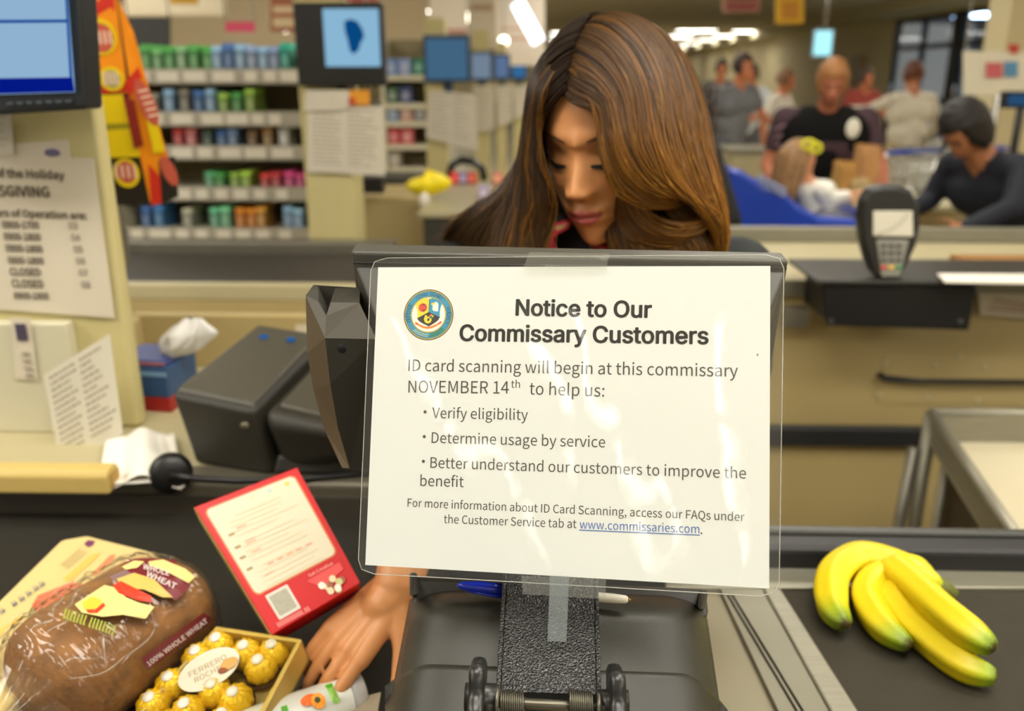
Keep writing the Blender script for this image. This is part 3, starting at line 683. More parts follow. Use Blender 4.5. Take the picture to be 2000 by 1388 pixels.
# shoppers far behind the vest man
for i, (px, Y_, shirt, hair, ht, lab, fc) in enumerate((
    (1425, 8.2, (110, 112, 116), (52, 34, 24), 1.70, 'dark-haired shopper in grey, leftmost of the distant group behind the cashier', .5),
    (1462, 10.6, (190, 196, 200), (70, 50, 34), 1.64, 'shopper in pale grey in the middle of the distant group', -.6),
    (1506, 9.2, (214, 208, 196), (120, 84, 56), 1.58, 'shopper in a white shirt at the right of the distant group', .9),
    (1395, 12.0, (90, 84, 80), (40, 28, 22), 1.72, 'distant shopper in brown nearest the cashier hair', 0.0),
    (1668, 11.0, (150, 60, 50), (60, 40, 30), 1.60, 'distant shopper in dull red between the vest man and the man in cream', .2))):
    person(lab, (AY(px, 300, Y_).x, Y_, 0), fc, ht, shirt=shirt, pants=(84, 84, 90), hair=hair, sleeves=.5, bend=.12, armL=((.28, -.08, 1.16), (.20, -.34, 1.12)), skin=(196, 120, 80))
# person in black right behind the cashier, dark curly hair
Y_ = 3.38
t, W, T, X = person('person in black with long dark curly hair just behind the cashier hair', (AY(1325, 300, Y_).x, Y_, 0), math.pi-.4, 1.50, scale_w=.82, shirt=(22, 20, 20), pants=(30, 28, 28), hair=(34, 22, 16), hairlen=.20)
mb = MB()
for i in range(56):
    a = rnd.uniform(-1.9, 1.9); r0 = .12; p = X @ V((r0*math.sin(a), .05+.08*math.cos(a), rnd.uniform(-.06, .07)))
    pts = [p+V((.012*math.sin(k*1.9+i), .012*math.cos(k*1.7+i), -.03*k)) for k in range(9)]; mb.tube(pts, [.012]*7+[.008, .003], 6)
mb.build('curl', pal((38, 24, 16), .5), t)
# ---------------------------------------------------------------- blue cart with the girl and her toy seat
BLU = M('cart_blue', (20, 62, 176), .35, var=.04)
CY = 3.55
ct = thing('child_cart', 'royal blue plastic child cart with sloping side and seat ledge', 'cart', (AY(1550, 430, CY).x, CY, .5))
pts = [AY(x, y, CY) for x, y in ((1425, 330), (1446, 332), (1468, 346), (1492, 366), (1530, 372), (1556, 400), (1600, 424), (1680, 430), (1684, 458), (1560, 458), (1500, 452), (1466, 466), (1452, 500), (1424, 500), (1420, 420))]
MB().prism(pts[::-1], (0, .05, 0)).build('side_shell', BLU, ct, bevel=.015, seg=3)
MB().prism([p+V((0, .38, 0)) for p in pts[::-1]], (0, .05, 0)).build('side_shell', BLU, ct, bevel=.015, seg=3)
a = AY(1500, 452, CY); b = AY(1684, 436, CY)
MB().box((a.x, CY+.04, a.z-.02), (b.x, CY+.39, a.z+.01)).build('seat', BLU, ct, bevel=.01)
a2 = AY(1620, 412, CY+.2); MB().box((a2.x, CY+.1, a2.z-.03), (a2.x+.14, CY+.4, a2.z+.012)).build('tray', M('cart_blue_dark', (14, 40, 130), .4), ct, bevel=.008)
for px in (1440, 1660):
    p = AY(px, 500, CY)
    for dy in (.05, .38): MB().lathe([(.02, -.02), (.09, -.02), (.09, .02), (.02, .02)], (p.x, CY+dy, .09), (0, 1, 0)).build('wheel', BLACKP, ct)
    MB().cyl((p.x, CY+.2, .1), (p.x, CY+.2, p.z+.02), .03).build('post', CHROME, ct)
mb = MB()
for i in range(7):
    p = AY(1484+i*7, 352+i*4, CY+.02); mb.box((p.x-.01, CY-.012, p.z-.012), (p.x+.01, CY+.005, p.z+.02))
mb.build('sticker', pal((150, 160, 200)), ct)
# girl
g = thing('person', 'small girl with long light brown hair, yellow bow and white sweater in the blue cart', 'person', AY(1580, 430, CY+.2))
B = Body(); gy = CY+.2
hC = AY(1562, 318, gy); X = head_mtx(hC, (.8, .35, -.30))
add_head(B, X, 2, .80, 44, 44); ch_ = AY(1588, 385, gy); hp = AY(1600, 428, gy)
B.cap(hC-V((0, 0, .06)), ch_+V((0, 0, .04)), .035, .035, 2); B.cap(ch_+V((0, 0, .01)), hp, .068, .075, 0); B.cap(ch_+V((-.04, 0, .03)), ch_+V((.05, 0, .03)), .045, .045, 0)
for s, yy in ((1, -.07), (-1, .09)):
    e = AY(1620, 392, gy+yy); wv = AY(1650, 384+(-1 if s > 0 else 6), gy+yy-.02); B.chain([ch_+V((.02, yy, .03)), e, wv], [.042, .036, .028], 0); hand(B, wv, (wv-e), (0, 0, -1), 2, L=.11, curl=.8, fr=.012)
    B.chain([hp+V((0, yy, 0)), AY(1650, 432, gy+yy), AY(1662, 480, gy+yy)], [.06, .048, .036], 1)
    q = AY(1662, 482, gy+yy); B.cap(q, q+V((.07, 0, -.01)), .03, .025, 3)
B.build('body', [pal((222, 220, 208), .85), pal((120, 120, 130), .8), pal((214, 150, 112), .55), pal((200, 190, 190))], g, .010, 3)
mb = MB(); r_ = random.Random(5)
for i in range(240):
    a = r_.uniform(-2.6, 2.6)*.6+math.pi/2; v0 = r_.uniform(.02, .35); p = headpt((a/(2*math.pi)) % 1, v0, .80); st = V(p)
    end = V((.075*math.cos(a), .055*math.sin(a)+.02, -.17+r_.uniform(-.03, .02)))
    pts = [X @ (st.lerp(V((st.x*1.05+.01*math.cos(a), st.y*1.1+.012, st.z*.2)), min(1, t_*2)) if t_ < .5 else V((st.x*1.05+.01*math.cos(a), st.y*1.1+.012, st.z*.2)).lerp(end, (t_-.5)*2)) for t_ in [j/8 for j in range(9)]]
    mb.tube(pts, [.010]*7+[.007, .002], 6)
mb.build('hair', M('hair_light_brown', (136, 100, 58), .5, var=.2, vscale=40), g)
bw = AY(1578, 282, gy-.1); MB().tube([bw+V((.028*math.cos(a), -.01, .018*math.sin(a))) for a in [i*math.pi/6 for i in range(13)]], .007, 8).build('hair_bow', pal((226, 220, 40)), g)
MB().tube([bw+V((.028+.024*math.cos(a), -.01, -.014+.018*math.sin(a))) for a in [i*math.pi/6 for i in range(13)]], .008, 8).build('hair_bow', pal((226, 220, 40)), g)
# goods by the cart: paper sacks, green bottle, pouches
def sack(px0, py0, px1, py1, Y, c, lab):
    a = AY(px0, py1, Y); b = AY(px1, py0, Y); a.z = .9505; t = thing('paper_sack', lab, 'bag', ((a.x+b.x)/2, Y, a.z))
    cx_, h = (a.x+b.x)/2, b.z-a.z; w2 = (b.x-a.x)/2
    mb = MB()
    def f(u, v):
        s = 4*u; k = int(s) % 4; q = s-int(s); cs = [(-1, -1), (1, -1), (1, 1), (-1, 1)]; p0, p1 = cs[k], cs[(k+1) % 4]
        x = p0[0]+(p1[0]-p0[0])*q; y = p0[1]+(p1[1]-p0[1])*q; n = 1+.10*mnoise.noise(V((x*2, y*2, v*3)))
        return V((cx_+x*w2*n, Y+.06+y*.06*n, a.z+h*v+(.012*mnoise.noise(V((x*5, y*5, 0))) if v > .95 else 0)))
    mb.grid(f, 24, 8, smooth=False); mb.build('paper_wall', pal(c, .8), t, solid=.003)
    MB().box((cx_-w2*.9, Y+.01, a.z), (cx_+w2*.9, Y+.11, a.z+.01)).build('base', pal(c, .8), t)
sack(1636, 318, 1676, 398, 4.05, (190, 142, 74), 'tan paper sack beside the girl arm')
sack(1682, 285, 1722, 330, 4.15, (184, 136, 84), 'tan paper sack between the vest man and the khaki trousers')
sack(1664, 350, 1700, 376, 4.02, (204, 178, 128), 'small cream paper sack left of the card terminal top')
def item(lab, px, py, Y, r, h, c, name='package', cat='package'):
    q = AY(px, py, 4.02); q.z = .951+h/2; t = thing(name, lab, cat, q)
    MB().lathe([(r*.9, -h/2), (r, -h/2+.004), (r, h*.25), (r*.5, h*.4)], q, (0, 0, 1), 16).build('bottle_body', pal(c, .35), t)
    MB().lathe([(r*.45, h*.4), (r*.45, h*.5)], q, (0, 0, 1), 12).build('cap', pal([min(255, v*.6+80) for v in c]), t)
item('green teal bottle held up beside the girl', 1632, 345, 3.7, .022, .07, (40, 150, 110), 'bottle', 'bottle')
item('lime green bottle above the card terminal', 1747, 346, 3.6, .026, .07, (150, 200, 30), 'bottle', 'bottle')
item('lime green small bottle on the far counter right of the terminal', 1828, 398, 3.6, .018, .05, (130, 200, 50), 'bottle', 'bottle')
item('white bottle behind the card terminal', 1775, 352, 3.9, .03, .08, (206, 200, 190), 'bottle', 'bottle')
item('white cup on the counter by the blue cart', 1436, 300, 4.2, .035, .12, (200, 210, 206), 'cup', 'cup')
# ---------------------------------------------------------------- wire shopping carts by the doors
def cart(label, c, L, Wd, H, yaw):
    t = thing('shopping_cart', label, 'cart', c); X = Matrix.Translation(c) @ Matrix.Rotation(yaw, 4, 'Z'); w_ = MB()
    z0, z1 = .45, H
    def b(z, f): 
        i = .06*(1-f); return [V((-Wd/2+i, -L/2+i, z)), V((Wd/2-i, -L/2+i, z)), V((Wd/2-i, L/2-i, z)), V((-Wd/2+i, L/2-i, z))]
    for k in range(6):
        f = k/5; q = [X @ p for p in b(z0+(z1-z0)*f, f)]; w_.tube(q+[q[0]], .006 if 0 < k < 5 else .011, 6)
    lo, hi = b(z0, 0), b(z1, 1)
    for e in range(4):
        for k in range(9):
            f = k/9; w_.tube([X @ lo[e].lerp(lo[(e+1) % 4], f), X @ hi[e].lerp(hi[(e+1) % 4], f)], .005, 5)
    w_.build('basket', CHROME, t)
    fr = MB()
    for sx in (-1, 1): fr.tube([X @ V((sx*Wd/2, -L/2, z1+.05)), X @ V((sx*Wd/2*.95, -L/2+.1, .3)), X @ V((sx*Wd/2*.9, -L/2, .14)), X @ V((sx*Wd/2*.8, L/2, .14))], .013, 8)
    fr.build('frame', CHROME, t)
    h = MB(); h.tube([X @ V((-Wd/2, -L/2, z1+.05)), X @ V((Wd/2, -L/2, z1+.05))], .017, 8); h.build('handle', M('cart_handle', (40, 70, 170), .4), t)
    for sx in (-1, 1):
        for sy in (-1, 1):
            q = X @ V((sx*Wd*.42, sy*L*.46, .06)); MB().lathe([(.015, -.012), (.06, -.012), (.06, .012), (.015, .012)], q, X.to_3x3() @ V((1, 0, 0)), 16).build('wheel', BLACKP, t)
cart('wire shopping cart with blue handle between the man in cream and the navy jacket', (AY(1880, 300, 6.4).x, 6.4, 0), .8, .55, 1.0, .3)
cart('wire shopping cart farther left, behind the other cart near the doors', (AY(1838, 300, 6.9).x+.45, 7.5, 0), .8, .55, 1.0, -.2)
cart('wire shopping cart behind the tan sacks', (AY(1700, 300, 6.2).x, 6.3, 0), .8, .5, .98, .5)
# ---------------------------------------------------------------- signs at the right
sign('hanging_sign', 'pink lettered sign hanging high right of the cashier', yq(1412, -30, 1484, 24, 9.0), (0, .03, 0), (176, 130, 110), ([(.08, .1, .92, .34), (.08, .45, .92, .6)], 0, (150, 66, 70)))
sign('hanging_sign', 'yellow hanging banner high right of the cashier', yq(1516, -40, 1570, 46, 8.0), (0, .03, 0), (206, 158, 22), ([(.2, .1, .8, .5)], 0, (180, 120, 24)))
t = thing('exit_sign', 'glowing pale blue sign above the vest man', 'sign', AY(1606, 84, 14))
a = AY(1588, 108, 14); b = AY(1626, 60, 14)
MB().box((a.x-.03, 14, a.z-.03), (b.x+.03, 14.1, b.z+.03)).build('housing', pal((120, 130, 132)), t); MB().box((a.x, 13.98, a.z), (b.x, 14, b.z)).build('lit_face', emis('sign_cyan', (165, 232, 240), 1.5), t)
MB().cyl((a.x+.15, 14.05, b.z), (a.x+.15, 14.05, 3.0), .02).build('stem', CHROME, t)
t = sign('wall_poster', 'white board with red and blue print above the bending person', yq(1884, 100, 2040, 186, 5.2), (0, .02, 0), (222, 214, 190))
q = [AY(x, y, 5.19) for x, y in ((1926, 152), (1958, 152), (1958, 122), (1926, 122))]; MB().slab(q, (0, .004, 0)).build('red_print', pal((200, 96, 100)), t)
q = [AY(x, y, 5.19) for x, y in ((1962, 150), (1988, 150), (1988, 120), (1962, 120))]; MB().slab(q, (0, .004, 0)).build('blue_print', pal((86, 140, 180)), t)
q = [AY(x, y, 5.19) for x, y in ((1974, 104), (1990, 104), (1990, 86), (1974, 86))]
MB().slab(q, (0, .03, 0)).build('red_tag', pal((186, 60, 46)), t)
p = AY(1950, 186, 5.22); MB().cyl((p.x, 5.22, 0), (p.x, 5.22, p.z), .02).build('stand', CHROME, t)
column('wall_pier', 'cream pier at the right edge behind the bending person', AY(1962, 100, 6.0).x, 4.4, 6.0, 6.3, 0, 2.95, WALLM)
t = thing('monitor', 'blue-lit monitor at the right edge behind the bending person', 'monitor', AY(1985, 195, 4.6)); a = AY(1958, 212, 4.6); b = AY(2040, 178, 4.6)
MB().box((a.x, 4.6, a.z), (b.x, 4.65, b.z)).build('casing', BLACKP, t, bevel=.005); MB().box((a.x+.02, 4.595, a.z+.015), (b.x-.02, 4.6, b.z-.015)).build('screen', emis('scr_r', (60, 110, 160), .5), t)
MB().cyl((a.x+.1, 4.62, .9), (a.x+.1, 4.62, a.z+.02), .02).build('pole', BLACKP, t); MB().box((a.x, 4.5, .86), (a.x+.22, 4.75, .9)).build('foot', BLACKP, t)
# far counter on which the shoppers' goods stand
t5 = thing('checkout_lane', 'far checkout counter under the blue cart and the tan sacks', 'checkout counter', (2.2, 4.0, 0))
MB().box((1.35, 4.0, 0), (3.6, 4.34, .92)).build('cabinet', BEIGE, t5); MB().box((1.33, 3.98, .92), (3.62, 4.36, .95)).build('counter_top', CREAM2, t5, bevel=.006)
t6 = thing('checkout_lane', 'cream register booth behind the distant shoppers feet', 'checkout counter', (1.5, 6.2, 0))
a = AY(1430, 300, 6.2); b = AY(1530, 300, 6.2); MB().box((a.x, 6.2, 0), (b.x+.1, 6.6, a.z)).build('cabinet', CREAM2, t6); MB().box((a.x-.02, 6.18, a.z), (b.x+.12, 6.62, a.z+.03)).build('counter_top', STEEL, t6)
# ---------------------------------------------------------------- card terminal and its shelf
TY = 2.18
sh = thing('writing_shelf', 'black bracketed writing shelf fixed on the neighbouring counter', 'shelf', AY(1750, 560, TY))
a = AY(1600, 545, TY); b = AY(1910, 560, TY); zt = AY(1750, 545, TY).z
q = [AY(1606, 545, TY), AY(1616, 636, TY), AY(1892, 645, TY), AY(1908, 560, TY)]
MB().prism([q[0], q[1], q[2], q[3]], (0, .02, 0)).build('front_panel', M('shelf_black', (8, 7, 6), .6, spec=.3), sh, bevel=.003)
MB().box((a.x-.01, TY-.012, zt-.012), (3.2, L2F+.02, zt)).build('shelf_board', M('shelf_top_dark', (38, 37, 32), .45), sh, bevel=.004)
for px in (1622, 1876):
    p = AY(px, 628, TY); MB().lathe([(.008, 0), (.006, .003)], (p.x, TY, p.z), (0, -1, 0), 10).build('screw', DGREY, sh)
for px in (1625, 1890):
    p = AY(px, 600, TY); MB().box((p.x-.005, TY+.02, p.z-.04), (p.x+.005, L2F-.02, zt-.012)).build('side_bracket', BLACKP, sh)
tm = thing('card_terminal', 'dark oval card payment terminal with a pale screen and coloured keys', 'card terminal', AY(1740, 545, TY+.02))
ol = [(1700, 368), (1725, 362), (1760, 362), (1782, 372), (1796, 400), (1800, 440), (1792, 480), (1772, 522), (1752, 542), (1726, 546), (1706, 538), (1694, 505), (1684, 470), (1681, 430), (1686, 392)]
MB().prism([AY(x, y, TY+.0) for x, y in ol][::-1], (0, .05, 0), smooth_side=False).build('housing', M('terminal_plastic', (30, 30, 27), .4), tm, bevel=.012, seg=4)
MB().slab([AY(1706, 461, TY-.003), AY(1784, 462, TY-.003), AY(1783, 412, TY-.003), AY(1706, 412, TY-.003)], (0, .006, 0)).build('screen', M('terminal_screen', (206, 200, 182), .3), tm, bevel=.002)
kp = MB().slab([AY(1722, 540, TY-.002), AY(1758, 540, TY-.002), AY(1776, 468, TY-.002), AY(1712, 468, TY-.002)], (0, .005, 0)).build('keypad', M('keypad_grey', (132, 130, 120), .5), tm, bevel=.002)
kc = [pal((205, 60, 40)), pal((225, 190, 50)), pal((60, 150, 80))]
for r in range(4):
    for c in range(3):
        p = AY(1726+c*15-(r*.0), 480+r*14, TY-.004); m_ = kc[c] if r >= 3 else pal((70, 70, 68))
        MB().cbox(p, (.013, .004, .009)).build('key', m_, kp, bevel=.002)
p = AY(1735, 520, TY+.06); MB().cyl((p.x, TY+.05, zt), (p.x, TY+.05, p.z+.1), .03, .022).build('stand', BLACKP, tm)
mb = MB(); mb.tube([AY(x, y, TY-.006) for x, y in ((1775, 414), (1760, 434), (1740, 448), (1712, 458))], .0006, 6); mb.build('scratch', DGREY, tm)
# papers and folder on the neighbouring counter
p0 = AZ(1890, 524, L2T+.012); f_ = thing('folder', 'brown cardboard folder on the neighbouring counter at the right edge', 'folder', p0)
MB().hexa([V((p0.x, p0.y-.03, L2T+.001)), V((p0.x+.5, p0.y-.06, L2T)), V((p0.x+.5, p0.y+.12, L2T)), V((p0.x, p0.y+.12, L2T)), V((p0.x, p0.y-.03, L2T+.03)), V((p0.x+.5, p0.y-.06, L2T+.03)), V((p0.x+.5, p0.y+.12, L2T+.03)), V((p0.x, p0.y+.12, L2T+.03))]).build('cover', pal((150, 104, 44), .7), f_)
MB().box((p0.x+.01, p0.y-.045, L2T+.006), (p0.x+.48, p0.y-.03, L2T+.022)).build('pages', PAPER2, f_)
p0 = AZ(1845, 552, zt+.002)
MB().hexa([p0+V(q) for q in ((0, 0, 0), (.5, -.02, 0), (.5, .09, 0), (.02, .09, 0), (0, 0, .004), (.5, -.02, .004), (.5, .09, .004), (.02, .09, .004))]).build('papers', PAPER, None)
tag(bpy.context.scene.objects[-1] if False else [o for o in COL.objects if o.name.startswith('papers')][0], 'white papers on the black writing shelf right of the terminal', 'paper')
lf = thing('leaflet', 'pale leaflets held below the shelf at the right edge', 'paper', AY(1950, 600, L2F-.03))
MB().slab([AY(1915, 615, L2F-.03), AY(2100, 630, L2F-.03), AY(2100, 575, L2F-.03), AY(1912, 570, L2F-.03)], (0, .012, 0)).build('page', pal((190, 180, 158)), lf)
mb = MB()
for k in range(3): mb.slab([AY(1925+k*8, 605-k*9, L2F-.032), AY(2060, 618-k*6, L2F-.032), AY(2060, 612-k*6, L2F-.032), AY(1925+k*8, 600-k*9, L2F-.032)], (0, .001, 0))
mb.build('print', pal((160, 130, 110)), lf)
# ---------------------------------------------------------------- steel cart table in the aisle
st = thing('steel_table', 'stainless steel rimmed tray table in the aisle at the right', 'table', (AZ(1900, 900, .72).x, 1.75, 0))
c0 = AZ(1818, 803, .74); c1 = AZ(1812, 905, .70); 
P0 = AZ(1820, 806, .74); P1 = AZ(2360, 812, .74); Q0 = AZ(1998, 1068, .74); Q1 = AZ(2500, 1075, .74)
def rail(a, b, r, nm='rim'): MB().tube([a, b], r, 12).build(nm, STEEL, st)
rail(P0, P1, .013); rail(P0, Q0, .012); rail(Q0, Q1, .012)
dn = V((0, 0, -.075)); ins = .012
MB().slab([P0+dn+V((ins, -ins, 0)), P1+dn+V((0, -ins, 0)), P1+V((0, -ins, 0)), P0+V((ins, -ins, 0))], V((0, .004, 0))).build('rear_wall', STEEL, st)
MB().hexa([P0+dn, Q0+dn, Q0+dn+V((.006, 0, 0)), P0+dn+V((.006, 0, 0)), P0, Q0, Q0+V((.006, 0, 0)), P0+V((.006, 0, 0))]).build('side_wall', STEEL, st)
MB().hexa([Q0+dn, Q1+dn, P1+dn, P0+dn, Q0+dn+V((0, 0, .006)), Q1+dn+V((0, 0, .006)), P1+dn+V((0, 0, .006)), P0+dn+V((0, 0, .006))]).build('tray_bottom', M('tray_light', (200, 190, 160), .4), st)
for a, r in ((P0, .016), (Q0, .016)):
    MB().tube([a, V((a.x-.0, a.y, 0))], r, 12).build('leg', STEEL, st)
MB().tube([P0+V((-.03, 0, -.09)), P0+V((-.06, -.02, -.74))], .014, 10).build('brace', STEELD, st)
MB().hexa([V((P0.x+.05, P0.y-.03, 0)), V((Q0.x+.05, Q0.y+.03, 0)), V((Q1.x, Q1.y+.03, 0)), V((P1.x, P1.y-.03, 0)), V((P0.x+.05, P0.y-.03, .655)), V((Q0.x+.05, Q0.y+.03, .655)), V((Q1.x, Q1.y+.03, .655)), V((P1.x, P1.y-.03, .655))]).build('under_tray_box', M('under_tray_dark_brown', (58, 46, 26), .6), st)  # dark brown box filling the space below the tray
MB().tube([P0.lerp(Q0, .12)+V((.03, 0, -.08)), V((P0.lerp(Q0, .12).x+.03, P0.lerp(Q0, .12).y, 0))], .012, 10).build('leg', STEEL, st)
bx = AY(1845, 1030, 2.0); 
# ================================================================ the laminated notice
SR = Matrix(((0.98484283, 0.02952855, -0.17091715, 0.03560446), (-0.01408546, 0.99576302, 0.09087133, -0.04445909), (0.17287628, -0.08708653, 0.98108599, -0.60893844), (0, 0, 0, 1)))
SX = CM @ SR; SXI = SX.inverted()
def SUV(px, py):
    o = SXI @ O; d = SXI.to_3x3() @ RAY(px, py); k = -o.z/d.z; return V((o.x+d.x*k, o.y+d.y*k, 0))
def SL(x, y, z=0): return SX @ V((x, y, z))
NX, NY, NZ = [SX.to_3x3() @ V(a) for a in ((1, 0, 0), (0, 1, 0), (0, 0, 1))]
nt_ = thing('laminated_notice', 'laminated white paper notice about ID card scanning taped to the register display', 'notice', SL(0, 0))
PWH = M('notice_paper', (222, 223, 221), .6, var=.008, vscale=6)
MB().hexa([SL(x, y, z) for z in (-.0004, 0) for x, y in ((-.1397, -.108), (.1397, -.108), (.1397, .108), (-.1397, .108))]).build('paper', PWH, nt_)
pp = [o for o in COL.objects if o.name == 'paper' or o.name.startswith('paper.')][-1]
for o in nt_.children: pp = o
def line(mb, txt, p0, p1, fnt='sans', hs=1.0, off=0.0, m=0):
    a, b = SUV(*p0), SUV(*p1); d = (b-a); L = d.length; d.normalize(); y = V((-d.y, d.x, 0))
    R3 = SX.to_3x3(); lay_text(mb, txt, SX @ (a+V((0, 0, .0002))), R3 @ d, R3 @ y, width=L, m=m, fnt=fnt, offset=off, hs=hs)
t1 = MB()
for k_ in range(8):
    a_ = k_*math.pi/4; ox, oy = 1.5*math.cos(a_), 1.1*math.sin(a_)
    line(t1, 'Notice to Our', (1008+ox, 615.5+oy), (1271.5+ox, 620+oy), 'bold', 1.0)
    line(t1, 'Commissary Customers', (898.5+ox, 665+oy), (1382.5+ox, 671.5+oy), 'bold', 1.0)
t1.build('heading_lettering', INK, pp)
t1 = MB()
line(t1, 'ID card scanning will begin at this commissary', (797.5, 724), (1441, 735.5), hs=1.05)
line(t1, 'NOVEMBER 14', (797.5, 766.5), (994, 768.5), hs=1.05)
line(t1, 'th', (998, 757), (1015.5, 757.5), hs=1.0)
line(t1, 'to help us:', (1034, 770), (1180, 774.5), hs=1.05)
line(t1, 'Verify eligibility', (844, 816), (1031, 820), hs=1.05)
line(t1, 'Determine usage by service', (843, 864.5), (1182, 873.5), hs=1.05)
line(t1, 'Better understand our customers to improve the', (840.5, 913), (1457, 934.5), hs=1.05)
line(t1, 'benefit', (821, 948.5), (905.6, 951), hs=1.05)
line(t1, 'For more information about ID Card Scanning, access our FAQs under', (796, 989), (1454, 1017.5), hs=1.08)
line(t1, 'the Customer Service tab at', (867, 1021), (1126, 1031), hs=1.08)
for bx_, by_ in ((830.3, 804), (828.7, 852.3), (827, 900.5)):
    c = SUV(bx_, by_); t1.add([SL(c.x+.00115*math.cos(a), c.y+.00115*math.sin(a), .0002) for a in [i*math.pi/8 for i in range(16)]], [tuple(range(16))])
c = SUV(1370, 1041); t1.add([SL(c.x+.0006*math.cos(a), c.y+.0006*math.sin(a), .0002) for a in [i*math.pi/6 for i in range(12)]], [tuple(range(12))])
c = SUV(1480, 693); t1.add([SL(c.x-.0003, c.y-.0012, .0002), SL(c.x+.0005, c.y+.0006, .0002), SL(c.x-.0007, c.y+.0008, .0002)], [(0, 1, 2)])
t1.build('body_lettering', M('ink_body', (62, 56, 50), .6), pp)
t1 = MB(); line(t1, 'www.commissaries.com', (1132, 1031.5), (1366, 1041), hs=1.08)
a, b = SUV(1131, 1035.5), SUV(1367, 1045.5); e = V((0, .0006, 0))
t1.add([SL(p.x, p.y, .0002) for p in (a, b, b+e, a+e)], [(0, 1, 2, 3)])
t1.build('link_lettering', M('ink_link', (44, 98, 176), .6), pp)
# ---- round agency emblem
EC = SUV(837, 614.5); ER = .0186
em = [M('em_%d' % i, c, .6) for i, c in enumerate(((70, 60, 40), (190, 172, 92), (44, 142, 182), (238, 234, 222), (236, 208, 48), (44, 40, 36), (216, 70, 56), (232, 130, 60), (30, 120, 76), (196, 200, 150), (28, 70, 96)))]
eb = MB()
def ring(r0, r1, m, z, n=64, a0=0, a1=2*math.pi):
    full = abs(a1-a0-2*math.pi) < 1e-6
    for i in range(n):
        a, b = a0+(a1-a0)*i/n, a0+(a1-a0)*(i+1)/n
        eb.add([SL(EC.x+r*math.cos(q), EC.y+r*math.sin(q), z) for r, q in ((r0, a), (r1, a), (r1, b), (r0, b))], [(0, 1, 2, 3)], m)
def epoly(pts, m, z):     # emblem units: radius 1, y up
    eb.add([SL(EC.x+x*ER, EC.y+y*ER, z) for x, y in pts], [tuple(range(len(pts)))], m)
ring(0, ER, 0, .0001); ring(0, ER*.965, 1, .00012); ring(0, ER*.93, 0, .00014); ring(0, ER*.915, 2, .00016); ring(0, ER*.72, 0, .00018); ring(0, ER*.71, 1, .0002); ring(0, ER*.665, 3, .00022)
def E2(x, y): return ((x-716)/553.0, (685-y)/553.0)
z = .00025
epoly([E2(*p) for p in ((415, 470), (480, 400), (560, 350), (660, 325), (722, 345), (722, 630), (470, 765), (475, 660), (455, 560))][::-1], 4, z)
epoly([E2(*p) for p in ((722, 345), (790, 322), (880, 345), (960, 385), (1010, 440), (975, 540), (965, 640), (972, 740), (722, 630))][::-1], 2, z)
epoly([E2(*p) for p in ((722, 630), (972, 740), (930, 810), (850, 870), (735, 940), (600, 880), (510, 825), (465, 768))][::-1], 5, z)
for a, b in (((722, 335), (722, 632)), ((722, 630), (468, 768)), ((722, 630), (974, 742))):
    p, q = V((*E2(*a), 0)), V((*E2(*b), 0)); d = (q-p).normalized()*.008; nrm = V((-d.y, d.x, 0)); epoly([(w_.x, w_.y) for w_ in (p+nrm, p-nrm, q-nrm, q+nrm)], 5, z+.00004)
c = E2(585, 530); pts = []
for i in range(40):
    a = i*math.pi/20; r = .19 if i % 2 else .155; pts.append((c[0]+r*math.cos(a), c[1]+r*math.sin(a)))
epoly(pts, 6, z+.00004)
epoly([(c[0]+.13*math.cos(a), c[1]+.15*math.sin(a)) for a in [-math.pi/2+i*math.pi/12 for i in range(13)]], 0, z+.00006)
epoly([(c[0]+.05+.07*math.cos(a), c[1]+.09*math.sin(a)) for a in [i*math.pi/8 for i in range(16)]], 6, z+.00008)
epoly([E2(*p) for p in ((800, 580), (800, 500), (815, 440), (850, 405), (900, 410), (930, 450), (930, 600), (915, 620), (895, 598), (875, 618), (855, 595), (835, 612), (820, 590))][::-1], 3, z+.00004)
epoly([E2(*p) for p in ((765, 450), (790, 425), (850, 425), (845, 455), (800, 475), (780, 478))][::-1], 4, z+.00006)
cp = []
for i in range(25):
    a = math.pi*.95+i/24*math.pi*1.75; r = .17*(1-.35*i/24); cp.append((a, r))
cc_ = E2(715, 790)
o_ = [(cc_[0]+(r)*math.cos(a), cc_[1]+r*math.sin(a)) for a, r in cp]; i_ = [(cc_[0]+(r-.11*(1-.5*k/24))*math.cos(a), cc_[1]+(r-.11*(1-.5*k/24))*math.sin(a)) for k, (a, r) in enumerate(cp)]
for i in range(24): epoly([o_[i], o_[i+1], i_[i+1], i_[i]], 4, z+.00005)
epoly([E2(*p) for p in ((615, 790), (640, 700), (670, 690), (690, 720), (700, 800))][::-1], 4, z+.00005)
for (x, y, r, m) in ((780, 695, .045, 7), (800, 740, .055, 8), (765, 745, .04, 8), (815, 715, .035, 4), (735, 720, .04, 6)):
    q = E2(x, y); epoly([(q[0]+r*math.cos(a), q[1]+r*math.sin(a)) for a in [i*math.pi/5 for i in range(10)]], m, z+.00007)
for i in range(12):
    t0, t1_ = i/12, (i+1)/12
    def sc1(t): x = 430+580*t; return x, 840+115*math.sin(math.pi*t)-25*t
    def sc2(t): x, y = sc1(t); return x, y+48
    epoly([E2(*sc1(t0)), E2(*sc2(t0)), E2(*sc2(t1_)), E2(*sc1(t1_))], 7 if i not in (0, 11) else 6, z+.00009)
for i in range(14):      # olive and leaf spray at the foot of the ring
    a = math.radians(228+i*3.2); r = .81+.035*(-1)**i; q = (r*math.cos(a), r*math.sin(a)); epoly([(q[0]+.035*math.cos(b), q[1]+.022*math.sin(b)) for b in [k*math.pi/4 for k in range(8)]], 9, z)
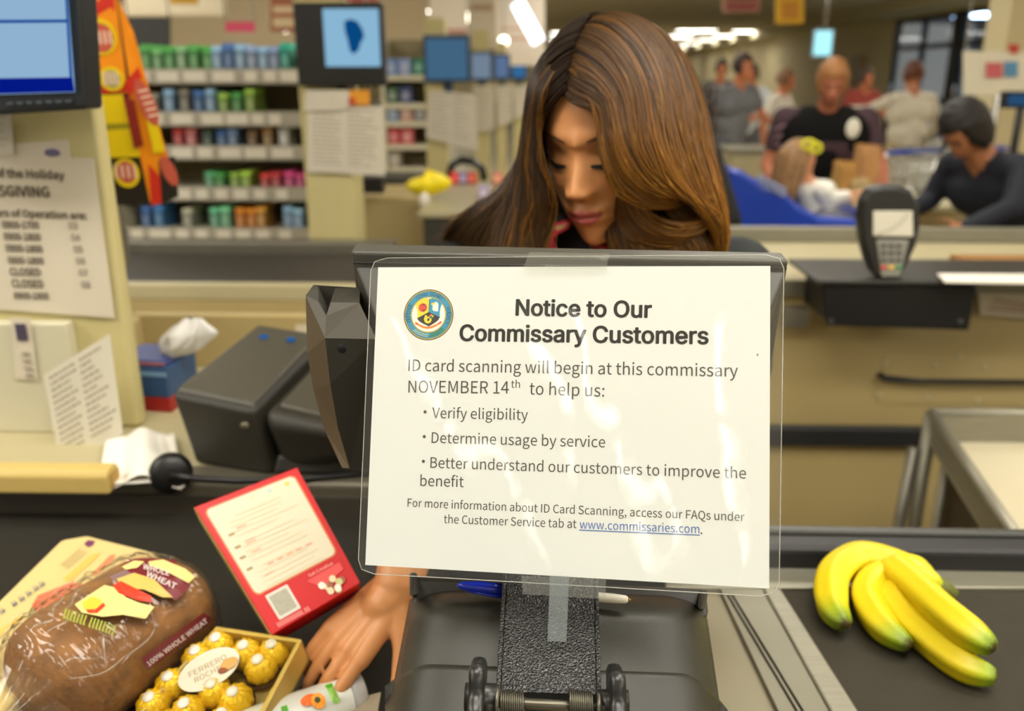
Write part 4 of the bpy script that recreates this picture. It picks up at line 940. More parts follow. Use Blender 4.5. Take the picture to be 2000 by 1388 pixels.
for i in range(14):
    a = math.radians(278+i*3.0); r = .81+.04*(-1)**i; q = (r*math.cos(a), r*math.sin(a)); epoly([(q[0]+.06*math.cos(b+.6), q[1]+.03*math.sin(b+.6)) for b in [k*math.pi/4 for k in range(8)]], 8, z)
R3 = SX.to_3x3()
def arctext(txt, a0, a1, size):
    n = len(txt)
    for i, ch in enumerate(txt):
        if ch == ' ': continue
        a = math.radians(a0+(a1-a0)*(i+.5)/n); c = V((EC.x+ER*.755*math.cos(a), EC.y+ER*.755*math.sin(a), z)); y = V((math.cos(a), math.sin(a), 0)); x = V((y.y, -y.x, 0))
        lay_text(eb, ch, SX @ c, R3 @ x, R3 @ y, size=None, width=.0021 if ch != 'I' else .0006, hs=1, m=10, fnt='bold')
arctext('DEFENSE', 205, 153, 1); arctext('COMMISSARY', 132, 52, 1); arctext('AGENCY', 27, -23, 1)
eb.build('emblem', em, pp)
# ---- laminate pouch
LC = [SUV(*p) for p in ((700, 1118), (1521, 1165), (1531, 498), (727, 505))]
LAMF = film('laminate_film', .05, (.97, .98, .96), 1.46, haze=.03, hcol=(.8, .8, .76), bump=.05, bscale=22)
def lamf(u, v):
    w_, h_, r = .30, .245, .010
    x, y = u*w_, v*h_
    cx_ = min(max(x, r), w_-r); cy_ = min(max(y, r), h_-r); dx, dy = x-cx_, y-cy_
    m_ = max(abs(dx), abs(dy)); L = math.hypot(dx, dy)
    if m_ > 0 and L > 0: x, y = cx_+dx*m_/L, cy_+dy*m_/L
    u2, v2 = x/w_, y/h_
    p = LC[0]*(1-u2)*(1-v2)+LC[1]*u2*(1-v2)+LC[2]*u2*v2+LC[3]*(1-u2)*v2
    b = abs(mnoise.noise(V((p.x*9, p.y*6, 1.3))))*.0016+.00035*mnoise.noise(V((p.x*30, p.y*18, 4)))+.0003
    edge = max(0, abs(p.x)-.142, abs(p.y)-.110)
    return SX @ (p+V((0, 0, .0011+b-.05*edge)))
lo = MB().grid(lamf, 90, 70).build('laminate_pouch', LAMF, nt_)
# edge bead of the pouch
eps = []
for k in range(4):
    for i in range(24):
        t = i/24; u, v = ((t, 0), (1, t), (1-t, 1), (0, 1-t))[k]; eps.append(lamf(u, v))
MB().tube(eps+[eps[0]], .00035, 5).build('pouch_edge', film('edge_film', .1, (.75, .75, .7), 1.6, haze=.35), nt_)
# ---- sticky tape
TAPE = film('clear_tape', .12, (.93, .94, .9), 1.5, haze=.10, hcol=(.7, .7, .64), bump=.1, bscale=120)
TAPEC = film('cloudy_tape', .25, (.8, .84, .84), 1.5, haze=.24, hcol=(.5, .56, .56))
def tapeq(name, pts, mat, z):
    q = [SUV(*p) for p in pts]
    def f(u, v):
        p = q[0]*(1-u)*(1-v)+q[1]*u*(1-v)+q[2]*u*v+q[3]*(1-u)*v
        return SX @ (p+V((0, 0, z+.0006*abs(mnoise.noise(V((p.x*50, p.y*50, 2)))))))
    return MB().grid(f, 14, 10).build(name, mat, nt_)
tapeq('tape', ((1022, 528), (1184, 528), (1192, 497), (1036, 494)), TAPE, .0036)
tapeq('tape', ((1022, 1158), (1184, 1168), (1184, 1128), (1020, 1122)), TAPE, .0034)
tapeq('tape', ((1071, 1248), (1108, 1250), (1113, 1122), (1076, 1122)), TAPEC, .0046)

# ================================================================ register touch display behind it
PL = M('register_plastic', (66, 64, 56), .5, bump=.10, bscale=1400); PL2 = M('register_plastic_dark', (44, 42, 35), .5, bump=.10, bscale=1400)
rg = thing('register_display', 'dark grey register touch display seen from behind, card reader on its left side', 'monitor', D(1110, 720, .72))
fo = [D(684, 490, .71), D(1541, 508, .70), D(1462, 1000, .80), D(752, 990, .80)]
bk = (fo[1]-fo[0]).cross(fo[2]-fo[0]).normalized()
if bk.y < 0: bk = -bk
MB().hexa([fo[3], fo[2], fo[1], fo[0]]+[p+bk*.022 for p in (fo[3], fo[2], fo[1], fo[0])]).build('bezel', PL, rg, bevel=.003, seg=3)
inn = [D(694, 518, .708), D(1534, 528, .698), D(1456, 990, .797), D(760, 980, .797)]
out = [D(756, 650, .69), D(1478, 640, .68), D(1400, 960, .765), D(820, 950, .765)]
mb = MB(); inn_ = [p-bk*.0015 for p in inn]; out_ = [p-bk*.012 for p in out]
mb.add(inn_+out_, [(4, 5, 6, 7), (0, 1, 5, 4), (1, 2, 6, 5), (2, 3, 7, 6), (3, 0, 4, 7), (3, 2, 1, 0)]); mb.build('rear_shell', PL2, rg, bevel=.002)
mb = MB(); s0 = [p-bk*.0005 for p in (D(690, 513, .709), D(1536, 524, .699))]; mb.tube(s0, .0008, 6); mb.build('seam', BLACKP, rg)
# a thin glass front on the cashier side
sc_q = [fo[0].lerp(fo[2], .05), fo[1].lerp(fo[3], .05), fo[2].lerp(fo[0], .05), fo[3].lerp(fo[1], .05)]
MB().hexa([p+bk*.0225 for p in sc_q]+[p+bk*.024 for p in sc_q]).build('screen', M('screen_dark', (20, 24, 30), .1), rg)
cr = MB()
A, Bq, C, Dd = D(635, 660, .672), D(735, 662, .668), D(730, 915, .715), D(683, 914, .720)
m1, m2 = D(645, 750, .685), D(660, 835, .703)
T = [D(597, 577, .700), D(629, 588, .698), D(648, 606, .700), D(640, 590, .70), D(658, 588, .697), D(702, 590, .695), D(738, 660, .69)]
cr.add([A, m1, m2, Dd, C, Bq], [(0, 1, 2, 3, 4, 5)])
cr.add([T[0], D(622, 589, .699), D(637, 616, .69), D(646, 590, .697), D(702, 591, .695), Bq, A], [(6, 5, 4, 3, 2, 1, 0)], 1)
l0, l1, l2, l3 = D(600, 690, .706), D(612, 760, .713), D(632, 835, .728), D(668, 913, .742)
cr.add([T[0], A, m1, m2, Dd, l3, l2, l1, l0], [(0, 8, 2, 1), (8, 7, 3, 2), (7, 6, 4, 3)] if 0 else [(0, 8, 7, 2, 1), (7, 6, 3, 2), (6, 5, 4, 3)], 2)
tp = [T[0], D(622, 589, .699), D(637, 616, .69), D(646, 590, .697), D(702, 591, .695)]
up = [D(612, 556, .722), D(622, 559, .722), D(641, 600, .715), D(655, 561, .720), D(704, 562, .715)]
for i in range(4): cr.add([tp[i], tp[i+1], up[i+1], up[i]], [(0, 1, 2, 3)], 0)
cr.add([tp[0], up[0], D(604, 700, .735), l0], [(0, 1, 2, 3)], 2)
bkq = [up[0], up[4], D(735, 900, .76), D(672, 914, .765), l3, l2, l1, l0, D(604, 700, .735)]
cr.add([Dd, C, D(735, 914, .76), D(672, 914, .765), l3], [(0, 1, 2, 3, 4)][0:1], 0)
cr.add([up[0], up[4], D(735, 914, .762), D(672, 914, .765), D(640, 840, .755), D(606, 700, .742)], [(0, 1, 2, 3, 4, 5)], 0)
crd = cr.build('card_reader', [PL2, M('reader_facet', (60, 56, 47), .5, bump=.08, bscale=1200), M('reader_side', (84, 70, 52), .5)], rg)
q = D(668, 681, .674); nrm = (Bq-A).cross(C-A).normalized(); nrm = nrm if nrm.y < 0 else -nrm
MB().lathe([(.0036, -.001), (.0036, .0006), (.001, .0007)], q, nrm, 20).build('lock_hole', M('hole_black', (8, 8, 7), .8), crd)

# ================================================================ slip printer under the notice
sp = thing('slip_printer', 'dark grey rounded printer body under the notice, with a moulded lower panel', 'printer', D(1090, 1300, .60))
def spf(u, v, z=0.0):
    e = 2*u-1
    l = 800-60*v-(0); r = 1378+44*v
    top = 1150+22*abs(e)**10+ (14*u); 
    px = l+(r-l)*u; py = top+(1480-top)*v
    rnd_ = 1-(1-abs(e)**7)**.5
    vv = max(0, (0.16-v)/.16); rt = 1-math.sqrt(max(0, 1-vv*vv))
    d = .665-.075*v+.055*rnd_+.05*rt-.02*math.sin(math.pi*u)*(1-.4*v)*0.4
    return D(px, py, d-z)
g_ = MB().grid(lambda u, v: spf(u, v), 60, 40, flip=True).build('body', M('printer_body', (52, 51, 43), .48, bump=.12, bscale=1500), sp, solid=.012)
def lpf(u, v):
    px = 752+(1424-752)*u; topy = 1296+.036*(px-830)
    if px < 840: topy += 46*((840-px)/88)**1.6
    if px > 1330: topy += 72*((px-1330)/94)**1.7
    py = topy+(1490-topy)*v; uu = min(1, max(0, (px-(800-60*.5))/(1400-770)))
    vg = (py-1170)/(1480-1170); e = 2*min(1, max(0, (px-(800-60*vg))/((1378+44*vg)-(800-60*vg))))-1
    d = .665-.075*vg+.055*(1-(1-min(1, abs(e))**7)**.5)-.008*math.sin(math.pi*min(1, max(0, (e+1)/2)))*(1-.4*vg)
    return D(px, py, d-.0035)
MB().grid(lpf, 60, 16, flip=True).build('lower_panel', M('printer_panel', (43, 42, 34), .45, bump=.10, bscale=1500), sp, solid=.003)
MB().hexa([D(806, 1190, .70), D(1384, 1205, .70), D(1384, 1205, .72), D(806, 1190, .72), D(803, 1125, .72), D(1378, 1150, .72), D(1378, 1150, .76), D(803, 1125, .76)]).build('rear_tray', PL2, sp, bevel=.004)
MB().hexa([D(800, 1165, .665), D(818, 1160, .665), D(818, 1160, .72), D(800, 1165, .72), D(800, 1118, .70), D(815, 1118, .70), D(815, 1118, .74), D(800, 1118, .74)]).build('side_ear', PL2, sp, bevel=.002)
MB().hexa([D(1362, 1188, .655), D(1376, 1190, .655), D(1376, 1190, .71), D(1362, 1188, .71), D(1366, 1150, .69), D(1384, 1152, .69), D(1384, 1152, .73), D(1366, 1150, .73)]).build('side_ear', PL2, sp, bevel=.002)
# pen in the tray
pn = thing('ballpoint_pen', 'white ballpoint pen with a blue cap lying behind the bracket', 'pen', D(1060, 1160, .655))
pa, pb, pc_, pd = D(892, 1142, .662), D(962, 1149, .660), D(990, 1152, .659), D(1222, 1170, .650)
MB().tube([pa, pa.lerp(pb, .12), pa.lerp(pb, .5), pb, pc_], [.0008, .0028, .0043, .0046, .0046], 14).build('cap', M('pen_blue', (22, 44, 168), .25), pn)
MB().tube([pa.lerp(pb, .3)-V((0, .002, .003)), pb-V((0, .003, .004)), pc_-V((0, .003, .0045))], [.001, .0014, .0014], 8).build('clip', M('pen_blue', (22, 44, 168)), pn)
MB().tube([pc_, pc_.lerp(pd, .9), pd, pd.lerp(pc_, -.02)], [.0036, .0036, .003, .0018], 14).build('barrel', M('pen_white', (214, 208, 190), .35), pn)
pe = pd.lerp(pc_, -.02); pf = pd+(pd-pc_)*.045
MB().tube([pe, pf], [.0014, .0005], 8).build('tip', M('brass', (170, 130, 60), .3, metal=.8), pn)
# ================================================================ bracket arm
TEX = bpy.data.materials.new('textured_enamel'); TEX.use_nodes = True; nt = TEX.node_tree; b = nt.nodes['Principled BSDF']
b.inputs['Base Color'].default_value = lin((26, 26, 26)); b.inputs['Roughness'].default_value = .3; b.inputs['Specular IOR Level'].default_value = .7
tcn = nt.nodes.new('ShaderNodeTexCoord'); vo = nt.nodes.new('ShaderNodeTexVoronoi'); vo.inputs['Scale'].default_value = 820; vo.feature = 'SMOOTH_F1'
nz = nt.nodes.new('ShaderNodeTexNoise'); nz.inputs['Scale'].default_value = 500; mxn = nt.nodes.new('ShaderNodeMixRGB'); mxn.inputs[0].default_value = .0012
nt.links.new(tcn.outputs['Object'], nz.inputs[0]); nt.links.new(tcn.outputs['Object'], mxn.inputs[1]); nt.links.new(nz.outputs['Color'], mxn.inputs[2]); nt.links.new(mxn.outputs[0], vo.inputs['Vector'])
bpn = nt.nodes.new('ShaderNodeBump'); bpn.inputs['Strength'].default_value = 1.0; bpn.inputs['Distance'].default_value = .0013
nt.links.new(vo.outputs['Distance'], bpn.inputs['Height']); nt.links.new(bpn.outputs[0], b.inputs['Normal'])
ar = thing('mounting_arm', 'black textured metal bracket arm with clamp knobs holding the register display', 'bracket', D(1075, 1300, .58))
def strip(ps, d, th=.004):
    for i in range(len(ps)-1):
        pass
up0, up1, md0, md1, lo0, lo1 = D(992, 1100, .650), D(1160, 1106, .645), D(986, 1190, .628), D(1162, 1197, .624), D(977, 1352, .572), D(1166, 1357, .569)
tb = V((0, .006, -.002))
mb = MB(); mb.add([up0, up1, md1, md0, lo0, lo1]+[p+tb for p in (up0, up1, md1, md0, lo0, lo1)], [(0, 3, 2, 1), (3, 4, 5, 2), (6, 7, 8, 9), (9, 8, 11, 10), (0, 1, 7, 6), (4, 10, 11, 5), (0, 6, 9, 3), (3, 9, 10, 4), (1, 2, 8, 7), (2, 5, 11, 8)])
mb.build('plate', TEX, ar, bevel=.0015, seg=3)
for a, b_, c_ in ((up0, md0, lo0), (up1, md1, lo1)):
    fl = MB(); dd = V((0, .030, -.010)); th = (up1-up0).normalized()*.003*(-1 if a is up0 else 1)
    fl.add([a, b_, c_, c_+dd, b_+dd, a+dd]+[p+th for p in (a, b_, c_, c_+dd, b_+dd, a+dd)], [(0, 1, 4, 5), (1, 2, 3, 4), (6, 11, 10, 7), (7, 10, 9, 8), (0, 5, 11, 6), (0, 6, 7, 1), (1, 7, 8, 2), (2, 8, 9, 3), (3, 9, 10, 4), (4, 10, 11, 5)])
    fl.build('side_flange', TEX, ar, bevel=.0008)
xr = (lo1-lo0).normalized()
BOLT = M('bolt_steel', (92, 88, 76), .35, metal=.8); KN = M('knob_black', (26, 26, 25), .32)
hy = D(1075, 1378, .556)
def on(px, py=1378, d=.556): return D(px, py, d)
MB().cyl(on(928, 1368), on(1205, 1384), .0035, n=16).build('rod', BOLT, ar)
for px0, px1, r, nm in ((944, 966, .0098, 'spacer'), (966, 974, .0115, 'washer'), (1182, 1163, .0098, 'spacer'), (1172, 1164, .0115, 'washer')):
    MB().cyl(on(px0, 1370+(px0-928)*.055), on(px1, 1370+(px1-928)*.055), r, n=24).build(nm, BOLT if nm == 'washer' else PL2, ar)
for px0, px1 in ((978, 1024), (1112, 1158)):
    mb = MB(); a_, b_ = on(px0, 1374), on(px1, 1379); pts = []
    for i in range(140):
        t = i/139; q = a_.lerp(b_, t); ang = t*2*math.pi*11; y, zz = V((0, 1, 0)), V((0, 0, 1)); pts.append(q+y*.0085*math.cos(ang)+zz*.0085*math.sin(ang))
    mb.tube(pts, .0007, 5); mb.build('spring', BOLT, ar)
mb = MB(); mb.hexa([on(980, 1362, .575), on(1162, 1366, .575), on(1162, 1366, .60), on(980, 1362, .60), on(980, 1356, .60), on(1162, 1358, .60), on(1162, 1356, .62), on(980, 1356, .62)]); 
mb = MB(); mb.slab([on(975, 1440, .585), on(1168, 1440, .585), on(1166, 1352, .585), on(978, 1350, .585)], V((0, .004, -.001))); mb.build('inner_plate', BLACKP, ar)
for (cx_, cy_, s) in ((933, 1362, -1), (1203, 1375, 1)):
    c = on(cx_, cy_); mb = MB()
    def lob(u, v):
        a = u*2*math.pi; r = (.0235+.0035*math.cos(5*a+.8))*[.0, .86, .97, 1, .97, .86, 0][int(round(v*6))]
        h = [.0, 0, .0015, .005, .0085, .010, .010][int(round(v*6))]
        return c-xr*.005+xr*h+V((0, 0, 1))*r*math.cos(a)+V((0, 1, 0))*r*math.sin(a)
    mb.grid(lob, 60, 6); k_ = mb.build('knob', KN, ar)
    MB().cyl(c+xr*s*(-.012), c+xr*s*.008, .009, n=20).build('knob_hub', KN, ar)

# ================================================================ our own checkout lane
ZC = .93
ln = thing('checkout_lane', 'near checkout counter with steel edges, dark belts and a cream booth wall', 'checkout counter', (0, .9, 0))
# right: belt, steel frame, rails
def ZQ(pts, z0, z1, name, mat, par=ln, bevel=0):
    q = [AZ(px, py, z1) for px, py in pts]; mb = MB(); n = len(q)
    mb.add(q+[V((p.x, p.y, z0)) for p in q], [tuple(range(n))[::-1], tuple(range(n, 2*n))]+[(i, (i+1) % n, n+(i+1) % n, n+i) for i in range(n)])
    return mb.build(name, mat, par, bevel=bevel)
ZQ([(1516, 1150), (2600, 1150), (3300, 1600), (1800, 1600)], .88, ZC, 'conveyor_belt', BELT)
ZQ([(1300, 1108), (2400, 1108), (2400, 1147), (1300, 1147)], .85, ZC+.004, 'rear_steel_strip', STEEL, bevel=.0015)
ZQ([(1490, 1147), (1524, 1147), (1812, 1600), (1740, 1600)], .86, ZC+.005, 'steel_edge', STEEL, bevel=.002)
ZQ([(1405, 1147), (1488, 1147), (1738, 1600), (1620, 1600)], .86, ZC+.002, 'steel_apron', M('apron_steel', (120, 116, 98), .42, metal=.4, var=.05, vscale=10), bevel=.001)
gr = MB()
for dx in (0, 9):
    gr.tube([AZ(1421+dx, 1160, ZC+.003), AZ(1684+dx*1.6, 1600, ZC+.003)], .0011, 6)
gr.build('groove', BOLT, ln)
ZQ([(1000, 1147), (1403, 1147), (1616, 1600), (900, 1600)], .86, ZC-.003, 'scanner_plate', M('scanner_plate', (128, 121, 98), .45, metal=.3))
ra = AZ(1520, 1106, ZC+.006); rb = AZ(2400, 1110, ZC+.006)
rbx = MB(); rbx.box((ra.x-.4, ra.y, .80), (rb.x, ra.y+.035, ZC+.032)); rbx.build('black_rail', RUBBER, ln, bevel=.008, seg=3)
MB().box((ra.x-.4, ra.y+.035, .80), (rb.x, ra.y+.05, ZC+.036)).build('rail_cap', M('rail_cap', (58, 58, 54), .35), ln, bevel=.004)
MB().box((.55, -.3, 0), (2.0, ra.y+.04, .86)).build('cabinet', BEIGE, ln)
# left: sunken belt for the goods, rail, booth
ZL = .905; LRY = 1.105
MB().box((-1.6, -.2, .85), (AZ(770, 1300, ZL).x+.05, LRY, ZL)).build('conveyor_belt', M('belt_left', (38, 35, 28), .8, spec=.25, bump=.2, bscale=600), ln)
MB().box((-1.6, -.2, .0), (AZ(770, 1300, ZL).x+.05, LRY, .85)).build('cabinet', BEIGE, ln)
xr0 = AY(790, 985, LRY).x
MB().box((-1.6, LRY, .80), (xr0+.02, LRY+.058, .955)).build('grey_rail', M('rail_grey', (96, 90, 76), .42, metal=.3), ln, bevel=.008, seg=3)
MB().box((-1.6, LRY-.006, .80), (xr0+.02, LRY, .935)).build('belt_wall', M('belt_wall', (58, 53, 44), .6), ln)
MB().box((-1.35, LRY+.058, .90), (xr0+.02, 1.66, .952)).build('booth_counter', M('booth_counter', (178, 168, 130), .45), ln)
MB().box((-1.35, LRY+.058, .0), (xr0, 1.66, .90)).build('booth_cabinet', BEIGE, ln)
BY = 1.62
bz = AY(400, 616, BY).z
bx0 = AY(285, 700, BY).x
MB().box((bx0-.02, BY, .952), (AY(760, 650, BY).x, BY+.03, bz)).build('booth_wall', M('booth_wall', (172, 153, 104), .55, var=.02), ln, bevel=.003)
MB().box((bx0-.03, 1.45, .952), (bx0, BY+.03, bz-.004)).build('booth_side_wall', M('booth_side', (180, 162, 114), .55), ln, bevel=.003)
# ================================================================ booth things
ZB = .952
PO = 1.30                         # front plane of the post at the left
xpost = AY(238, 469, PO+.03).x
o = MB().box((-1.6, PO+.004, ZB), (xpost, PO+.036, 1.75)).build('booth_post', CREAM, bevel=.008, seg=3); tag(o, 'cream booth post at the left edge carrying the posted hours', 'post')
o = MB().box((-1.6, PO-.02, ZB), (AY(150, 760, PO-.02).x, PO+.003, AY(100, 625, PO).z)).build('post_panel', M('post_panel', (200, 194, 166), .5), bevel=.003); tag(o, 'pale panel on the lower part of the left post', 'panel')
# posted hours sheet
def psheet(name, lab, quad_px, Y, rows, seed, mat=PAPER2, cols=1, cat='notice'):
    q = [AY(x, y, Y) for x, y in quad_px]; return sheet(name, lab, *q, mat=mat, rows_=rows, seed=seed, cols=cols, cat=cat), q
PA = M('paper_hours', (208, 198, 176), .75, var=.02, vscale=5)
th, q = psheet('posted_hours', 'white holiday opening hours sheet taped to the left post', ((-60, 600), (224, 621), (183, 309), (-60, 296)), PO-.002, 0, 1, PA)
pap = th.children[0]
hm = MB()
def tline(txt, x0, y0, x1, y1, h=1.0, fnt='sans'):
    a, b = AY(x0, y0, PO-.0035), AY(x1, y1, PO-.0035); d = (b-a); L = d.length; d.normalize(); n = d.cross(V((0, 1, 0))); n = n if n.z > 0 else -n
    lay_text(hm, txt, a, d, n, width=L, hs=h, fnt=fnt, offset=.012)
tline('Hours of the Holiday', -72, 343, 127, 350); tline('THANKSGIVING', -90, 380, 98, 385)
tline('Our Hours of Operation are:', -70, 420, 170, 428)
for k, (tx, xa, xb) in enumerate((('0900-1700', 5, 77), ('0900-1800', 8, 80), ('0900-1800', 12, 84), ('0900-1800', 16, 86), ('CLOSED', 20, 80), ('CLOSED', 24, 86), ('0900-1900', 28, 96))):
    y = 445+k*23; tline(tx, xa, y, xb, y+1.5, 1.2)
hm.build('lettering', M('ink_hours', (84, 72, 60), .7), pap)
hm = MB()
for k in range(6): tline('0%d' % (k+3), 134+k*5, 446+k*23, 152+k*5, 447+k*23, 1.0)
hm.build('lettering', M('ink_hours_pale', (150, 140, 126), .7), pap)
psheet('posted_note', 'white slip with a small blue mark just above the holiday hours sheet', ((30, 312), (138, 314), (134, 273), (30, 280)), PO+.001, 0, 2, PA)
c = AY(102, 298, PO-.002); o = MB().ell(c, [(.012, 0, 0), (0, .0005, 0), (0, 0, .006)]).build('blue_mark', pal((104, 96, 128))); tag(o, 'small faded blue stamp on the slip above the hours sheet', 'stamp')
psheet('receipt_strip', 'narrow white receipt strip at the top left edge of the post', ((-30, 308), (27, 302), (22, 222), (-30, 222)), PO-.004, 5, 6, PAPER2)
# lower strips and leaning list
th, q = psheet('door_label', 'narrow white label with a dark mark on the lower post', ((30, 740), (74, 742), (58, 622), (20, 620)), PO-.024, 0, 3, PA)
a, b = AY(38, 660, PO-.027), AY(46, 640, PO-.027)
MB().box((a.x-.004, a.y, a.z-.004), (b.x+.003, a.y+.002, b.z+.006)).build('mark', pal((70, 62, 80)), th)
hm = MB()
for k in range(4):
    a = AY(50+k*2.5, 690+k*14, PO-.027); hm.cbox(a, (.012, .002, .004))
hm.build('print', INKF, th)
Yl = 1.235
th, q = psheet('leaning_list', 'white ruled list leaning against the booth side wall', ((118, 912), (240, 846), (214, 652), (84, 732)), Yl, 13, 12, M('paper_list', (216, 210, 190), .7), cols=2)
# cream bar on the rail
bar = thing('divider_bar', 'cream plastic divider bar lying on the grey counter rail at the left', 'divider bar', AZ(100, 950, .956))
ba, bb = AZ(-120, 962, .956), AZ(214, 966, .956); n_ = (bb-ba).normalized(); pr = V((-n_.y, n_.x, 0)); hU = V((0, 0, 1))
sec = [(-.0, 0), (.038, 0), (.038, .024), (.030, .034), (.006, .034), (0, .026)]
mb = MB(); va = [ba+pr*x+hU*z_ for x, z_ in sec]; mb.prism(va, n_*(bb-ba).length); mb.build('bar', M('bar_cream', (198, 172, 100), .5), bar, bevel=.003)
mb = MB(); c = bb+pr*.018+hU*.017; mb.cbox(c+n_*.001, (.002, .022, .02)); mb.build('end_cap', M('bar_end', (176, 140, 70), .6), bar)
# tissue box
tz = AZ(290, 818, ZB); tb_ = thing('tissue_box', 'blue tissue box with a red lower band and a white tissue standing out', 'tissue box', tz)
X = Matrix.Translation((AY(303, 760, 1.42).x, 1.43, ZB)) @ Matrix.Rotation(-.12, 4, 'Z') @ Matrix.Scale(.93, 4)
MB().box((-.055, -.055, .028), (.055, .055, .085), X=X).build('box', M('tissue_blue', (46, 78, 120), .5), tb_, bevel=.003)
MB().box((-.0553, -.0553, 0), (.0553, .0553, .028), X=X).build('red_band', M('tissue_red', (158, 30, 28), .5), tb_, bevel=.002)
MB().box((-.05, -.05, .085), (.05, .05, .098), X=X).build('lid', M('tissue_lid', (58, 72, 132), .5), tb_, bevel=.003)
MB().box((-.0555, -.056, .070), (.0555, -.0553, .078), X=X).build('stripe', pal((120, 160, 200)), tb_)
MB().box((-.051, -.051, .090), (.051, -.0502, .094), X=X).build('stripe', pal((196, 120, 120)), tb_)
tc_ = AY(366, 712, 1.42); tc_.z = ZB+.118
def tisf(u, v):
    a = u*2*math.pi; r = (.010+.026*math.sin(math.pi*min(1, v*.9+.08))**1.0)*(1+.30*math.sin(3*a+v*2)+.18*math.sin(7*a+3*v)+.25*mnoise.noise(V((math.cos(a)*2, math.sin(a)*2, v*4))))
    return V((tc_.x-.022+.034*v+.008*math.sin(v*2.4)+r*math.cos(a), tc_.y+.6*r*math.sin(a), tc_.z-.030+.068*v))
MB().grid(tisf, 42, 14).build('tissue', M('tissue_white', (226, 224, 218), .85), tb_)
# receipt printer
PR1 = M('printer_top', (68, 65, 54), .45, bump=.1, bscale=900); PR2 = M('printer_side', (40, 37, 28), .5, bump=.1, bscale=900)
b0 = AZ(395, 955, ZB); rp = thing('receipt_printer', 'large dark grey receipt printer with two blue buttons beside the tissue box', 'printer', b0)
ang = -.30; X = Matrix.Translation((b0.x-.052, 1.170, ZB)) @ Matrix.Rotation(ang, 4, 'Z')
mb = MB(); a = [(0.012, 0, 0), (.145, 0, 0), (.145, .21, 0), (.012, .21, 0), (-.012, -.006, .112), (.128, -.006, .104), (.120, .21, .150), (-.004, .21, .156)]
mb.hexa([X @ V(p) for p in a]); mb.build('body', PR2, rp, bevel=.010, seg=4)
mb = MB(); mb.hexa([X @ V(p) for p in ((-.008, 0, .112), (.125, 0, .104), (.118, .205, .150), (-.002, .205, .155), (-.004, .006, .120), (.121, .006, .112), (.114, .20, .157), (.002, .20, .162))]); top = mb.build('lid', PR1, rp, bevel=.004, seg=3)
mb = MB()
pts = [(0.146, .0), (.16, -.004), (.26, -.002), (.272, .006), (.272, .20), (.146, .21)]
prf = [(.0, .030), (.006, .012), (.02, .0)]
mb.hexa([X @ V(p) for p in ((.150, .015, .0), (.262, .02, .03), (.262, .21, .02), (.150, .21, .0), (.132, -.004, .098), (.262, -.004, .088), (.252, .21, .128), (.124, .21, .142))]); mb.build('side_module', PR2, rp, bevel=.022, seg=6)
mb = MB(); mb.hexa([X @ V(p) for p in ((.150, .02, .092), (.246, .02, .084), (.24, .15, .112), (.146, .15, .124), (.152, .022, .106), (.244, .022, .098), (.238, .148, .125), (.148, .148, .136))]); mb.build('side_lid', PR1, rp, bevel=.006, seg=3)
mb = MB(); mb.hexa([X @ V(p) for p in ((.145, .0, .004), (.290, .05, .004), (.290, .22, .004), (.12, .22, .004), (.15, .01, .032), (.285, .055, .028), (.285, .22, .028), (.12, .22, .04))]); mb.build('cable_tray', M('printer_base_dark', (38, 36, 30), .5), rp, bevel=.006)
for px, py in ((461, 707), (508, 713)):
    c = X @ V((0, 0, 0)); k = AY(px, py, 1.40); 
    lo_ = X.inverted() @ AY(px, py, 1.39); 
    rr = RAY(px, py); rl = X.inverted().to_3x3() @ rr; ol_ = X.inverted() @ O; t_ = (.150-ol_.z)/rl.z; c = X @ V((.035 if px < 480 else .085, .165, .1545))
    MB().ell(c, [(.0075, 0, 0), (0, .006, 0), (0, 0, .003)]).build('button', emis('button_blue_%d' % px, (40, 120, 200), .7), top)
c = X @ V((.112, -.0055, .078)); MB().ell(c, [(.007, 0, 0), (0, .002, 0), (0, 0, .005)]).build('keyhole', M('key_metal', (130, 124, 104), .35, metal=.6), rp)
# white label on the booth wall
th = thing('wall_label', 'white barcode label on the booth wall behind the printer', 'label', AY(596, 680, BY-.002))
q = [AY(x, y, BY-.0015) for x, y in ((580, 716), (640, 718), (637, 636), (577, 634))]; MB().slab(q, (0, .001, 0)).build('paper', PA, th)
mb = MB()
for k in range(4): mb.slab([AY(x, y, BY-.003) for x, y in ((585, 662+k*15), (622, 663+k*15), (622, 654+k*15), (585, 653+k*15))], (0, .0005, 0))
mb.build('print', pal((130, 118, 100)), th)
# curled white papers and black hand scanner
def pcf(off, ph):
    A_, B_, C_, D_ = AZ(190+off, 956, ZB+.006), AZ(356+off*.4, 956, ZB+.004), AZ(334+off*.4, 850, ZB+.004), AZ(206+off, 862, ZB+.01)
    def f(u, v):
        p = A_*(1-u)*(1-v)+B_*u*(1-v)+C_*u*v+D_*(1-u)*v
        return p+V((0, 0, .014*math.sin(math.pi*u)**2*(1-.3*v)+.004*math.sin(9*u+ph)+ph*.0015))
    return f
o = MB().grid(pcf(0, .5), 24, 12).build('loose_papers', M('papers_white', (230, 226, 214), .7), solid=.0015); tag(o, 'curled white papers lying left of the black hand scanner', 'paper')
o = MB().grid(pcf(14, 3.5), 24, 12).build('loose_papers', M('papers_white', (230, 226, 214)), solid=.001); tag(o, 'upper sheet of the curled papers beside the printer', 'paper')
c = AZ(326, 955, ZB); sc_t = thing('hand_scanner', 'black rounded scanner cradle with a cord in front of the printer', 'scanner', c)
def scf(u, v):
    a = math.pi*u; r = .042*(1-.1*v); return V((c.x+.004+r*math.cos(math.pi-a)*1.0, c.y+.0+.05*v-.0, ZB+.001+.052*math.sin(a)))
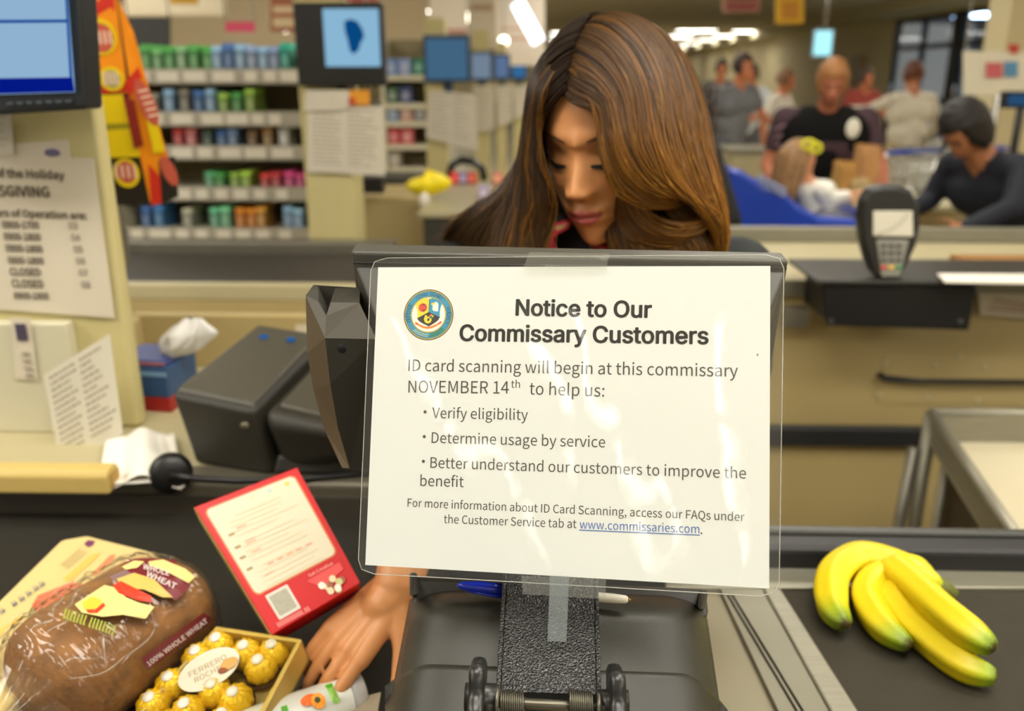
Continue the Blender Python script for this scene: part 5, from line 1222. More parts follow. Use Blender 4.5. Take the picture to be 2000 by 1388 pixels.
mb = MB(); mb.lathe([(.008, -.016), (.024, -.014), (.029, -.005), (.029, .005), (.024, .014), (.008, .016)], c+V((.006, .006, .022)), (.35, -1, .15), 28); mb.build('cradle', BLACKP, sc_t)
mb = MB(); mb.tube([c+V((.012, -.010, .026)), c+V((.05, -.015, .024)), c+V((.10, .0, .014)), c+V((.18, .02, .008)), c+V((.30, .05, .008))], [.006, .005, .005, .004, .004], 8); mb.build('cord', BLACKP, sc_t)
# ---------------------------------------------------------------- left display on the post
dm = thing('customer_display', 'dark framed customer display with a pale blue screen at the top left corner', 'monitor', AY(60, 120, PO-.07))
Yd = PO-.12
q = [AY(-240, 240, Yd), AY(168, 214, Yd), AY(152, -60, Yd+.01), AY(-240, -60, Yd+.01)]
MB().slab(q, (0, .05, 0)).build('bezel', M('bezel_dark', (16, 19, 22), .4), dm, bevel=.006, seg=3)
E1 = emis('scr1', (160, 198, 232), .88); E3 = emis('scr3', (24, 92, 186), .7); E4 = emis('scr4', (8, 36, 176), .6)
def dq(pts, m, name, e=.002, par=None): return MB().slab([AY(x, y, Yd-e) for x, y in pts], (0, .001, 0)).build(name, m, par or dm)
s_ = dq(((-240, 192), (146, 180), (128, -60), (-240, -60)), E1, 'screen')
dq(((-240, 190), (145, 179), (141, 151), (-240, 156)), E4, 'task_bar', .0035, s_)
dq(((-240, 47), (129, 44), (129, 38), (-240, 40)), E3, 'window_bar', .0035, s_); dq(((136, 152), (141, 151), (128, -60), (124, -60)), E3, 'window_edge', .0035, s_)
for k in range(7):
    p = AY(20+k*19, 202-k*.8, Yd-.002); MB().cbox(p, (.009, .003, .003)).build('button', pal((66, 74, 80)), dm)
p = AY(60, 160, PO-.05); MB().box((p.x-.04, Yd+.05, p.z), (p.x+.04, PO+.01, p.z+.1)).build('mount', BLACKP, dm)
# ---------------------------------------------------------------- promotional banner strips
BN = 1.62
bn = thing('promo_banner', 'slanting red, orange and yellow printed banner with black foot behind the left post', 'banner', AY(250, 200, BN))
def bq(pts, m, name, e=0.0, par=None, t=.01): return MB().slab([AY(x, y, BN-e) for x, y in pts], (0, t, 0)).build(name, m, par or bn, bevel=.001 if t > .005 else 0)
BNo = M('banner_orange', (232, 140, 16), .4, var=.06); BNr = M('banner_red', (196, 40, 26), .4); BNy = M('banner_yellow', (224, 196, 10), .4); BNk = M('banner_black', (26, 22, 20), .45); BNw = M('banner_light', (186, 84, 66), .45); BNd = M('banner_darkred', (128, 26, 20), .45)
p1 = bq(((205, 400), (292, 402), (222, -30), (150, -30)), BNk, 'left_strip')
bq(((190, 182), (250, 182), (222, -30), (150, -30)), BNo, 'print', .0015, p1, .001)
bq(((168, 42), (216, 14), (212, -14), (160, 26)), BNr, 'print', .002, p1, .0005); bq(((200, -8), (224, 24), (222, -30), (190, -30)), BNr, 'print', .0022, p1, .0005)
for (cx_, cy_, rx, ry, m_) in ((197, 72, 30, 32, BNy), (197, 74, 24, 26, BNw), (218, 154, 24, 22, BNy), (218, 154, 16, 16, M('banner_grey', (150, 140, 96), .5)), (247, 338, 26, 28, BNy), (247, 336, 19, 21, BNw)):
    c = AY(cx_, cy_, BN-.003-.0004*(m_ is not BNy)); e_ = .0004; k = BN/1700*1.0
    MB().prism([c+V((rx*k*math.cos(a), 0, ry*k*math.sin(a))) for a in [i*math.pi/12 for i in range(24)]][::-1], (0, .0004, 0)).build('logo_disc', m_, p1)
lg = MB()
for (cx_, cy_, n, w_) in ((197, 74, 5, 20), (247, 336, 4, 18), (218, 154, 4, 12)):
    for i in range(n):
        x = cx_-w_+2*w_*i/(n-1); lg.slab([AY(x-2, cy_+12, BN-.0042), AY(x+2, cy_+12, BN-.0042), AY(x-2, cy_-14, BN-.0042), AY(x-6, cy_-14, BN-.0042)], (0, .0003, 0))
lg.build('lettering', M('logo_dark_red', (232, 204, 180), .5), p1)
bq(((185, 184), (250, 180), (242, 150), (176, 150)), BNr, 'print', .0018, p1, .0005)
bq(((200, 244), (258, 240), (240, 184), (188, 186)), BNy, 'print', .002, p1, .0005); bq(((202, 252), (258, 250), (257, 240), (200, 242)), pal((150, 140, 10)), 'print', .0024, p1, .0005)
bq(((214, 308), (280, 306), (260, 250), (206, 254)), BNy, 'print', .002, p1, .0005)
p2 = bq(((292, 396), (346, 384), (252, 46), (216, -30), (214, 20), (240, 180)), BNo, 'right_strip', .006)
bq(((296, 402), (320, 396), (312, 345), (290, 320)), BNr, 'print', .0075, p2, .0005)
bq(((252, 190), (276, 150), (270, 130), (245, 160)), BNr, 'print', .0075, p2, .0005)
bq(((316, 396), (349, 384), (342, 305), (310, 312)), BNk, 'print', .0078, p2, .0005)
bq(((262, 290), (280, 284), (262, 196), (240, 186)), BNd, 'print', .0078, p2, .0005)
for (cx_, cy_, rx, ry) in ((286, 200, 17, 42), (330, 334, 14, 28)):
    c = AY(cx_, cy_, BN-.009); k = BN/1700
    MB().prism([c+V(((rx*math.cos(a)-.28*ry*math.sin(a))*k, 0, ry*math.sin(a)*k)) for a in [i*math.pi/12 for i in range(24)]][::-1], (0, .0004, 0)).build('logo_disc', BNw, p2)
lg = MB()
for i in range(5):
    x = 278+i*5; y = 175+i*12; lg.slab([AY(x-8, y+6, BN-.0098), AY(x+12, y+2, BN-.0098), AY(x+12, y-2, BN-.0098), AY(x-8, y+2, BN-.0098)], (0, .0003, 0))
lg.build('lettering', M('logo_dark_red', (150, 50, 60)), p2)
bq(((300, 300), (322, 296), (300, 215), (285, 230)), BNy, 'print', .0079, p2, .0005)
p = AY(200, -30, BN); MB().box((p.x-.05, BN+.01, p.z-.5), (p.x-.03, BN+.03, 3.0)).build('hang_rod', CHROME, bn)

# ================================================================ groceries on the left belt
# --- red cookie carton standing tilted in the heap
rb_ = thing('red_carton', 'red carton with a cream recipe panel, leaning upright behind the bread', 'box', D(540, 1080, .90))
rf = [D(531, 1240, .845), D(704, 1138, .850), D(580, 912, .925), D(379, 990, .930)]     # BL BR TR TL
nf = (rf[1]-rf[0]).cross(rf[3]-rf[0]).normalized()
if nf.y > 0: nf = -nf
tv = -nf*.050+V((-.020, 0, 0))
RED = M('carton_red', (190, 4, 10), .4, spec=.35, var=.02); 
MB().slab(rf, tv).build('carton', RED, rb_, bevel=.001)
def RL(u, v, e=.0004): return rf[0]*(1-u)*(1-v)+rf[1]*u*(1-v)+rf[2]*u*v+rf[3]*(1-u)*v+nf*e
# golden side panel
sd = [rf[0]+tv, rf[0], rf[3], rf[3]+tv]; ns = (sd[1]-sd[0]).cross(sd[3]-sd[0]).normalized(); ns = ns if ns.x < 0 else -ns
MB().slab([sd[0].lerp(sd[1], .03)+ns*.0006, sd[1]+ns*.0006, sd[2]+ns*.0006, sd[3].lerp(sd[2], .03)+ns*.0006], -ns*.0004).build('side_panel', M('carton_gold', (186, 160, 86), .45, var=.05, vscale=30), rb_)
def rrect(mb, u0, v0, u1, v1, r, e, m=0, n=6, L=RL, asp=1.0):
    P = []
    for cu, cv, a0 in ((u1-r, v1-r*asp, 0), (u0+r, v1-r*asp, 90), (u0+r, v0+r*asp, 180), (u1-r, v0+r*asp, 270)):
        for i in range(n+1):
            a = math.radians(a0+90*i/n); P.append(L(cu+r*math.cos(a), cv+r*asp*math.sin(a), e))
    mb.add(P, [tuple(range(len(P)))], m)
mb = MB(); rrect(mb, .06, .255, .95, .955, .06, .0004, 0, asp=.8); mb.build('panel_border', M('panel_orange', (206, 110, 50), .4), rb_)
mb = MB(); rrect(mb, .075, .265, .935, .945, .05, .0007, 0, asp=.8); pnl = mb.build('recipe_panel', M('panel_cream', (212, 202, 176), .5, spec=.3), rb_)
mb = MB(); r_ = random.Random(9)
for k in range(15):
    v = .82-.036*k-(.02 if k > 4 else 0)-(.02 if k > 9 else 0); u0 = .20+(.08 if k in (0, 5, 10) else 0); u1 = r_.uniform(.62, .88); mb.add([RL(u0, v, .001), RL(u1, v, .001), RL(u1, v+.010, .001), RL(u0, v+.010, .001)], [(0, 1, 2, 3)])
mb.build('fine_print', M('print_tan', (204, 190, 156), .5), pnl)
mb = MB()
for u, v in ((.17, .70), (.16, .60), (.15, .52), (.15, .43)): mb.add([RL(u-.03, v, .0011), RL(u+.03, v, .0011), RL(u+.03, v+.018, .0011), RL(u-.03, v+.018, .0011)], [(0, 1, 2, 3)])
mb.build('small_pictures', M('print_brown', (160, 136, 96), .5), pnl)
mb = MB()
for v in (.73, .62, .60, .53, .35): mb.add([RL(.24, v, .0012), RL(.34, v, .0012), RL(.34, v+.008, .0012), RL(.24, v+.008, .0012)], [(0, 1, 2, 3)])
for k in range(5): mb.add([RL(.32+.10*k, .405, .0012), RL(.38+.10*k, .405, .0012), RL(.38+.10*k, .42, .0012), RL(.32+.10*k, .42, .0012)], [(0, 1, 2, 3)])
mb.build('red_print', M('print_pale_red', (222, 160, 130), .5), pnl)
mb = MB()
for u, m_ in ((.5, 0), (.68, 1), (.85, 2)):
    c = (u, .90); mb.add([RL(c[0]+.022*math.cos(a), c[1]+.017*math.sin(a), .0011) for a in [i*math.pi/5 for i in range(10)]], [tuple(range(10))], m_)
mb.build('icon', [pal((214, 196, 160)), pal((170, 190, 190)), pal((232, 190, 70))], pnl)
mb = MB(); rrect(mb, .14, .055, .38, .235, .01, .0006); mb.build('white_square', M('code_plate', (206, 200, 186), .5), rb_)
mb = MB(); rrect(mb, .165, .073, .355, .217, .01, .0009); mb.build('grey_square', M('code_grey', (160, 156, 138), .6, var=.1, vscale=300), rb_)
mb = MB(); a, b = RL(.60, .205, .0008), RL(.86, .205, .0008); d = (b-a); L_ = d.length; d.normalize(); yv = (rf[3]-rf[0]).normalized()
lay_text(mb, 'Get Creative', a, d, yv, width=L_); a = RL(.10, .018, .0008); lay_text(mb, 'lllllllllllllll.lll', a, d, yv, width=L_*1.3)
mb.build('lettering', M('lettering_pale', (240, 170, 160), .5), rb_)
mb = MB(); mb.add([RL(.56, .19, .0007), RL(.92, .20, .0007), RL(.92, .14, .0007), RL(.66, .10, .0007)][::-1], [(0, 1, 2, 3)]); mb.build('pale_wedge', M('wedge_red', (214, 60, 56), .4), rb_)
mb = MB(); r_ = random.Random(3)
for i in range(9):
    u, v = .66+.20*r_.random(), .03+.10*r_.random(); R0 = .035; mb.add([RL(u+R0*math.cos(a), v+R0*.75*math.sin(a), .0009+i*.0001) for a in [k*math.pi/4 for k in range(8)]], [tuple(range(8))], i % 4)
mb.build('cookie_picture', [pal((224, 200, 160)), pal((150, 90, 60)), pal((196, 190, 130)), pal((236, 224, 206))], rb_)

# --- boxed chocolates
cb = thing('chocolate_box', 'clear flat box of gold-wrapped chocolates with a white oval label', 'chocolate box', D(430, 1310, .83))
cf = [D(225, 1440, .775), D(480, 1460, .760), D(590, 1248, .835), D(422, 1222, .862)]
cn = (cf[1]-cf[0]).cross(cf[3]-cf[0]).normalized(); cn = cn if cn.z > 0 else -cn
def CL(u, v, e=0.0): return cf[0]*(1-u)*(1-v)+cf[1]*u*(1-v)+cf[2]*u*v+cf[3]*(1-u)*v+cn*e
DEP = .034
GOLD = M('gold_foil', (242, 196, 28), .34, metal=.22, bump=.8, bscale=330); GOLDB = M('gold_card', (206, 174, 84), .4, metal=.2, var=.06, vscale=25)
MB().hexa([CL(0, 0, -DEP), CL(1, 0, -DEP), CL(1, 1, -DEP), CL(0, 1, -DEP), CL(0, 0, -DEP+.003), CL(1, 0, -DEP+.003), CL(1, 1, -DEP+.003), CL(0, 1, -DEP+.003)]).build('tray', M('tray_dark_gold', (150, 124, 56), .5), cb)
for (u0, v0, u1, v1) in ((0, 0, 1, .035), (0, .965, 1, 1), (0, 0, .035, 1), (.955, 0, 1, 1)):
    MB().hexa([CL(u0, v0, -DEP), CL(u1, v0, -DEP), CL(u1, v1, -DEP), CL(u0, v1, -DEP), CL(u0, v0, 0), CL(u1, v0, 0), CL(u1, v1, 0), CL(u0, v1, 0)]).build('gold_edge', GOLDB, cb, bevel=.001)
MB().hexa([CL(u, v, e) for e in (.0002, .0012) for u, v in ((0, 0), (1, 0), (1, 1), (0, 1))]).build('clear_lid', film('clear_lid', .04, (.98, .98, .95), 1.5, bump=.25, bscale=18), cb)
ball = MB()
def blf(u, v):
    ph = math.pi*v; a = 2*math.pi*u; r = .0136*(1+.06*math.sin(11*a)*math.sin(ph)*(1-v*.3)+.03*mnoise.noise(V((math.cos(a)*3, math.sin(a)*3, v*6))))
    return V((r*math.sin(ph)*math.cos(a), r*math.sin(ph)*math.sin(a), r*math.cos(ph)))
ball.grid(blf, 44, 16); bme = None
stk = M('sticker_white', (232, 224, 206), .4); CUP = M('paper_cup', (96, 60, 34), .7)
qz = cn.to_track_quat('Z', 'Y').to_matrix().to_4x4()
cw = [cf[1]-cf[0], cf[3]-cf[0]]
def inv_uv(px, py):
    r = RAY(px, py); p0 = cf[0]-cn*.012; t = (p0-O).dot(cn)/r.dot(cn); return O+r*t
pos = [(428, 1262), (482, 1277), (536, 1275), (388, 1287), (510, 1305), (336, 1338), (300, 1378), (368, 1390), (462, 1368), (420, 1352), (440, 1410), (330, 1420)]
for i, (px, py) in enumerate(pos):
    c = inv_uv(px, py)
    if i == 0:
        b_ = ball.build('chocolate', GOLD, cb); bme = b_.data
        s_ = MB().lathe([(.0001, .0001), (.0048, 0), (.0048, .0004), (.0001, .0008)], (0, 0, .0138), (0, 0, 1), 20); s_m = s_.build('seal', stk, b_)
        cpm = MB().lathe([(.011, -.0150), (.0145, -.004), (.0150, -.003), (.0115, -.0152)], (0, 0, 0), (0, 0, 1), 22).build('cup', CUP, b_)
        b_.matrix_parent_inverse = Matrix.Identity(4); base = b_
    else:
        b_ = base.copy(); COL.objects.link(b_); b_.parent = cb
        for ch in (s_m, cpm): k = ch.copy(); COL.objects.link(k); k.parent = b_
    b_.matrix_basis = Matrix.Translation(c-cb.location) @ qz @ Matrix.Rotation(i*1.3, 4, 'Z') @ Matrix.Scale(1.14, 4)
# oval label
lc = inv_uv(416, 1322)+cn*.0138; dx = (cf[2]-cf[1]).normalized(); a_ = inv_uv(474, 1290); b__ = inv_uv(358, 1350); mx_ = (a_-b__)/2; my_ = cn.cross(mx_).normalized()*.0205
ov = MB(); ov.add([lc+mx_*math.cos(a)+my_*math.sin(a) for a in [i*math.pi/24 for i in range(48)]]+[lc+mx_*math.cos(a)+my_*math.sin(a)-cn*.0005 for a in [i*math.pi/24 for i in range(48)]], [tuple(range(48))]+[(i, 48+i, 48+(i+1) % 48, (i+1) % 48) for i in range(48)], 0)
ov = ov.build('oval_label', M('label_white', (226, 218, 200), .45), cb)
mb = MB(); xd = mx_.normalized(); yd = my_.normalized(); 
if yd.y < 0: yd = -yd
lay_text(mb, 'FERRERO', lc+cn*.0004+yd*.001, xd, yd, width=.036, align='c'); lay_text(mb, 'ROCHER', lc+cn*.0004-yd*.0075, xd, yd, width=.030, align='c')
mb.build('lettering', M('lettering_gold', (170, 150, 110), .5), ov)
mb = MB(); mb.ell(lc+mx_*.62-yd*.006+cn*.001, [xd*.0085, yd*.0065, cn*.0008]); mb.ell(lc+mx_*.42-yd*.009+cn*.0008, [xd*.006, yd*.004, cn*.0008], m=1); mb.build('picture', [pal((206, 160, 90)), pal((140, 70, 30))], ov)
# --- bread in its bag
BD0, BD1 = D(60, 1400, .76), D(395, 1130, .905)       # axis tail, head
bz_ = ZL+.060
BD0 = V((BD0.x, BD0.y, bz_)); BD1 = V((BD1.x, BD1.y, bz_))
BD0 = AZ(55, 1352, bz_+.01); BD1 = AZ(368, 1140, bz_+.01)
ax = (BD1-BD0); LB_ = ax.length; ax.normalize(); sdv = ax.cross(V((0, 0, 1))).normalized()
br = thing('bread_loaf', 'dark wheat bread loaf in a clear printed plastic bag', 'bread', (BD0+BD1)/2)
def loaf(u, v, g=0.0, wr=0.0):
    a = 2*math.pi*u; t = v
    e = min(1, max(0, 1-abs(2*t-1)**6))**.5
    c_, s_ = math.cos(a), math.sin(a); k = 4
    sq = (abs(c_)**2.6+abs(s_)**2.6)**(-1/2.6)
    y = c_*sq*(.064+g)*e; z_ = s_*sq*(.050+g)*e
    if z_ > 0: z_ *= 1.12+.05*math.sin(t*18)*.2
    p = BD0+ax*(t*(LB_+2*g)-g)+sdv*y+V((0, 0, z_-.008))
    n = mnoise.noise(p*14)*.003
    p += (sdv*c_+V((0, 0, s_)))*n
    if wr:
        q = V((t*34+1.5*math.sin(a*2), a*1.2+t*6, 2.0)); p += (sdv*c_+V((0, 0, s_)))*wr*(abs(mnoise.noise(q))*1.6+.5*abs(mnoise.noise(V((t*11, a*4, 5)))))
    return p
CR = M('bread_crust', (134, 88, 36), .7, var=.30, vscale=55, bump=.5, bscale=200)
MB().grid(lambda u, v: loaf(u, v), 60, 50).build('loaf', CR, br)
BAGF = film('bread_bag', .12, (.98, .97, .95), 1.5, haze=.03, hcol=(.7, .62, .5), bump=.45, bscale=32)
bg = MB(); bg.grid(lambda u, v: loaf(u, v, .002, .0050), 120, 110)
crs = MB(); rc = random.Random(4)
for k in range(18):
    u0, v0 = rc.uniform(.02, .5), rc.uniform(.0, .62); du, dv = rc.uniform(-.07, .07), rc.uniform(.10, .30); pts = []
    for j in range(12):
        t = j/11; pts.append(loaf(u0+du*t+.012*math.sin(t*5+k), min(.99, v0+dv*t), .0062+.0016*math.sin(math.pi*t)))
    crs.tube(pts, [.0002+.0011*math.sin(math.pi*j/11) for j in range(12)], 6, flat=.5)
tail = loaf(0, 0.03, .004)
def tailf(u, v):
    a = 2*math.pi*u; r = .045*(1-v)**1.6+.006; r *= 1+.22*math.sin(9*a)*(1-v)*.8
    c0 = BD0-ax*(.0+.055*v)+V((0, 0, -.012-.006*v)); return c0+sdv*r*math.cos(a)+V((0, 0, r*.8*math.sin(a)))
bg.grid(tailf, 60, 12)
bgo = bg.build('plastic_bag', BAGF, br)
crs.build('bag_creases', film('bag_crease', .10, (.95, .95, .92), 1.7, haze=.10, hcol=(.8, .77, .7)), bgo)
MB().tube([BD0-ax*.055+V((0, 0, -.022)), BD0-ax*.062+V((0, 0, -.022))], .008, 12).build('bag_clip', M('clip_red', (190, 40, 40), .4), br)
def lp(px, py, e=.0095):
    """point on the bag over the loaf at this pixel: march the ray to the loaf surface"""
    r = RAY(px, py); t = .55
    while t < 1.3:
        p = O+r*t; w_ = p-BD0; s = w_.dot(ax); q = w_-ax*s; y = q.dot(sdv); z_ = q.z+.008; tt = s/LB_
        if -.02 < tt < 1.02:
            ee = max(0, 1-abs(2*tt-1)**6)**.5; ry, rz = .064*ee+e, (.0575 if z_ > 0 else .050)*ee+e
            if (abs(y)/ry)**2.6+(abs(z_)/rz)**2.6 < 1: return p
        t += .0006
    return O+r*.85
def lpoly(name, pts, mat, e=.0095, par=None, sub=5):
    c = V((sum(p[0] for p in pts)/len(pts), sum(p[1] for p in pts)/len(pts), 0)); n = len(pts); mb = MB(); vs = []; 
    for k in range(sub+1):
        f = k/sub
        for i in range(n):
            for j in range(4):
                a = V((*pts[i], 0)); b = V((*pts[(i+1) % n], 0)); p = c.lerp(a.lerp(b, j/4), f); vs.append(lp(p.x, p.y, e))
    N = n*4; mb.add(vs, [(k*N+i, k*N+(i+1) % N, (k+1)*N+(i+1) % N, (k+1)*N+i) for k in range(sub) for i in range(N)]); return mb.build(name, mat, par or bgo)
MR = M('label_maroon', (112, 26, 34), .4); LC_ = M('label_cream', (222, 206, 130), .4); LR = M('label_red', (206, 60, 36), .4); LP = M('label_purple', (126, 100, 100), .4)
lpoly('label_maroon', [(236, 1104), (262, 1090), (340, 1092), (372, 1145), (344, 1172), (262, 1128)], MR)
lpoly('label_cream', [(290, 1096), (318, 1092), (362, 1110), (382, 1126), (368, 1138), (330, 1118), (292, 1104)], LC_, .0100)
lpoly('label_cream', [(238, 1106), (262, 1094), (282, 1096), (268, 1108), (246, 1112)], LC_, .0100)
lpoly('label_purple', [(214, 1126), (244, 1112), (262, 1122), (230, 1140)], LP)
lpoly('label_picture', [(228, 1130), (262, 1118), (300, 1130), (338, 1166), (318, 1166), (280, 1150), (240, 1150)], M('label_wheat', (214, 176, 92), .4), .0100)
lpoly('label_red_band', [(220, 1142), (236, 1134), (296, 1164), (298, 1176), (270, 1172), (232, 1158)], LR, .0104)
lpoly('label_cream', [(146, 1180), (176, 1160), (204, 1142), (222, 1146), (246, 1166), (270, 1176), (302, 1184), (284, 1208), (240, 1200), (200, 1204), (160, 1196)], LC_, .0100)
lpoly('label_oval', [(160, 1176), (180, 1164), (196, 1170), (200, 1182), (184, 1192), (164, 1188)], M('label_yellow', (214, 190, 60), .4), .0104)
lpoly('label_red_arc', [(168, 1190), (188, 1190), (202, 1176), (206, 1182), (190, 1196), (172, 1196)], LR, .0106)
lpoly('label_side', [(276, 1286), (398, 1196), (412, 1206), (410, 1216), (288, 1310)], M('label_side', (104, 30, 36), .4), .0100)
def ltext(txt, p0, p1, mat, name, h=1.0, e=.0108):
    a, b = V((*p0, 0)), V((*p1, 0)); vs, fs = text2d(txt, 'sans', .01); x0 = min(v[0] for v in vs); x1 = max(v[0] for v in vs); d = (b-a); s = d.length/(x1-x0); d.normalize(); n = V((d.y, -d.x, 0))
    mb = MB(); mb.add([lp(*(a+d*(v[0]-x0)*s+n*v[1]*s*h)[:2], e) for v in vs], fs); mb.build(name, mat, bgo)
WHL = M('letter_white', (206, 190, 186), .5); GRL = M('letter_green', (150, 160, 60), .5)
ltext('100% WHOLE WHEAT', (291, 1301), (407, 1214), WHL, 'lettering', .85)
ltext('WHOLE', (278, 1110), (330, 1124), WHL, 'lettering', .9); ltext('WHEAT', (284, 1124), (342, 1150), WHL, 'lettering', .8)
ltext('llllill llllllil', (122, 1206), (222, 1240), GRL, 'lettering', 1.0)
# --- cream carton behind the bread
cc = thing('cream_carton', 'cream carton with red and blue print lying behind the bread', 'box', AZ(120, 1200, ZL))
kq = [(-90, 1255), (118, 1052), (172, 1043), (296, 1074), (318, 1090), (130, 1262), (-30, 1420), (-160, 1400)]
zt_ = ZL+.058
tp_ = [AZ(x, y, zt_) for x, y in kq]
mb = MB(); mb.prism(tp_[::-1], (0, 0, -.056)); mb.build('carton', M('carton_cream', (214, 190, 128), .42, coat=.2, var=.02), cc, bevel=.006, seg=3)
def cq(pts, m, name, e=.0008): 
    mb = MB(); mb.add([AZ(x, y, zt_+e) for x, y in pts], [tuple(range(len(pts)))[::-1]]); return mb.build(name, m, cc)
cq(((123, 1130), (178, 1082), (196, 1078), (190, 1088), (134, 1136)), M('print_amber', (228, 178, 86), .45), 'print_bar')
cq(((178, 1122), (214, 1084), (226, 1082), (222, 1092), (188, 1122)), M('print_salmon', (232, 130, 90), .45), 'print_bar')
cq(((62, 1182), (74, 1162), (140, 1136), (164, 1140), (150, 1160), (98, 1196), (76, 1200)), M('print_salmon2', (228, 112, 80), .45), 'print_patch')
cq(((70, 1198), (110, 1176), (142, 1152), (148, 1160), (130, 1178), (94, 1200)), M('print_red', (216, 60, 40), .45), 'print_patch', .0012)
cq(((-10, 1236), (36, 1202), (44, 1206), (0, 1244)), M('print_amber', (228, 178, 86)), 'print_bar')
cq(((164, 1062), (172, 1054), (186, 1056), (182, 1064), (172, 1068)), pal((110, 50, 90), .4), 'print_dot')
bl_ = MB()
for (x, y, w_) in ((24, 1182, 16), (38, 1172, 15), (52, 1162, 14), (66, 1152, 14), (78, 1144, 12), (0, 1196, 12)):
    for (ax_, ay, bx2, by2) in ((0, 0, 9, -7), (3, 3, -3, -8), (8, 0, 2, -10)):
        p = [AZ(x+ax_, y+ay, zt_+.001), AZ(x+ax_+2.5, y+ay+1, zt_+.001), AZ(x+bx2+2.5, y+by2+1, zt_+.001), AZ(x+bx2, y+by2, zt_+.001)]; bl_.add(p, [(3, 2, 1, 0)])
for i in range(5): 
    x, y = 14+i*10, 1252-i*10; p = [AZ(x, y, zt_+.001), AZ(x+6, y+1, zt_+.001), AZ(x+9, y-6, zt_+.001), AZ(x+3, y-6, zt_+.001)]; bl_.add(p, [(3, 2, 1, 0)])
bl_.build('lettering', M('print_blue_grey', (104, 118, 130), .5), cc)
mb = MB()
for i in range(3): p = [AZ(118+i*6, 1102+i*3, zt_+.001), AZ(156+i*6, 1070+i*3, zt_+.001), AZ(158+i*6, 1072+i*3, zt_+.001), AZ(120+i*6, 1104+i*3, zt_+.001)]; mb.add(p, [(3, 2, 1, 0)])
mb.build('fine_print', M('print_tan2', (186, 168, 116), .5), cc)
# --- lotion tube
lt = thing('lotion_tube', 'white tube with green band and halved orange papaya print at the bottom edge', 'tube', AZ(620, 1360, ZL+.02))
t0, t1_ = AZ(470, 1432, ZL+.024), AZ(708, 1350, ZL+.024); d = (t1_-t0).normalized(); s = d.cross(V((0, 0, 1))).normalized()
def tubf(u, v, g=0):
    a = 2*math.pi*u; k = .88 if v > .90 else 1; return t0+(t1_-t0)*v+s*(.021+g)*k*math.cos(a)+V((0, 0, (.019+g)*k*math.sin(a)))
tbm = MB(); tbm.grid(lambda u, v: tubf(u, v*.88), 32, 12); tbo = tbm.build('body', M('tube_body_white', (222, 224, 214), .35, coat=.3), lt)
mb = MB(); mb.lathe([(.001, 0), (.0205, .0005), (.021, .003), (.0215, (t1_-t0).length*.12-.002), (.019, (t1_-t0).length*.12), (.001, (t1_-t0).length*.12)], t0+(t1_-t0)*.882, d, 28); mb.build('cap', film('cap_clear', .1, (.9, .9, .88), 1.5, haze=.6, hcol=(.72, .70, .66)), lt)
def tp(px, py, z=ZL+.0436): 
    r = RAY(px, py); t = .6
    while t < 1.2:
        p = O+r*t; w_ = p-t0; q = w_-d*w_.dot(d)
        if q.length < .0222: return p
        t += .0008
    return p
def tpoly(pts, m, name): 
    c = V((sum(p[0] for p in pts)/len(pts), sum(p[1] for p in pts)/len(pts))); n = len(pts); mb = MB(); mb.add([tp(*c)]+[tp(*p) for p in pts], [(0, 1+i, 1+(i+1) % n) for i in range(n)]); return mb.build(name, m, tbo)
tpoly([(634, 1338), (648, 1333), (664, 1366), (660, 1374), (650, 1372)], M('tube_green', (150, 200, 90), .4), 'green_band')
tpoly([(634, 1338), (648, 1333), (650, 1340), (640, 1343)], M('tube_green_dark', (80, 170, 20), .4), 'green_corner')
tpoly([(548, 1380), (560, 1376), (566, 1396), (552, 1400)], M('tube_green_dark', (80, 170, 20)), 'green_corner')
def ellp(cx_, cy_, rx, ry, m, name, rot=-.35, n=20):
    P = []
    for i in range(n):
        a = 2*math.pi*i/n; x, y = rx*math.cos(a), ry*math.sin(a); P.append((cx_+x*math.cos(rot)-y*math.sin(rot), cy_+x*math.sin(rot)+y*math.cos(rot)))
    return tpoly(P, m, name)
ellp(604, 1366, 18, 11, M('papaya_deep', (240, 110, 16), .4), 'papaya_print'); 
def tpl(px, py): return tp(px, py)-RAY(px, py)*.0006
_tp = tp
tp = lambda px, py, z=0: _tp(px, py)-RAY(px, py)*.0008
ellp(622, 1368, 14, 16, M('papaya_light', (250, 160, 40), .4), 'papaya_print'); tp = lambda px, py, z=0: _tp(px, py)-RAY(px, py)*.0014
ellp(620, 1366, 6, 6, M('papaya_seed', (70, 80, 30), .5), 'papaya_seeds')
# green lettering
for i, ch in enumerate('ROOS'):
    vs, fs = text2d(ch, 'sans', .0)
    mb = MB(); bx2, by2 = 655-i*4.6, 1371-i*8.2
    mb.add([tp(bx2+(-v[0]*-3.0+v[1]*9), by2+(-v[0]*16*.9-v[1]*5)) for v in vs], fs); mb.build('letter', M('tube_letter', (90, 170, 50), .5), tbo)
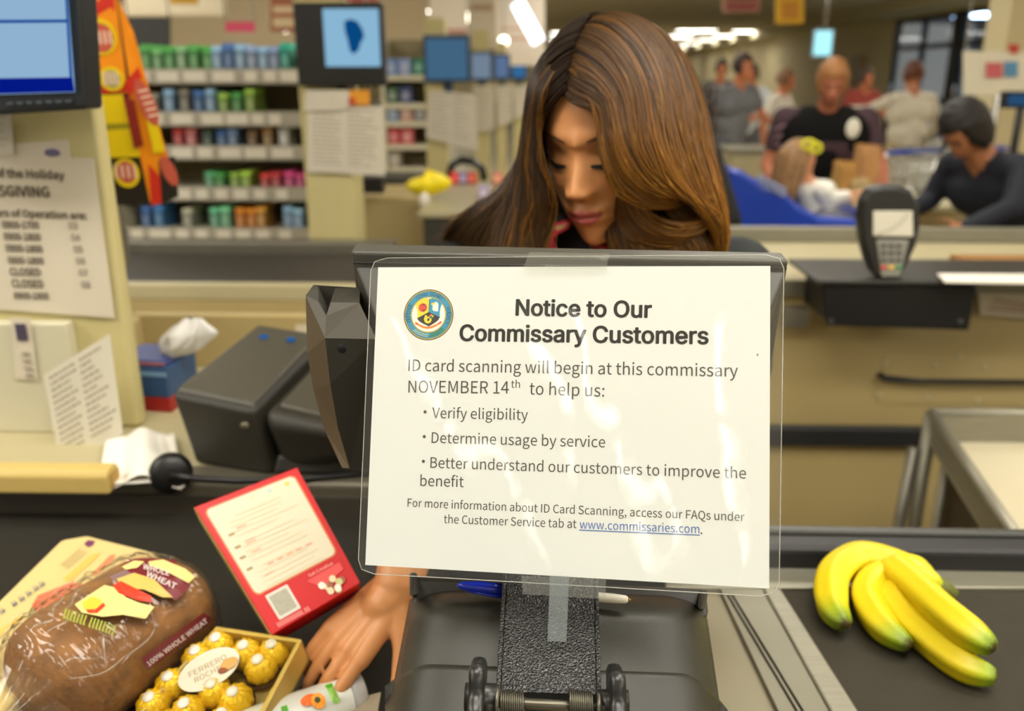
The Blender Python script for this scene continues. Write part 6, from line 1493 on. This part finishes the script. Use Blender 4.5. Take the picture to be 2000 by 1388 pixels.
# grey plastic edge and a clear dome standing in for a reflection
o = thing('plastic_tray', 'brownish clear plastic tray corner beside the tube at the bottom edge', 'tray', AZ(700, 1380, ZL))
TRF = M('tray_plastic', (150, 138, 116), .3)
q = [AZ(650, 1470, ZL+.012), AZ(725, 1470, ZL+.03), AZ(744, 1351, ZL+.034), AZ(640, 1378, ZL+.02)]; MB().slab(q, (0, 0, -.002)).build('wall', TRF, o)
q2 = [AZ(600, 1470, ZL), AZ(730, 1470, ZL), AZ(738, 1380, ZL), AZ(620, 1390, ZL)]; MB().slab(q2, (0, 0, -.0005)).build('base', TRF, o)
o = thing('reflection_dome', 'small clear dome standing for a reflection between the chocolates and the tube', 'cap', AZ(562, 1330, ZL))
c = AZ(562, 1332, ZL+.012); MB().ell(c, [(.016, .008, 0), (-.006, .010, 0), (0, 0, .010)]).build('dome', film('reflection_dome_film', .12, (.9, .9, .86), 1.5, haze=.35, hcol=(.7, .68, .6)), o)
MB().lathe([(.010, -.001), (.012, .0), (.010, .002)], c-V((0, 0, .011)), (0, 0, 1), 20).build('rim', M('dome_rim', (150, 146, 130), .3), o)

# ================================================================ bananas
bb_ = thing('banana_bunch', 'bunch of yellow bananas with green tips on the right belt', 'bananas', AZ(1780, 1200, ZC))
BAN = bpy.data.materials.new('banana_peel'); BAN.use_nodes = True; nt = BAN.node_tree; b = nt.nodes['Principled BSDF']; b.inputs['Roughness'].default_value = .45
at = nt.nodes.new('ShaderNodeAttribute'); at.attribute_name = 'ripe'; rp_ = nt.nodes.new('ShaderNodeValToRGB'); e = rp_.color_ramp.elements
e[0].position = 0; e[0].color = lin((60, 44, 16)); e[1].position = 1; e[1].color = lin((60, 44, 20))
for pz, c in ((.03, (104, 124, 20)), (.08, (150, 168, 20)), (.17, (214, 192, 16)), (.80, (222, 194, 20)), (.90, (190, 200, 30)), (.97, (120, 140, 30))):
    k = e.new(pz); k.color = lin(c)
nzz = nt.nodes.new('ShaderNodeTexNoise'); nzz.inputs['Scale'].default_value = 30; ad = nt.nodes.new('ShaderNodeMath'); ad.operation = 'MULTIPLY_ADD'; ad.inputs[1].default_value = .06; 
nt.links.new(nzz.outputs[0], ad.inputs[0]); nt.links.new(at.outputs['Fac'], ad.inputs[2]); sb = nt.nodes.new('ShaderNodeMath'); sb.operation = 'SUBTRACT'; sb.inputs[1].default_value = .03
nt.links.new(ad.outputs[0], sb.inputs[0]); nt.links.new(sb.outputs[0], rp_.inputs[0]); nt.links.new(rp_.outputs[0], b.inputs['Base Color'])
def bez(P, t):
    n = len(P)-1; i = min(int(t*n), n-1); f = t*n-i; p0, p1, p2, p3 = P[max(i-1, 0)], P[i], P[i+1], P[min(i+2, n)]
    return .5*((2*p1)+(p2-p0)*f+(2*p0-5*p1+4*p2-p3)*f*f+(-p0+3*p1-3*p2+p3)*f**3)
def banana(pts, r, lab=None):
    """pts: (px,py,height of the axis above the belt) from the flower tip to the stem"""
    P = [AZ(x, y, ZC+max(h, r+.0012)) for x, y, h in pts]; n = 40; m = 15; vs = []; px_ = None; rv = []
    for i in range(n+1):
        t = i/n; p = bez(P, t); d = (bez(P, min(1, t+.01))-bez(P, max(0, t-.01))).normalized()
        if px_ is None: x = V((0, 0, 1)); 
        else: x = px_
        x = (x-d*x.dot(d)).normalized(); px_ = x; y = d.cross(x)
        if t < .24: k = .30+.70*math.sin(t/.24*math.pi/2)**.75
        elif t > .84: k = 1-.68*((t-.84)/.16)**.8
        else: k = 1
        if t < .02: k *= .7
        for j in range(m*2):
            a = math.pi*j/m; rr = r*k*(1+.07*math.cos(5*a)); vs.append(p+x*rr*math.cos(a)+y*rr*math.sin(a)); rv.append(t)
    N = m*2; fs = [(i*N+j, i*N+(j+1) % N, (i+1)*N+(j+1) % N, (i+1)*N+j) for i in range(n) for j in range(N)]+[tuple(range(N-1, -1, -1)), tuple(n*N+j for j in range(N))]
    o = MB().add(vs, fs, 0, True).build('banana', BAN, bb_); at_ = o.data.attributes.new('ripe', 'FLOAT', 'POINT'); at_.data.foreach_set('value', rv)
banana([(1652, 1222, .018), (1624, 1180, .020), (1630, 1120, .030), (1680, 1086, .036), (1745, 1100, .036), (1800, 1126, .030), (1835, 1150, .022)], .0178)
banana([(1778, 1262, .016), (1724, 1222, .018), (1694, 1166, .022), (1716, 1128, .030), (1770, 1126, .032), (1815, 1140, .028), (1838, 1152, .022)], .0168)
banana([(1948, 1322, .014), (1890, 1302, .016), (1820, 1252, .018), (1766, 1200, .020), (1744, 1158, .024), (1790, 1140, .024), (1840, 1152, .020)], .0165)
banana([(1942, 1268, .046), (1896, 1236, .048), (1836, 1188, .048), (1784, 1140, .044), (1752, 1112, .040), (1790, 1118, .030), (1838, 1150, .022)], .0175)
c = AZ(1838, 1152, ZC+.02); MB().tube([c+V((-.015, 0, .006)), c+V((.0, -.002, .003)), c+V((.012, -.006, -.004))], [.013, .012, .009], 12).build('crown', M('banana_crown', (92, 96, 30), .6, var=.25, vscale=60), bb_)
# ================================================================ the cashier
HF = V((-.42, -.855, -.285)).normalized(); HXa = V((.9008, -.4316, .048)); HXa = (HXa-HF*HXa.dot(HF)).normalized(); HU = (-HF).cross(HXa)*-1
HU = HXa.cross(-HF) if HXa.cross(-HF).z > 0 else -(HXa.cross(-HF))
HX = Matrix.Translation((.0772, 1.045, 1.437)) @ Matrix((HXa, -HF, HU)).transposed().to_4x4()
cs = thing('person', 'woman cashier with long wavy brown hair looking down, black top and red scarf', 'person', (.12, 1.3, 0))
SHR, SHL = AY(912, 546, 1.17), AY(1436, 542, 1.19)      # shoulders (hers: right is our left)
NB = (SHR+SHL)/2+V((0, .01, .035)); PEL = V((.12, 1.36, .88))
B = Body()
add_head(B, HX, 0, 1.0, 150, 150)
nk = HX @ V((0, .030, -.075)); B.cap(nk, NB+V((0, 0, -.02)), .052, .056, 0); B.cap(nk+V((0, -.02, -.01)), NB+V((0, -.05, -.04)), .040, .045, 0)
B.cap(SHR+V((.03, 0, 0)), SHL+V((-.03, 0, 0)), .050, .050, 0)
B.cap(NB+V((-.06, 0, -.13)), NB+V((.06, 0, -.13)), .092, .092, 0); B.cap(NB+V((0, .0, -.14)), PEL, .100, .118, 0); B.cap(PEL+V((-.07, 0, 0)), PEL+V((.07, 0, 0)), .115, .115, 0)
ELR, WRR = D(852, 850, .985), D(778, 1142, .872); TIP = D(622, 1312, .842)
B.chain([SHR, SHR.lerp(ELR, .5), ELR], [.044, .040, .036], 0); B.chain([ELR, ELR.lerp(WRR, .35), WRR], [.036, .034, .0245], 0)
hd_ = (TIP-WRR).normalized(); pn_ = V((.25, .55, -.8))
w0 = WRR
B.cap(w0, w0+hd_*.02, .0245, .025, 0, flat=.8)
hand(B, w0, hd_, pn_, 0, L=.158, curl=.42, side=1, fr=.0088)
ELL, WRL = D(1425, 880, 1.05), D(1235, 900, 1.0)
B.chain([SHL, ELL], [.044, .036], 0); B.chain([ELL, ELL.lerp(WRL, .35), WRL], [.036, .034, .0245], 0); hand(B, WRL, (WRL-ELL)+V((0, 0, -.1)), (0, 0, -1), 0, L=.165, curl=.6, side=1)
for s in (-1, 1):
    h0 = PEL+V((s*.085, 0, -.02)); B.chain([h0, V((h0.x, 1.36, .50)), V((h0.x, 1.38, .10))], [.085, .056, .040], 0); B.cap(V((h0.x, 1.39, .05)), V((h0.x, 1.26, .035)), .038, .03, 0)
me = B.evaluate('body', .0026, 2); me.materials.clear()
FS = bpy.data.materials.new('skin_cashier'); FS.use_nodes = True; nt = FS.node_tree; b = nt.nodes['Principled BSDF']; b.inputs['Roughness'].default_value = .42
b.inputs['Subsurface Weight'].default_value = .15; b.inputs['Subsurface Radius'].default_value = (.6, .25, .12); b.inputs['Subsurface Scale'].default_value = .008
at = nt.nodes.new('ShaderNodeAttribute'); at.attribute_name = 'tint'; nt.links.new(at.outputs['Color'], b.inputs['Base Color'])
me.materials.append(FS)
n = len(me.vertices); co = np.empty(n*3); me.vertices.foreach_get('co', co); co = co.reshape(-1, 3)
Hi = np.array(HX.inverted()); L = co @ Hi[:3, :3].T+Hi[:3, 3]
base = np.array(lin((206, 142, 88))[:3]); col = np.tile(base, (n, 1))
def mixc(w_, c):
    global col
    w_ = np.clip(w_, 0, 1)[:, None]; col = col*(1-w_)+np.array(lin(c)[:3])*w_
G = lambda a, m, s: np.exp(-((a-m)/s)**2)
x, y, z = L[:, 0], L[:, 1], L[:, 2]; ax_ = np.abs(x); fr = (y < -.045) & (ax_ < .07) & (z > -.12) & (z < .11)
mixc(.35*fr*G(ax_, .046, .016)*G(z, -.030, .018), (214, 112, 80))
mixc(.22*fr*G(ax_, .031, .017)*G(z, .004, .009), (120, 74, 48))
lw = .0205; up_t = -.0578+.0022*np.cos(np.clip(ax_/lw, 0, 1)*math.pi*2.2)*-.6; 
lipm = fr & (y < -.062) & (ax_ < lw) & (z < -.0575+.0012*np.cos(ax_*520)-.0035*(ax_/lw)**2+.001) & (z > -.0765+.0095*(ax_/lw)**2)
mixc(.85*lipm, (174, 68, 74))
mixc(.75*(fr & (y < -.062))*G(z, -.0648-.0*ax_, .0011)*(ax_ < .0205), (86, 30, 32))
ca = me.color_attributes.new('tint', 'FLOAT_COLOR', 'POINT'); ca.data.foreach_set('color', np.c_[col, np.ones(n)].ravel())
me.polygons.foreach_set('use_smooth', np.ones(len(me.polygons), bool)); me.update()
bo = bpy.data.objects.new('body', me); COL.objects.link(bo); attach(bo, cs)
# brows and lashes drawn as real little ribbons on the face
def fsurf(x, z, e=.0006):
    best = None; lo, hi = -.16, 0
    r0 = HX @ V((x, -.2, z)); 
    m_ = (np.abs(L[:, 0]-x) < .003) & (np.abs(L[:, 2]-z) < .003) & (L[:, 1] < 0)
    yy = L[m_, 1].min() if m_.any() else -.08
    return HX @ V((x, yy-e, z))
def ribbon(name, pts, ws, mat, e=.0008):
    mb = MB(); vs = []
    for (x, z), w_ in zip(pts, ws): vs += [fsurf(x, z+w_, e), fsurf(x, z-w_, e)]
    mb.add(vs, [(2*i, 2*i+1, 2*i+3, 2*i+2) for i in range(len(pts)-1)], 0, True); return mb.build(name, mat, cs)
LASH = M('lash_black', (24, 16, 12), .6); BROW = M('brow_brown', (92, 58, 34), .8)
for s in (-1, 1):
    ribbon('eyebrow', [(s*(.013+.036*t), .0185+.008*math.sin(t*2.2)-.004*t) for t in [i/12 for i in range(13)]], [.0007+.0013*math.sin(math.pi*min(1, t*.8+.15)) for t in [i/12 for i in range(13)]], BROW)
    ribbon('eyelash', [(s*(.015+.034*t), -.0076-.0044*math.sin(math.pi*t)+.003*t) for t in [i/12 for i in range(13)]], [.0009+.0022*math.sin(math.pi*t*.9+.2) for t in [i/12 for i in range(13)]], LASH, .0016)
    ribbon('eyelid_fold', [(s*(.020+.026*t), .0035+.0040*math.sin(math.pi*t)) for t in [i/10 for i in range(11)]], [.0004]*11, M('lid_fold', (130, 82, 54), .6))
    ribbon('nostril', [(s*(.0045+.006*t), -.0415+.001*math.sin(math.pi*t)) for t in [i/4 for i in range(5)]], [.0004, .0010, .0012, .0010, .0004], M('nostril_dark', (70, 34, 24), .7), .0003)
# ---- black top
B = Body(); g = .009
B.cap(SHR+V((.035, 0, -.004)), SHL+V((-.035, 0, -.004)), .050+g, .050+g, 0)
B.cap(NB+V((-.075, 0, -.13)), NB+V((.075, 0, -.13)), .098+g, .098+g, 0); B.cap(NB+V((-.03, 0, -.14)), PEL+V((-.03, 0, -.05)), .104+g, .118+g, 0); B.cap(NB+V((.03, 0, -.14)), PEL+V((.03, 0, -.05)), .104+g, .118+g, 0)
B.chain([SHR, SHR.lerp(ELR, .55)], [.050+g, .050], 0); B.chain([SHL, SHL.lerp(ELL, .55)], [.050+g, .050], 0)
B.build('black_top', [M('black_cloth', (26, 30, 30), .85, bump=.2, bscale=300)], cs, .006, 3)
B = Body()
for s in (-1, 1):
    h0 = PEL+V((s*.085, 0, -.02)); B.chain([h0, V((h0.x, 1.36, .50)), V((h0.x, 1.38, .12))], [.10, .068, .062], 0)
B.build('trousers', [pal((28, 28, 30), .85)], cs, .009, 3)
# ---- floral scarf strips beside the neck
SCF = bpy.data.materials.new('floral_scarf'); SCF.use_nodes = True; nt = SCF.node_tree; b = nt.nodes['Principled BSDF']; b.inputs['Roughness'].default_value = .8
tcn = nt.nodes.new('ShaderNodeTexCoord'); nzz = nt.nodes.new('ShaderNodeTexNoise'); nzz.inputs['Scale'].default_value = 42; nzz.inputs['Detail'].default_value = 1.5; rr = nt.nodes.new('ShaderNodeValToRGB'); e = rr.color_ramp.elements
e[0].position = .42; e[0].color = lin((26, 18, 14)); e[1].position = .46; e[1].color = lin((196, 36, 54))
k = e.new(.56); k.color = lin((214, 60, 76)); k = e.new(.60); k.color = lin((196, 160, 110)); nt.links.new(tcn.outputs['Object'], nzz.inputs[0]); nt.links.new(nzz.outputs[0], rr.inputs[0]); nt.links.new(rr.outputs[0], b.inputs['Base Color'])
for pts in ([D(1098, 425, 1.035), D(1080, 450, 1.025), D(1068, 480, 1.015), D(1070, 530, 1.02), D(1085, 600, 1.04)], [D(1185, 470, 1.06), D(1172, 500, 1.03), D(1140, 560, 1.02), D(1110, 620, 1.03)]):
    MB().tube([bez(pts, t/14) for t in range(15)], [.012+.006*math.sin(t*.9) for t in range(15)], 12, flat=.5).build('scarf', SCF, cs)
# ---------------------------------------------------------------- hair
HM = bpy.data.materials.new('hair_brown'); HM.use_nodes = True; nt = HM.node_tree; b = nt.nodes['Principled BSDF']; b.inputs['Roughness'].default_value = .42; b.inputs['Specular IOR Level'].default_value = .3
at = nt.nodes.new('ShaderNodeAttribute'); at.attribute_name = 'tone'; nt.links.new(at.outputs['Color'], b.inputs['Base Color'])
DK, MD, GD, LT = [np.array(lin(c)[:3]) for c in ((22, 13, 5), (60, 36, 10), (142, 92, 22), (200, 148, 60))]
class Hair:
    def __init__(s): s.v = []; s.f = []; s.c = []
    def strand(s, pts, r, cols, flat=.5):
        k = len(pts); px_ = None; b0 = len(s.v)
        for i, p in enumerate(pts):
            d = (pts[min(i+1, k-1)]-pts[max(i-1, 0)]).normalized()
            x = V((0, -1, .2)) if px_ is None else px_; x = (x-d*x.dot(d)).normalized(); px_ = x; y = d.cross(x)
            rr = r*(1 if i < k-4 else (k-i)/5+.05)
            for a in (0, 2.09, 4.19): s.v.append(tuple(p+x*rr*math.cos(a)*flat+y*rr*math.sin(a))); s.c.append(cols[i])
        for i in range(k-1):
            for j in range(3): s.f.append((b0+i*3+j, b0+i*3+(j+1) % 3, b0+(i+1)*3+(j+1) % 3, b0+(i+1)*3+j))
    def surf(s, fn, nu, nv, cf):
        b0 = len(s.v)
        for j in range(nv+1):
            for i in range(nu+1): s.v.append(tuple(fn(i/nu, j/nv))); s.c.append(cf(i/nu, j/nv))
        for j in range(nv):
            for i in range(nu): q = b0+j*(nu+1)+i; s.f.append((q, q+1, q+nu+2, q+nu+1))
    def build(s, name, par):
        me = bpy.data.meshes.new(name); me.from_pydata(s.v, [], s.f); me.materials.append(HM); me.polygons.foreach_set('use_smooth', [True]*len(me.polygons))
        ca = me.color_attributes.new('tone', 'FLOAT_COLOR', 'POINT'); c = np.array(s.c); ca.data.foreach_set('color', np.c_[c, np.ones(len(c))].ravel()); me.update()
        o = bpy.data.objects.new(name, me); COL.objects.link(o); attach(o, par); return o
def slx(a, b, t):
    om = a.angle(b); return (a*math.sin((1-t)*om)+b*math.sin(t*om))/math.sin(om)
def skull(dv, e):
    dv = dv.normalized(); u = (math.atan2(dv.y, dv.x)/(2*math.pi)) % 1; v = math.acos(max(-1, min(1, dv.z)))/math.pi
    q = headpt(u, v); return HX @ (q+dv*e)
def crownpath(u, v, side=1):
    al = .60+1.75*u; sd = V((-.16, -math.cos(al), math.sin(al))).normalized(); ed = V((side*1.0, -math.cos(al)*.55-.25*(1-u), -.35+.2*math.sin(al))).normalized()
    return skull(slx(sd, ed, min(1.0, v*1.7)), .006+.020*min(1, v*3))
def lofts(guides):
    G_ = [[D(*p) for p in g_] for g_ in guides]
    def fn(u, v):
        col_ = [bez(g_, v) for g_ in G_]; return bez(col_, u)
    return fn
rh = random.Random(21)
def mass(H, guides, n, tones, amp=.004, back=.006, r=(.0007, .0013), k=26, vmin=.0, under=.55, wave=.003, sink=0):
    f0 = lofts(guides)
    def sst(a): a = min(1, max(0, a)); return a*a*(3-2*a)
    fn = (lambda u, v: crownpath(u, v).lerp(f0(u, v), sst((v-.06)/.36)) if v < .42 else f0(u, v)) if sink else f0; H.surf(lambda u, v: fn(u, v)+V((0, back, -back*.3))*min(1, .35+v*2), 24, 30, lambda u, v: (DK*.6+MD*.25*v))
    for i in range(n):
        u = rh.random(); u2 = min(1, max(0, u+rh.gauss(0, .045))); cl = mnoise.noise(V((u*26, tones[0], 3)))
        v0 = rh.uniform(0, .04) if rh.random() < .8 else rh.uniform(0, .4); v1 = rh.uniform(.86, 1.0)
        off = V((rh.gauss(0, 1), rh.gauss(0, 1), rh.gauss(0, 1)))*amp*.45; ph = rh.uniform(0, 6.28)+u*20; pts = []; cols = []
        hl = min(1, max(0, .5+cl*1.5+rh.gauss(0, .14)))
        for j in range(k):
            t = j/(k-1); v = v0+(v1-v0)*t; uu = u+(u2-u)*t; p = fn(min(1, max(0, uu)), v)
            sp = .25+.75*v
            p = p+off*sp+V((math.sin(ph+v*7), 0, math.cos(ph+v*6)))*wave*v*.5+V((0, -.0035*cl*sp, 0))
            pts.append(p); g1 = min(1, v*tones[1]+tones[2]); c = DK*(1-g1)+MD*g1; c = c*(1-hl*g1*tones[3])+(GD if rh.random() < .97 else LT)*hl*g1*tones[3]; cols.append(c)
        H.strand(pts, rh.uniform(*r), cols)
H = Hair()
# under-cap that follows the skull
def capf(u, v):
    p = headpt(u, v*.66); d = V((p.x, p.y-.01, p.z)).normalized(); front = p.y < -.030 and p.z < .072
    e = .004 if not front else -.012
    return HX @ (p+d*e)
H.surf(capf, 60, 40, lambda u, v: DK*.8)
# dark volume behind the neck
def backf(u, v):
    c0 = [D(1215, 150, 1.06), D(1215, 260, 1.10), D(1210, 380, 1.12), D(1195, 520, 1.13), D(1190, 620, 1.13)]; w_ = [.06, .096, .118, .128, .10]
    c = bez(c0, v); i = min(3, int(v*4)); f = v*4-i; r = w_[i]*(1-f)+w_[i+1]*f; a = 2*math.pi*u
    return c+V((r*math.cos(a), r*.42*math.sin(a)+.0, 0))
H.surf(backf, 40, 24, lambda u, v: DK*.8)
R1 = [  # inner to outer: the big swoop over her left eye (our right)
 [(1090, 128, .945), (1122, 140, .925), (1152, 190, .915), (1168, 250, .912), (1180, 310, .910), (1208, 366, .915), (1262, 396, .925), (1325, 394, .940), (1372, 368, .96)],
 [(1102, 108, .945), (1142, 116, .920), (1182, 180, .905), (1200, 245, .900), (1214, 300, .900), (1244, 350, .905), (1290, 378, .915), (1340, 376, .935), (1380, 350, .955)],
 [(1120, 94, .950), (1172, 104, .922), (1220, 165, .902), (1240, 235, .896), (1254, 295, .895), (1284, 345, .902), (1326, 376, .915), (1368, 388, .935), (1396, 376, .955)],
 [(1142, 74, .960), (1206, 84, .932), (1262, 145, .910), (1286, 215, .902), (1300, 285, .900), (1324, 345, .908), (1356, 392, .922), (1388, 424, .942), (1404, 440, .96)],
 [(1160, 56, .972), (1236, 66, .948), (1298, 130, .928), (1326, 205, .920), (1342, 280, .918), (1362, 350, .925), (1384, 410, .940), (1402, 458, .957), (1406, 500, .975)],
 [(1172, 40, .990), (1262, 44, .975), (1330, 108, .962), (1362, 200, .955), (1378, 280, .952), (1396, 350, .955), (1410, 415, .965), (1414, 470, .980), (1402, 530, 1.0)],
 [(1180, 38, 1.02), (1272, 46, 1.03), (1342, 110, 1.04), (1374, 200, 1.04), (1390, 285, 1.04), (1404, 355, 1.04), (1412, 420, 1.05), (1408, 480, 1.06), (1384, 540, 1.07)]]
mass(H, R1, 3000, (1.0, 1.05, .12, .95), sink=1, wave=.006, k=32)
R2 = [  # curls below the swoop, behind and right of the chin
 [(1205, 330, .965), (1200, 380, .975), (1206, 430, .985), (1236, 470, .975), (1290, 486, .965), (1340, 478, .965), (1376, 452, .975)],
 [(1230, 340, .955), (1228, 390, .960), (1240, 424, .960), (1276, 452, .950), (1326, 460, .945), (1370, 446, .952), (1398, 416, .965)],
 [(1250, 350, .945), (1258, 396, .945), (1284, 424, .940), (1322, 436, .938), (1362, 432, .945), (1394, 412, .955), (1408, 384, .97)]]
mass(H, R2, 800, (2.0, .7, .40, .8))
R4 = [  # filling under the swoop
 [(1235, 300, .975), (1262, 360, .970), (1300, 410, .962), (1345, 440, .960), (1385, 440, .97)],
 [(1290, 300, .965), (1310, 360, .960), (1340, 405, .956), (1375, 425, .960), (1402, 420, .975)],
 [(1340, 300, .965), (1362, 360, .962), (1385, 405, .965), (1402, 430, .975), (1410, 450, .99)]]
mass(H, R4, 500, (6.0, .6, .35, .7))
R3 = [  # ends hanging to her left shoulder
 [(1190, 380, 1.0), (1182, 430, 1.0), (1190, 480, 1.0), (1210, 530, 1.0), (1230, 600, 1.01)],
 [(1240, 400, .985), (1250, 450, .975), (1270, 500, .965), (1300, 545, .97), (1310, 600, .99)],
 [(1310, 410, .97), (1340, 450, .955), (1366, 490, .955), (1376, 540, .97), (1366, 600, .99)],
 [(1370, 400, .99), (1400, 440, .985), (1412, 480, .985), (1408, 530, 1.0), (1390, 590, 1.01)]]
mass(H, R3, 700, (3.0, .8, .30, .7))
L1 = [  # our left of the face: from the parting down to her right shoulder
 [(1092, 126, .948), (1074, 150, .940), (1060, 190, .940), (1054, 250, .955), (1062, 320, .960), (1082, 382, .968), (1080, 432, .98), (1062, 490, .985), (1050, 570, .99)],
 [(1100, 112, .952), (1068, 134, .948), (1044, 180, .952), (1034, 245, .962), (1030, 320, .970), (1036, 390, .975), (1030, 445, .982), (1022, 505, .985), (1015, 580, .99)],
 [(1116, 96, .958), (1072, 112, .962), (1038, 165, .968), (1026, 240, .978), (1020, 320, .985), (1014, 390, .988), (1004, 445, .99), (994, 505, .99), (985, 580, .99)],
 [(1136, 76, .968), (1082, 92, .978), (1040, 150, .988), (1026, 235, .998), (1016, 315, 1.003), (998, 385, 1.005), (978, 435, 1.01), (962, 495, 1.01), (950, 570, 1.01)],
 [(1156, 56, .982), (1100, 72, .995), (1050, 130, 1.010), (1030, 225, 1.020), (1014, 310, 1.025), (984, 378, 1.028), (944, 420, 1.06), (914, 448, 1.12), (896, 480, 1.16)],
 [(1172, 42, 1.005), (1120, 56, 1.025), (1066, 112, 1.040), (1040, 215, 1.050), (1016, 305, 1.055), (974, 372, 1.06), (922, 408, 1.10), (884, 436, 1.15), (862, 470, 1.19)]]
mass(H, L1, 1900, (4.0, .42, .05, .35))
T1 = [  # crown, kept for reference of the silhouette
 [(1092, 126, .955), (1118, 92, .962), (1160, 54, .985), (1215, 34, 1.02), (1270, 45, 1.07), (1310, 90, 1.10)],
 [(1096, 118, .955), (1110, 82, .975), (1150, 42, 1.0), (1200, 28, 1.04), (1240, 40, 1.09), (1270, 90, 1.12)],
 [(1090, 116, .96), (1094, 84, .985), (1126, 48, 1.02), (1170, 34, 1.06), (1200, 48, 1.10), (1220, 90, 1.13)]]
for side, num in ((-1, 900),):
    for i in range(num):
        al = rh.uniform(.62, 2.5); sd = V((-.09+rh.gauss(0, .02), -math.cos(al), math.sin(al))); 
        ed = V((side*1.0, -math.cos(al)*.75+.30*(al-.6), -.45+.25*math.sin(al))); e0 = rh.uniform(.006, .012); k = 24; v1 = rh.uniform(.55, 1.18) if side > 0 else rh.uniform(.7, 1); pts = []; cols = []
        cl = mnoise.noise(V((al*14, side, 9))); hl = min(1, max(0, .45+cl*1.5+rh.gauss(0, .15))); sw = rh.gauss(0, .05)
        bulge = .013 if side > 0 else .006
        for j in range(k):
            t = v1*j/(k-1); dv = slx(sd.normalized(), ed.normalized(), t); dv = V((dv.x, dv.y+sw*t-(.10*math.sin(math.pi*t) if side > 0 else 0), dv.z))
            pts.append(skull(dv, e0+bulge*math.sin(min(1, t*1.2)*math.pi/2)+.004*cl)); g1 = min(1, (.22 if side > 0 else .05)+t*(.85 if side > 0 else .35)); c = DK*(1-g1)+MD*g1; w_ = hl*g1*(.8 if side > 0 else .4); cols.append(c*(1-w_)+GD*w_)
        H.strand(pts, rh.uniform(.0008, .0014), cols)
# loose wisps
for i in range(60):
    g_ = rh.choice(R1+L1); pts = [D(p[0]+rh.gauss(0, 5)*j/4, p[1]+rh.gauss(0, 4)*j/4, p[2]-.004) for j, p in enumerate(g_)]
    q = [bez(pts, t/24) for t in range(25)]; H.strand(q, .0004, [GD*(.4+.6*t/24) for t in range(25)])
hr = H.build('hair', cs)
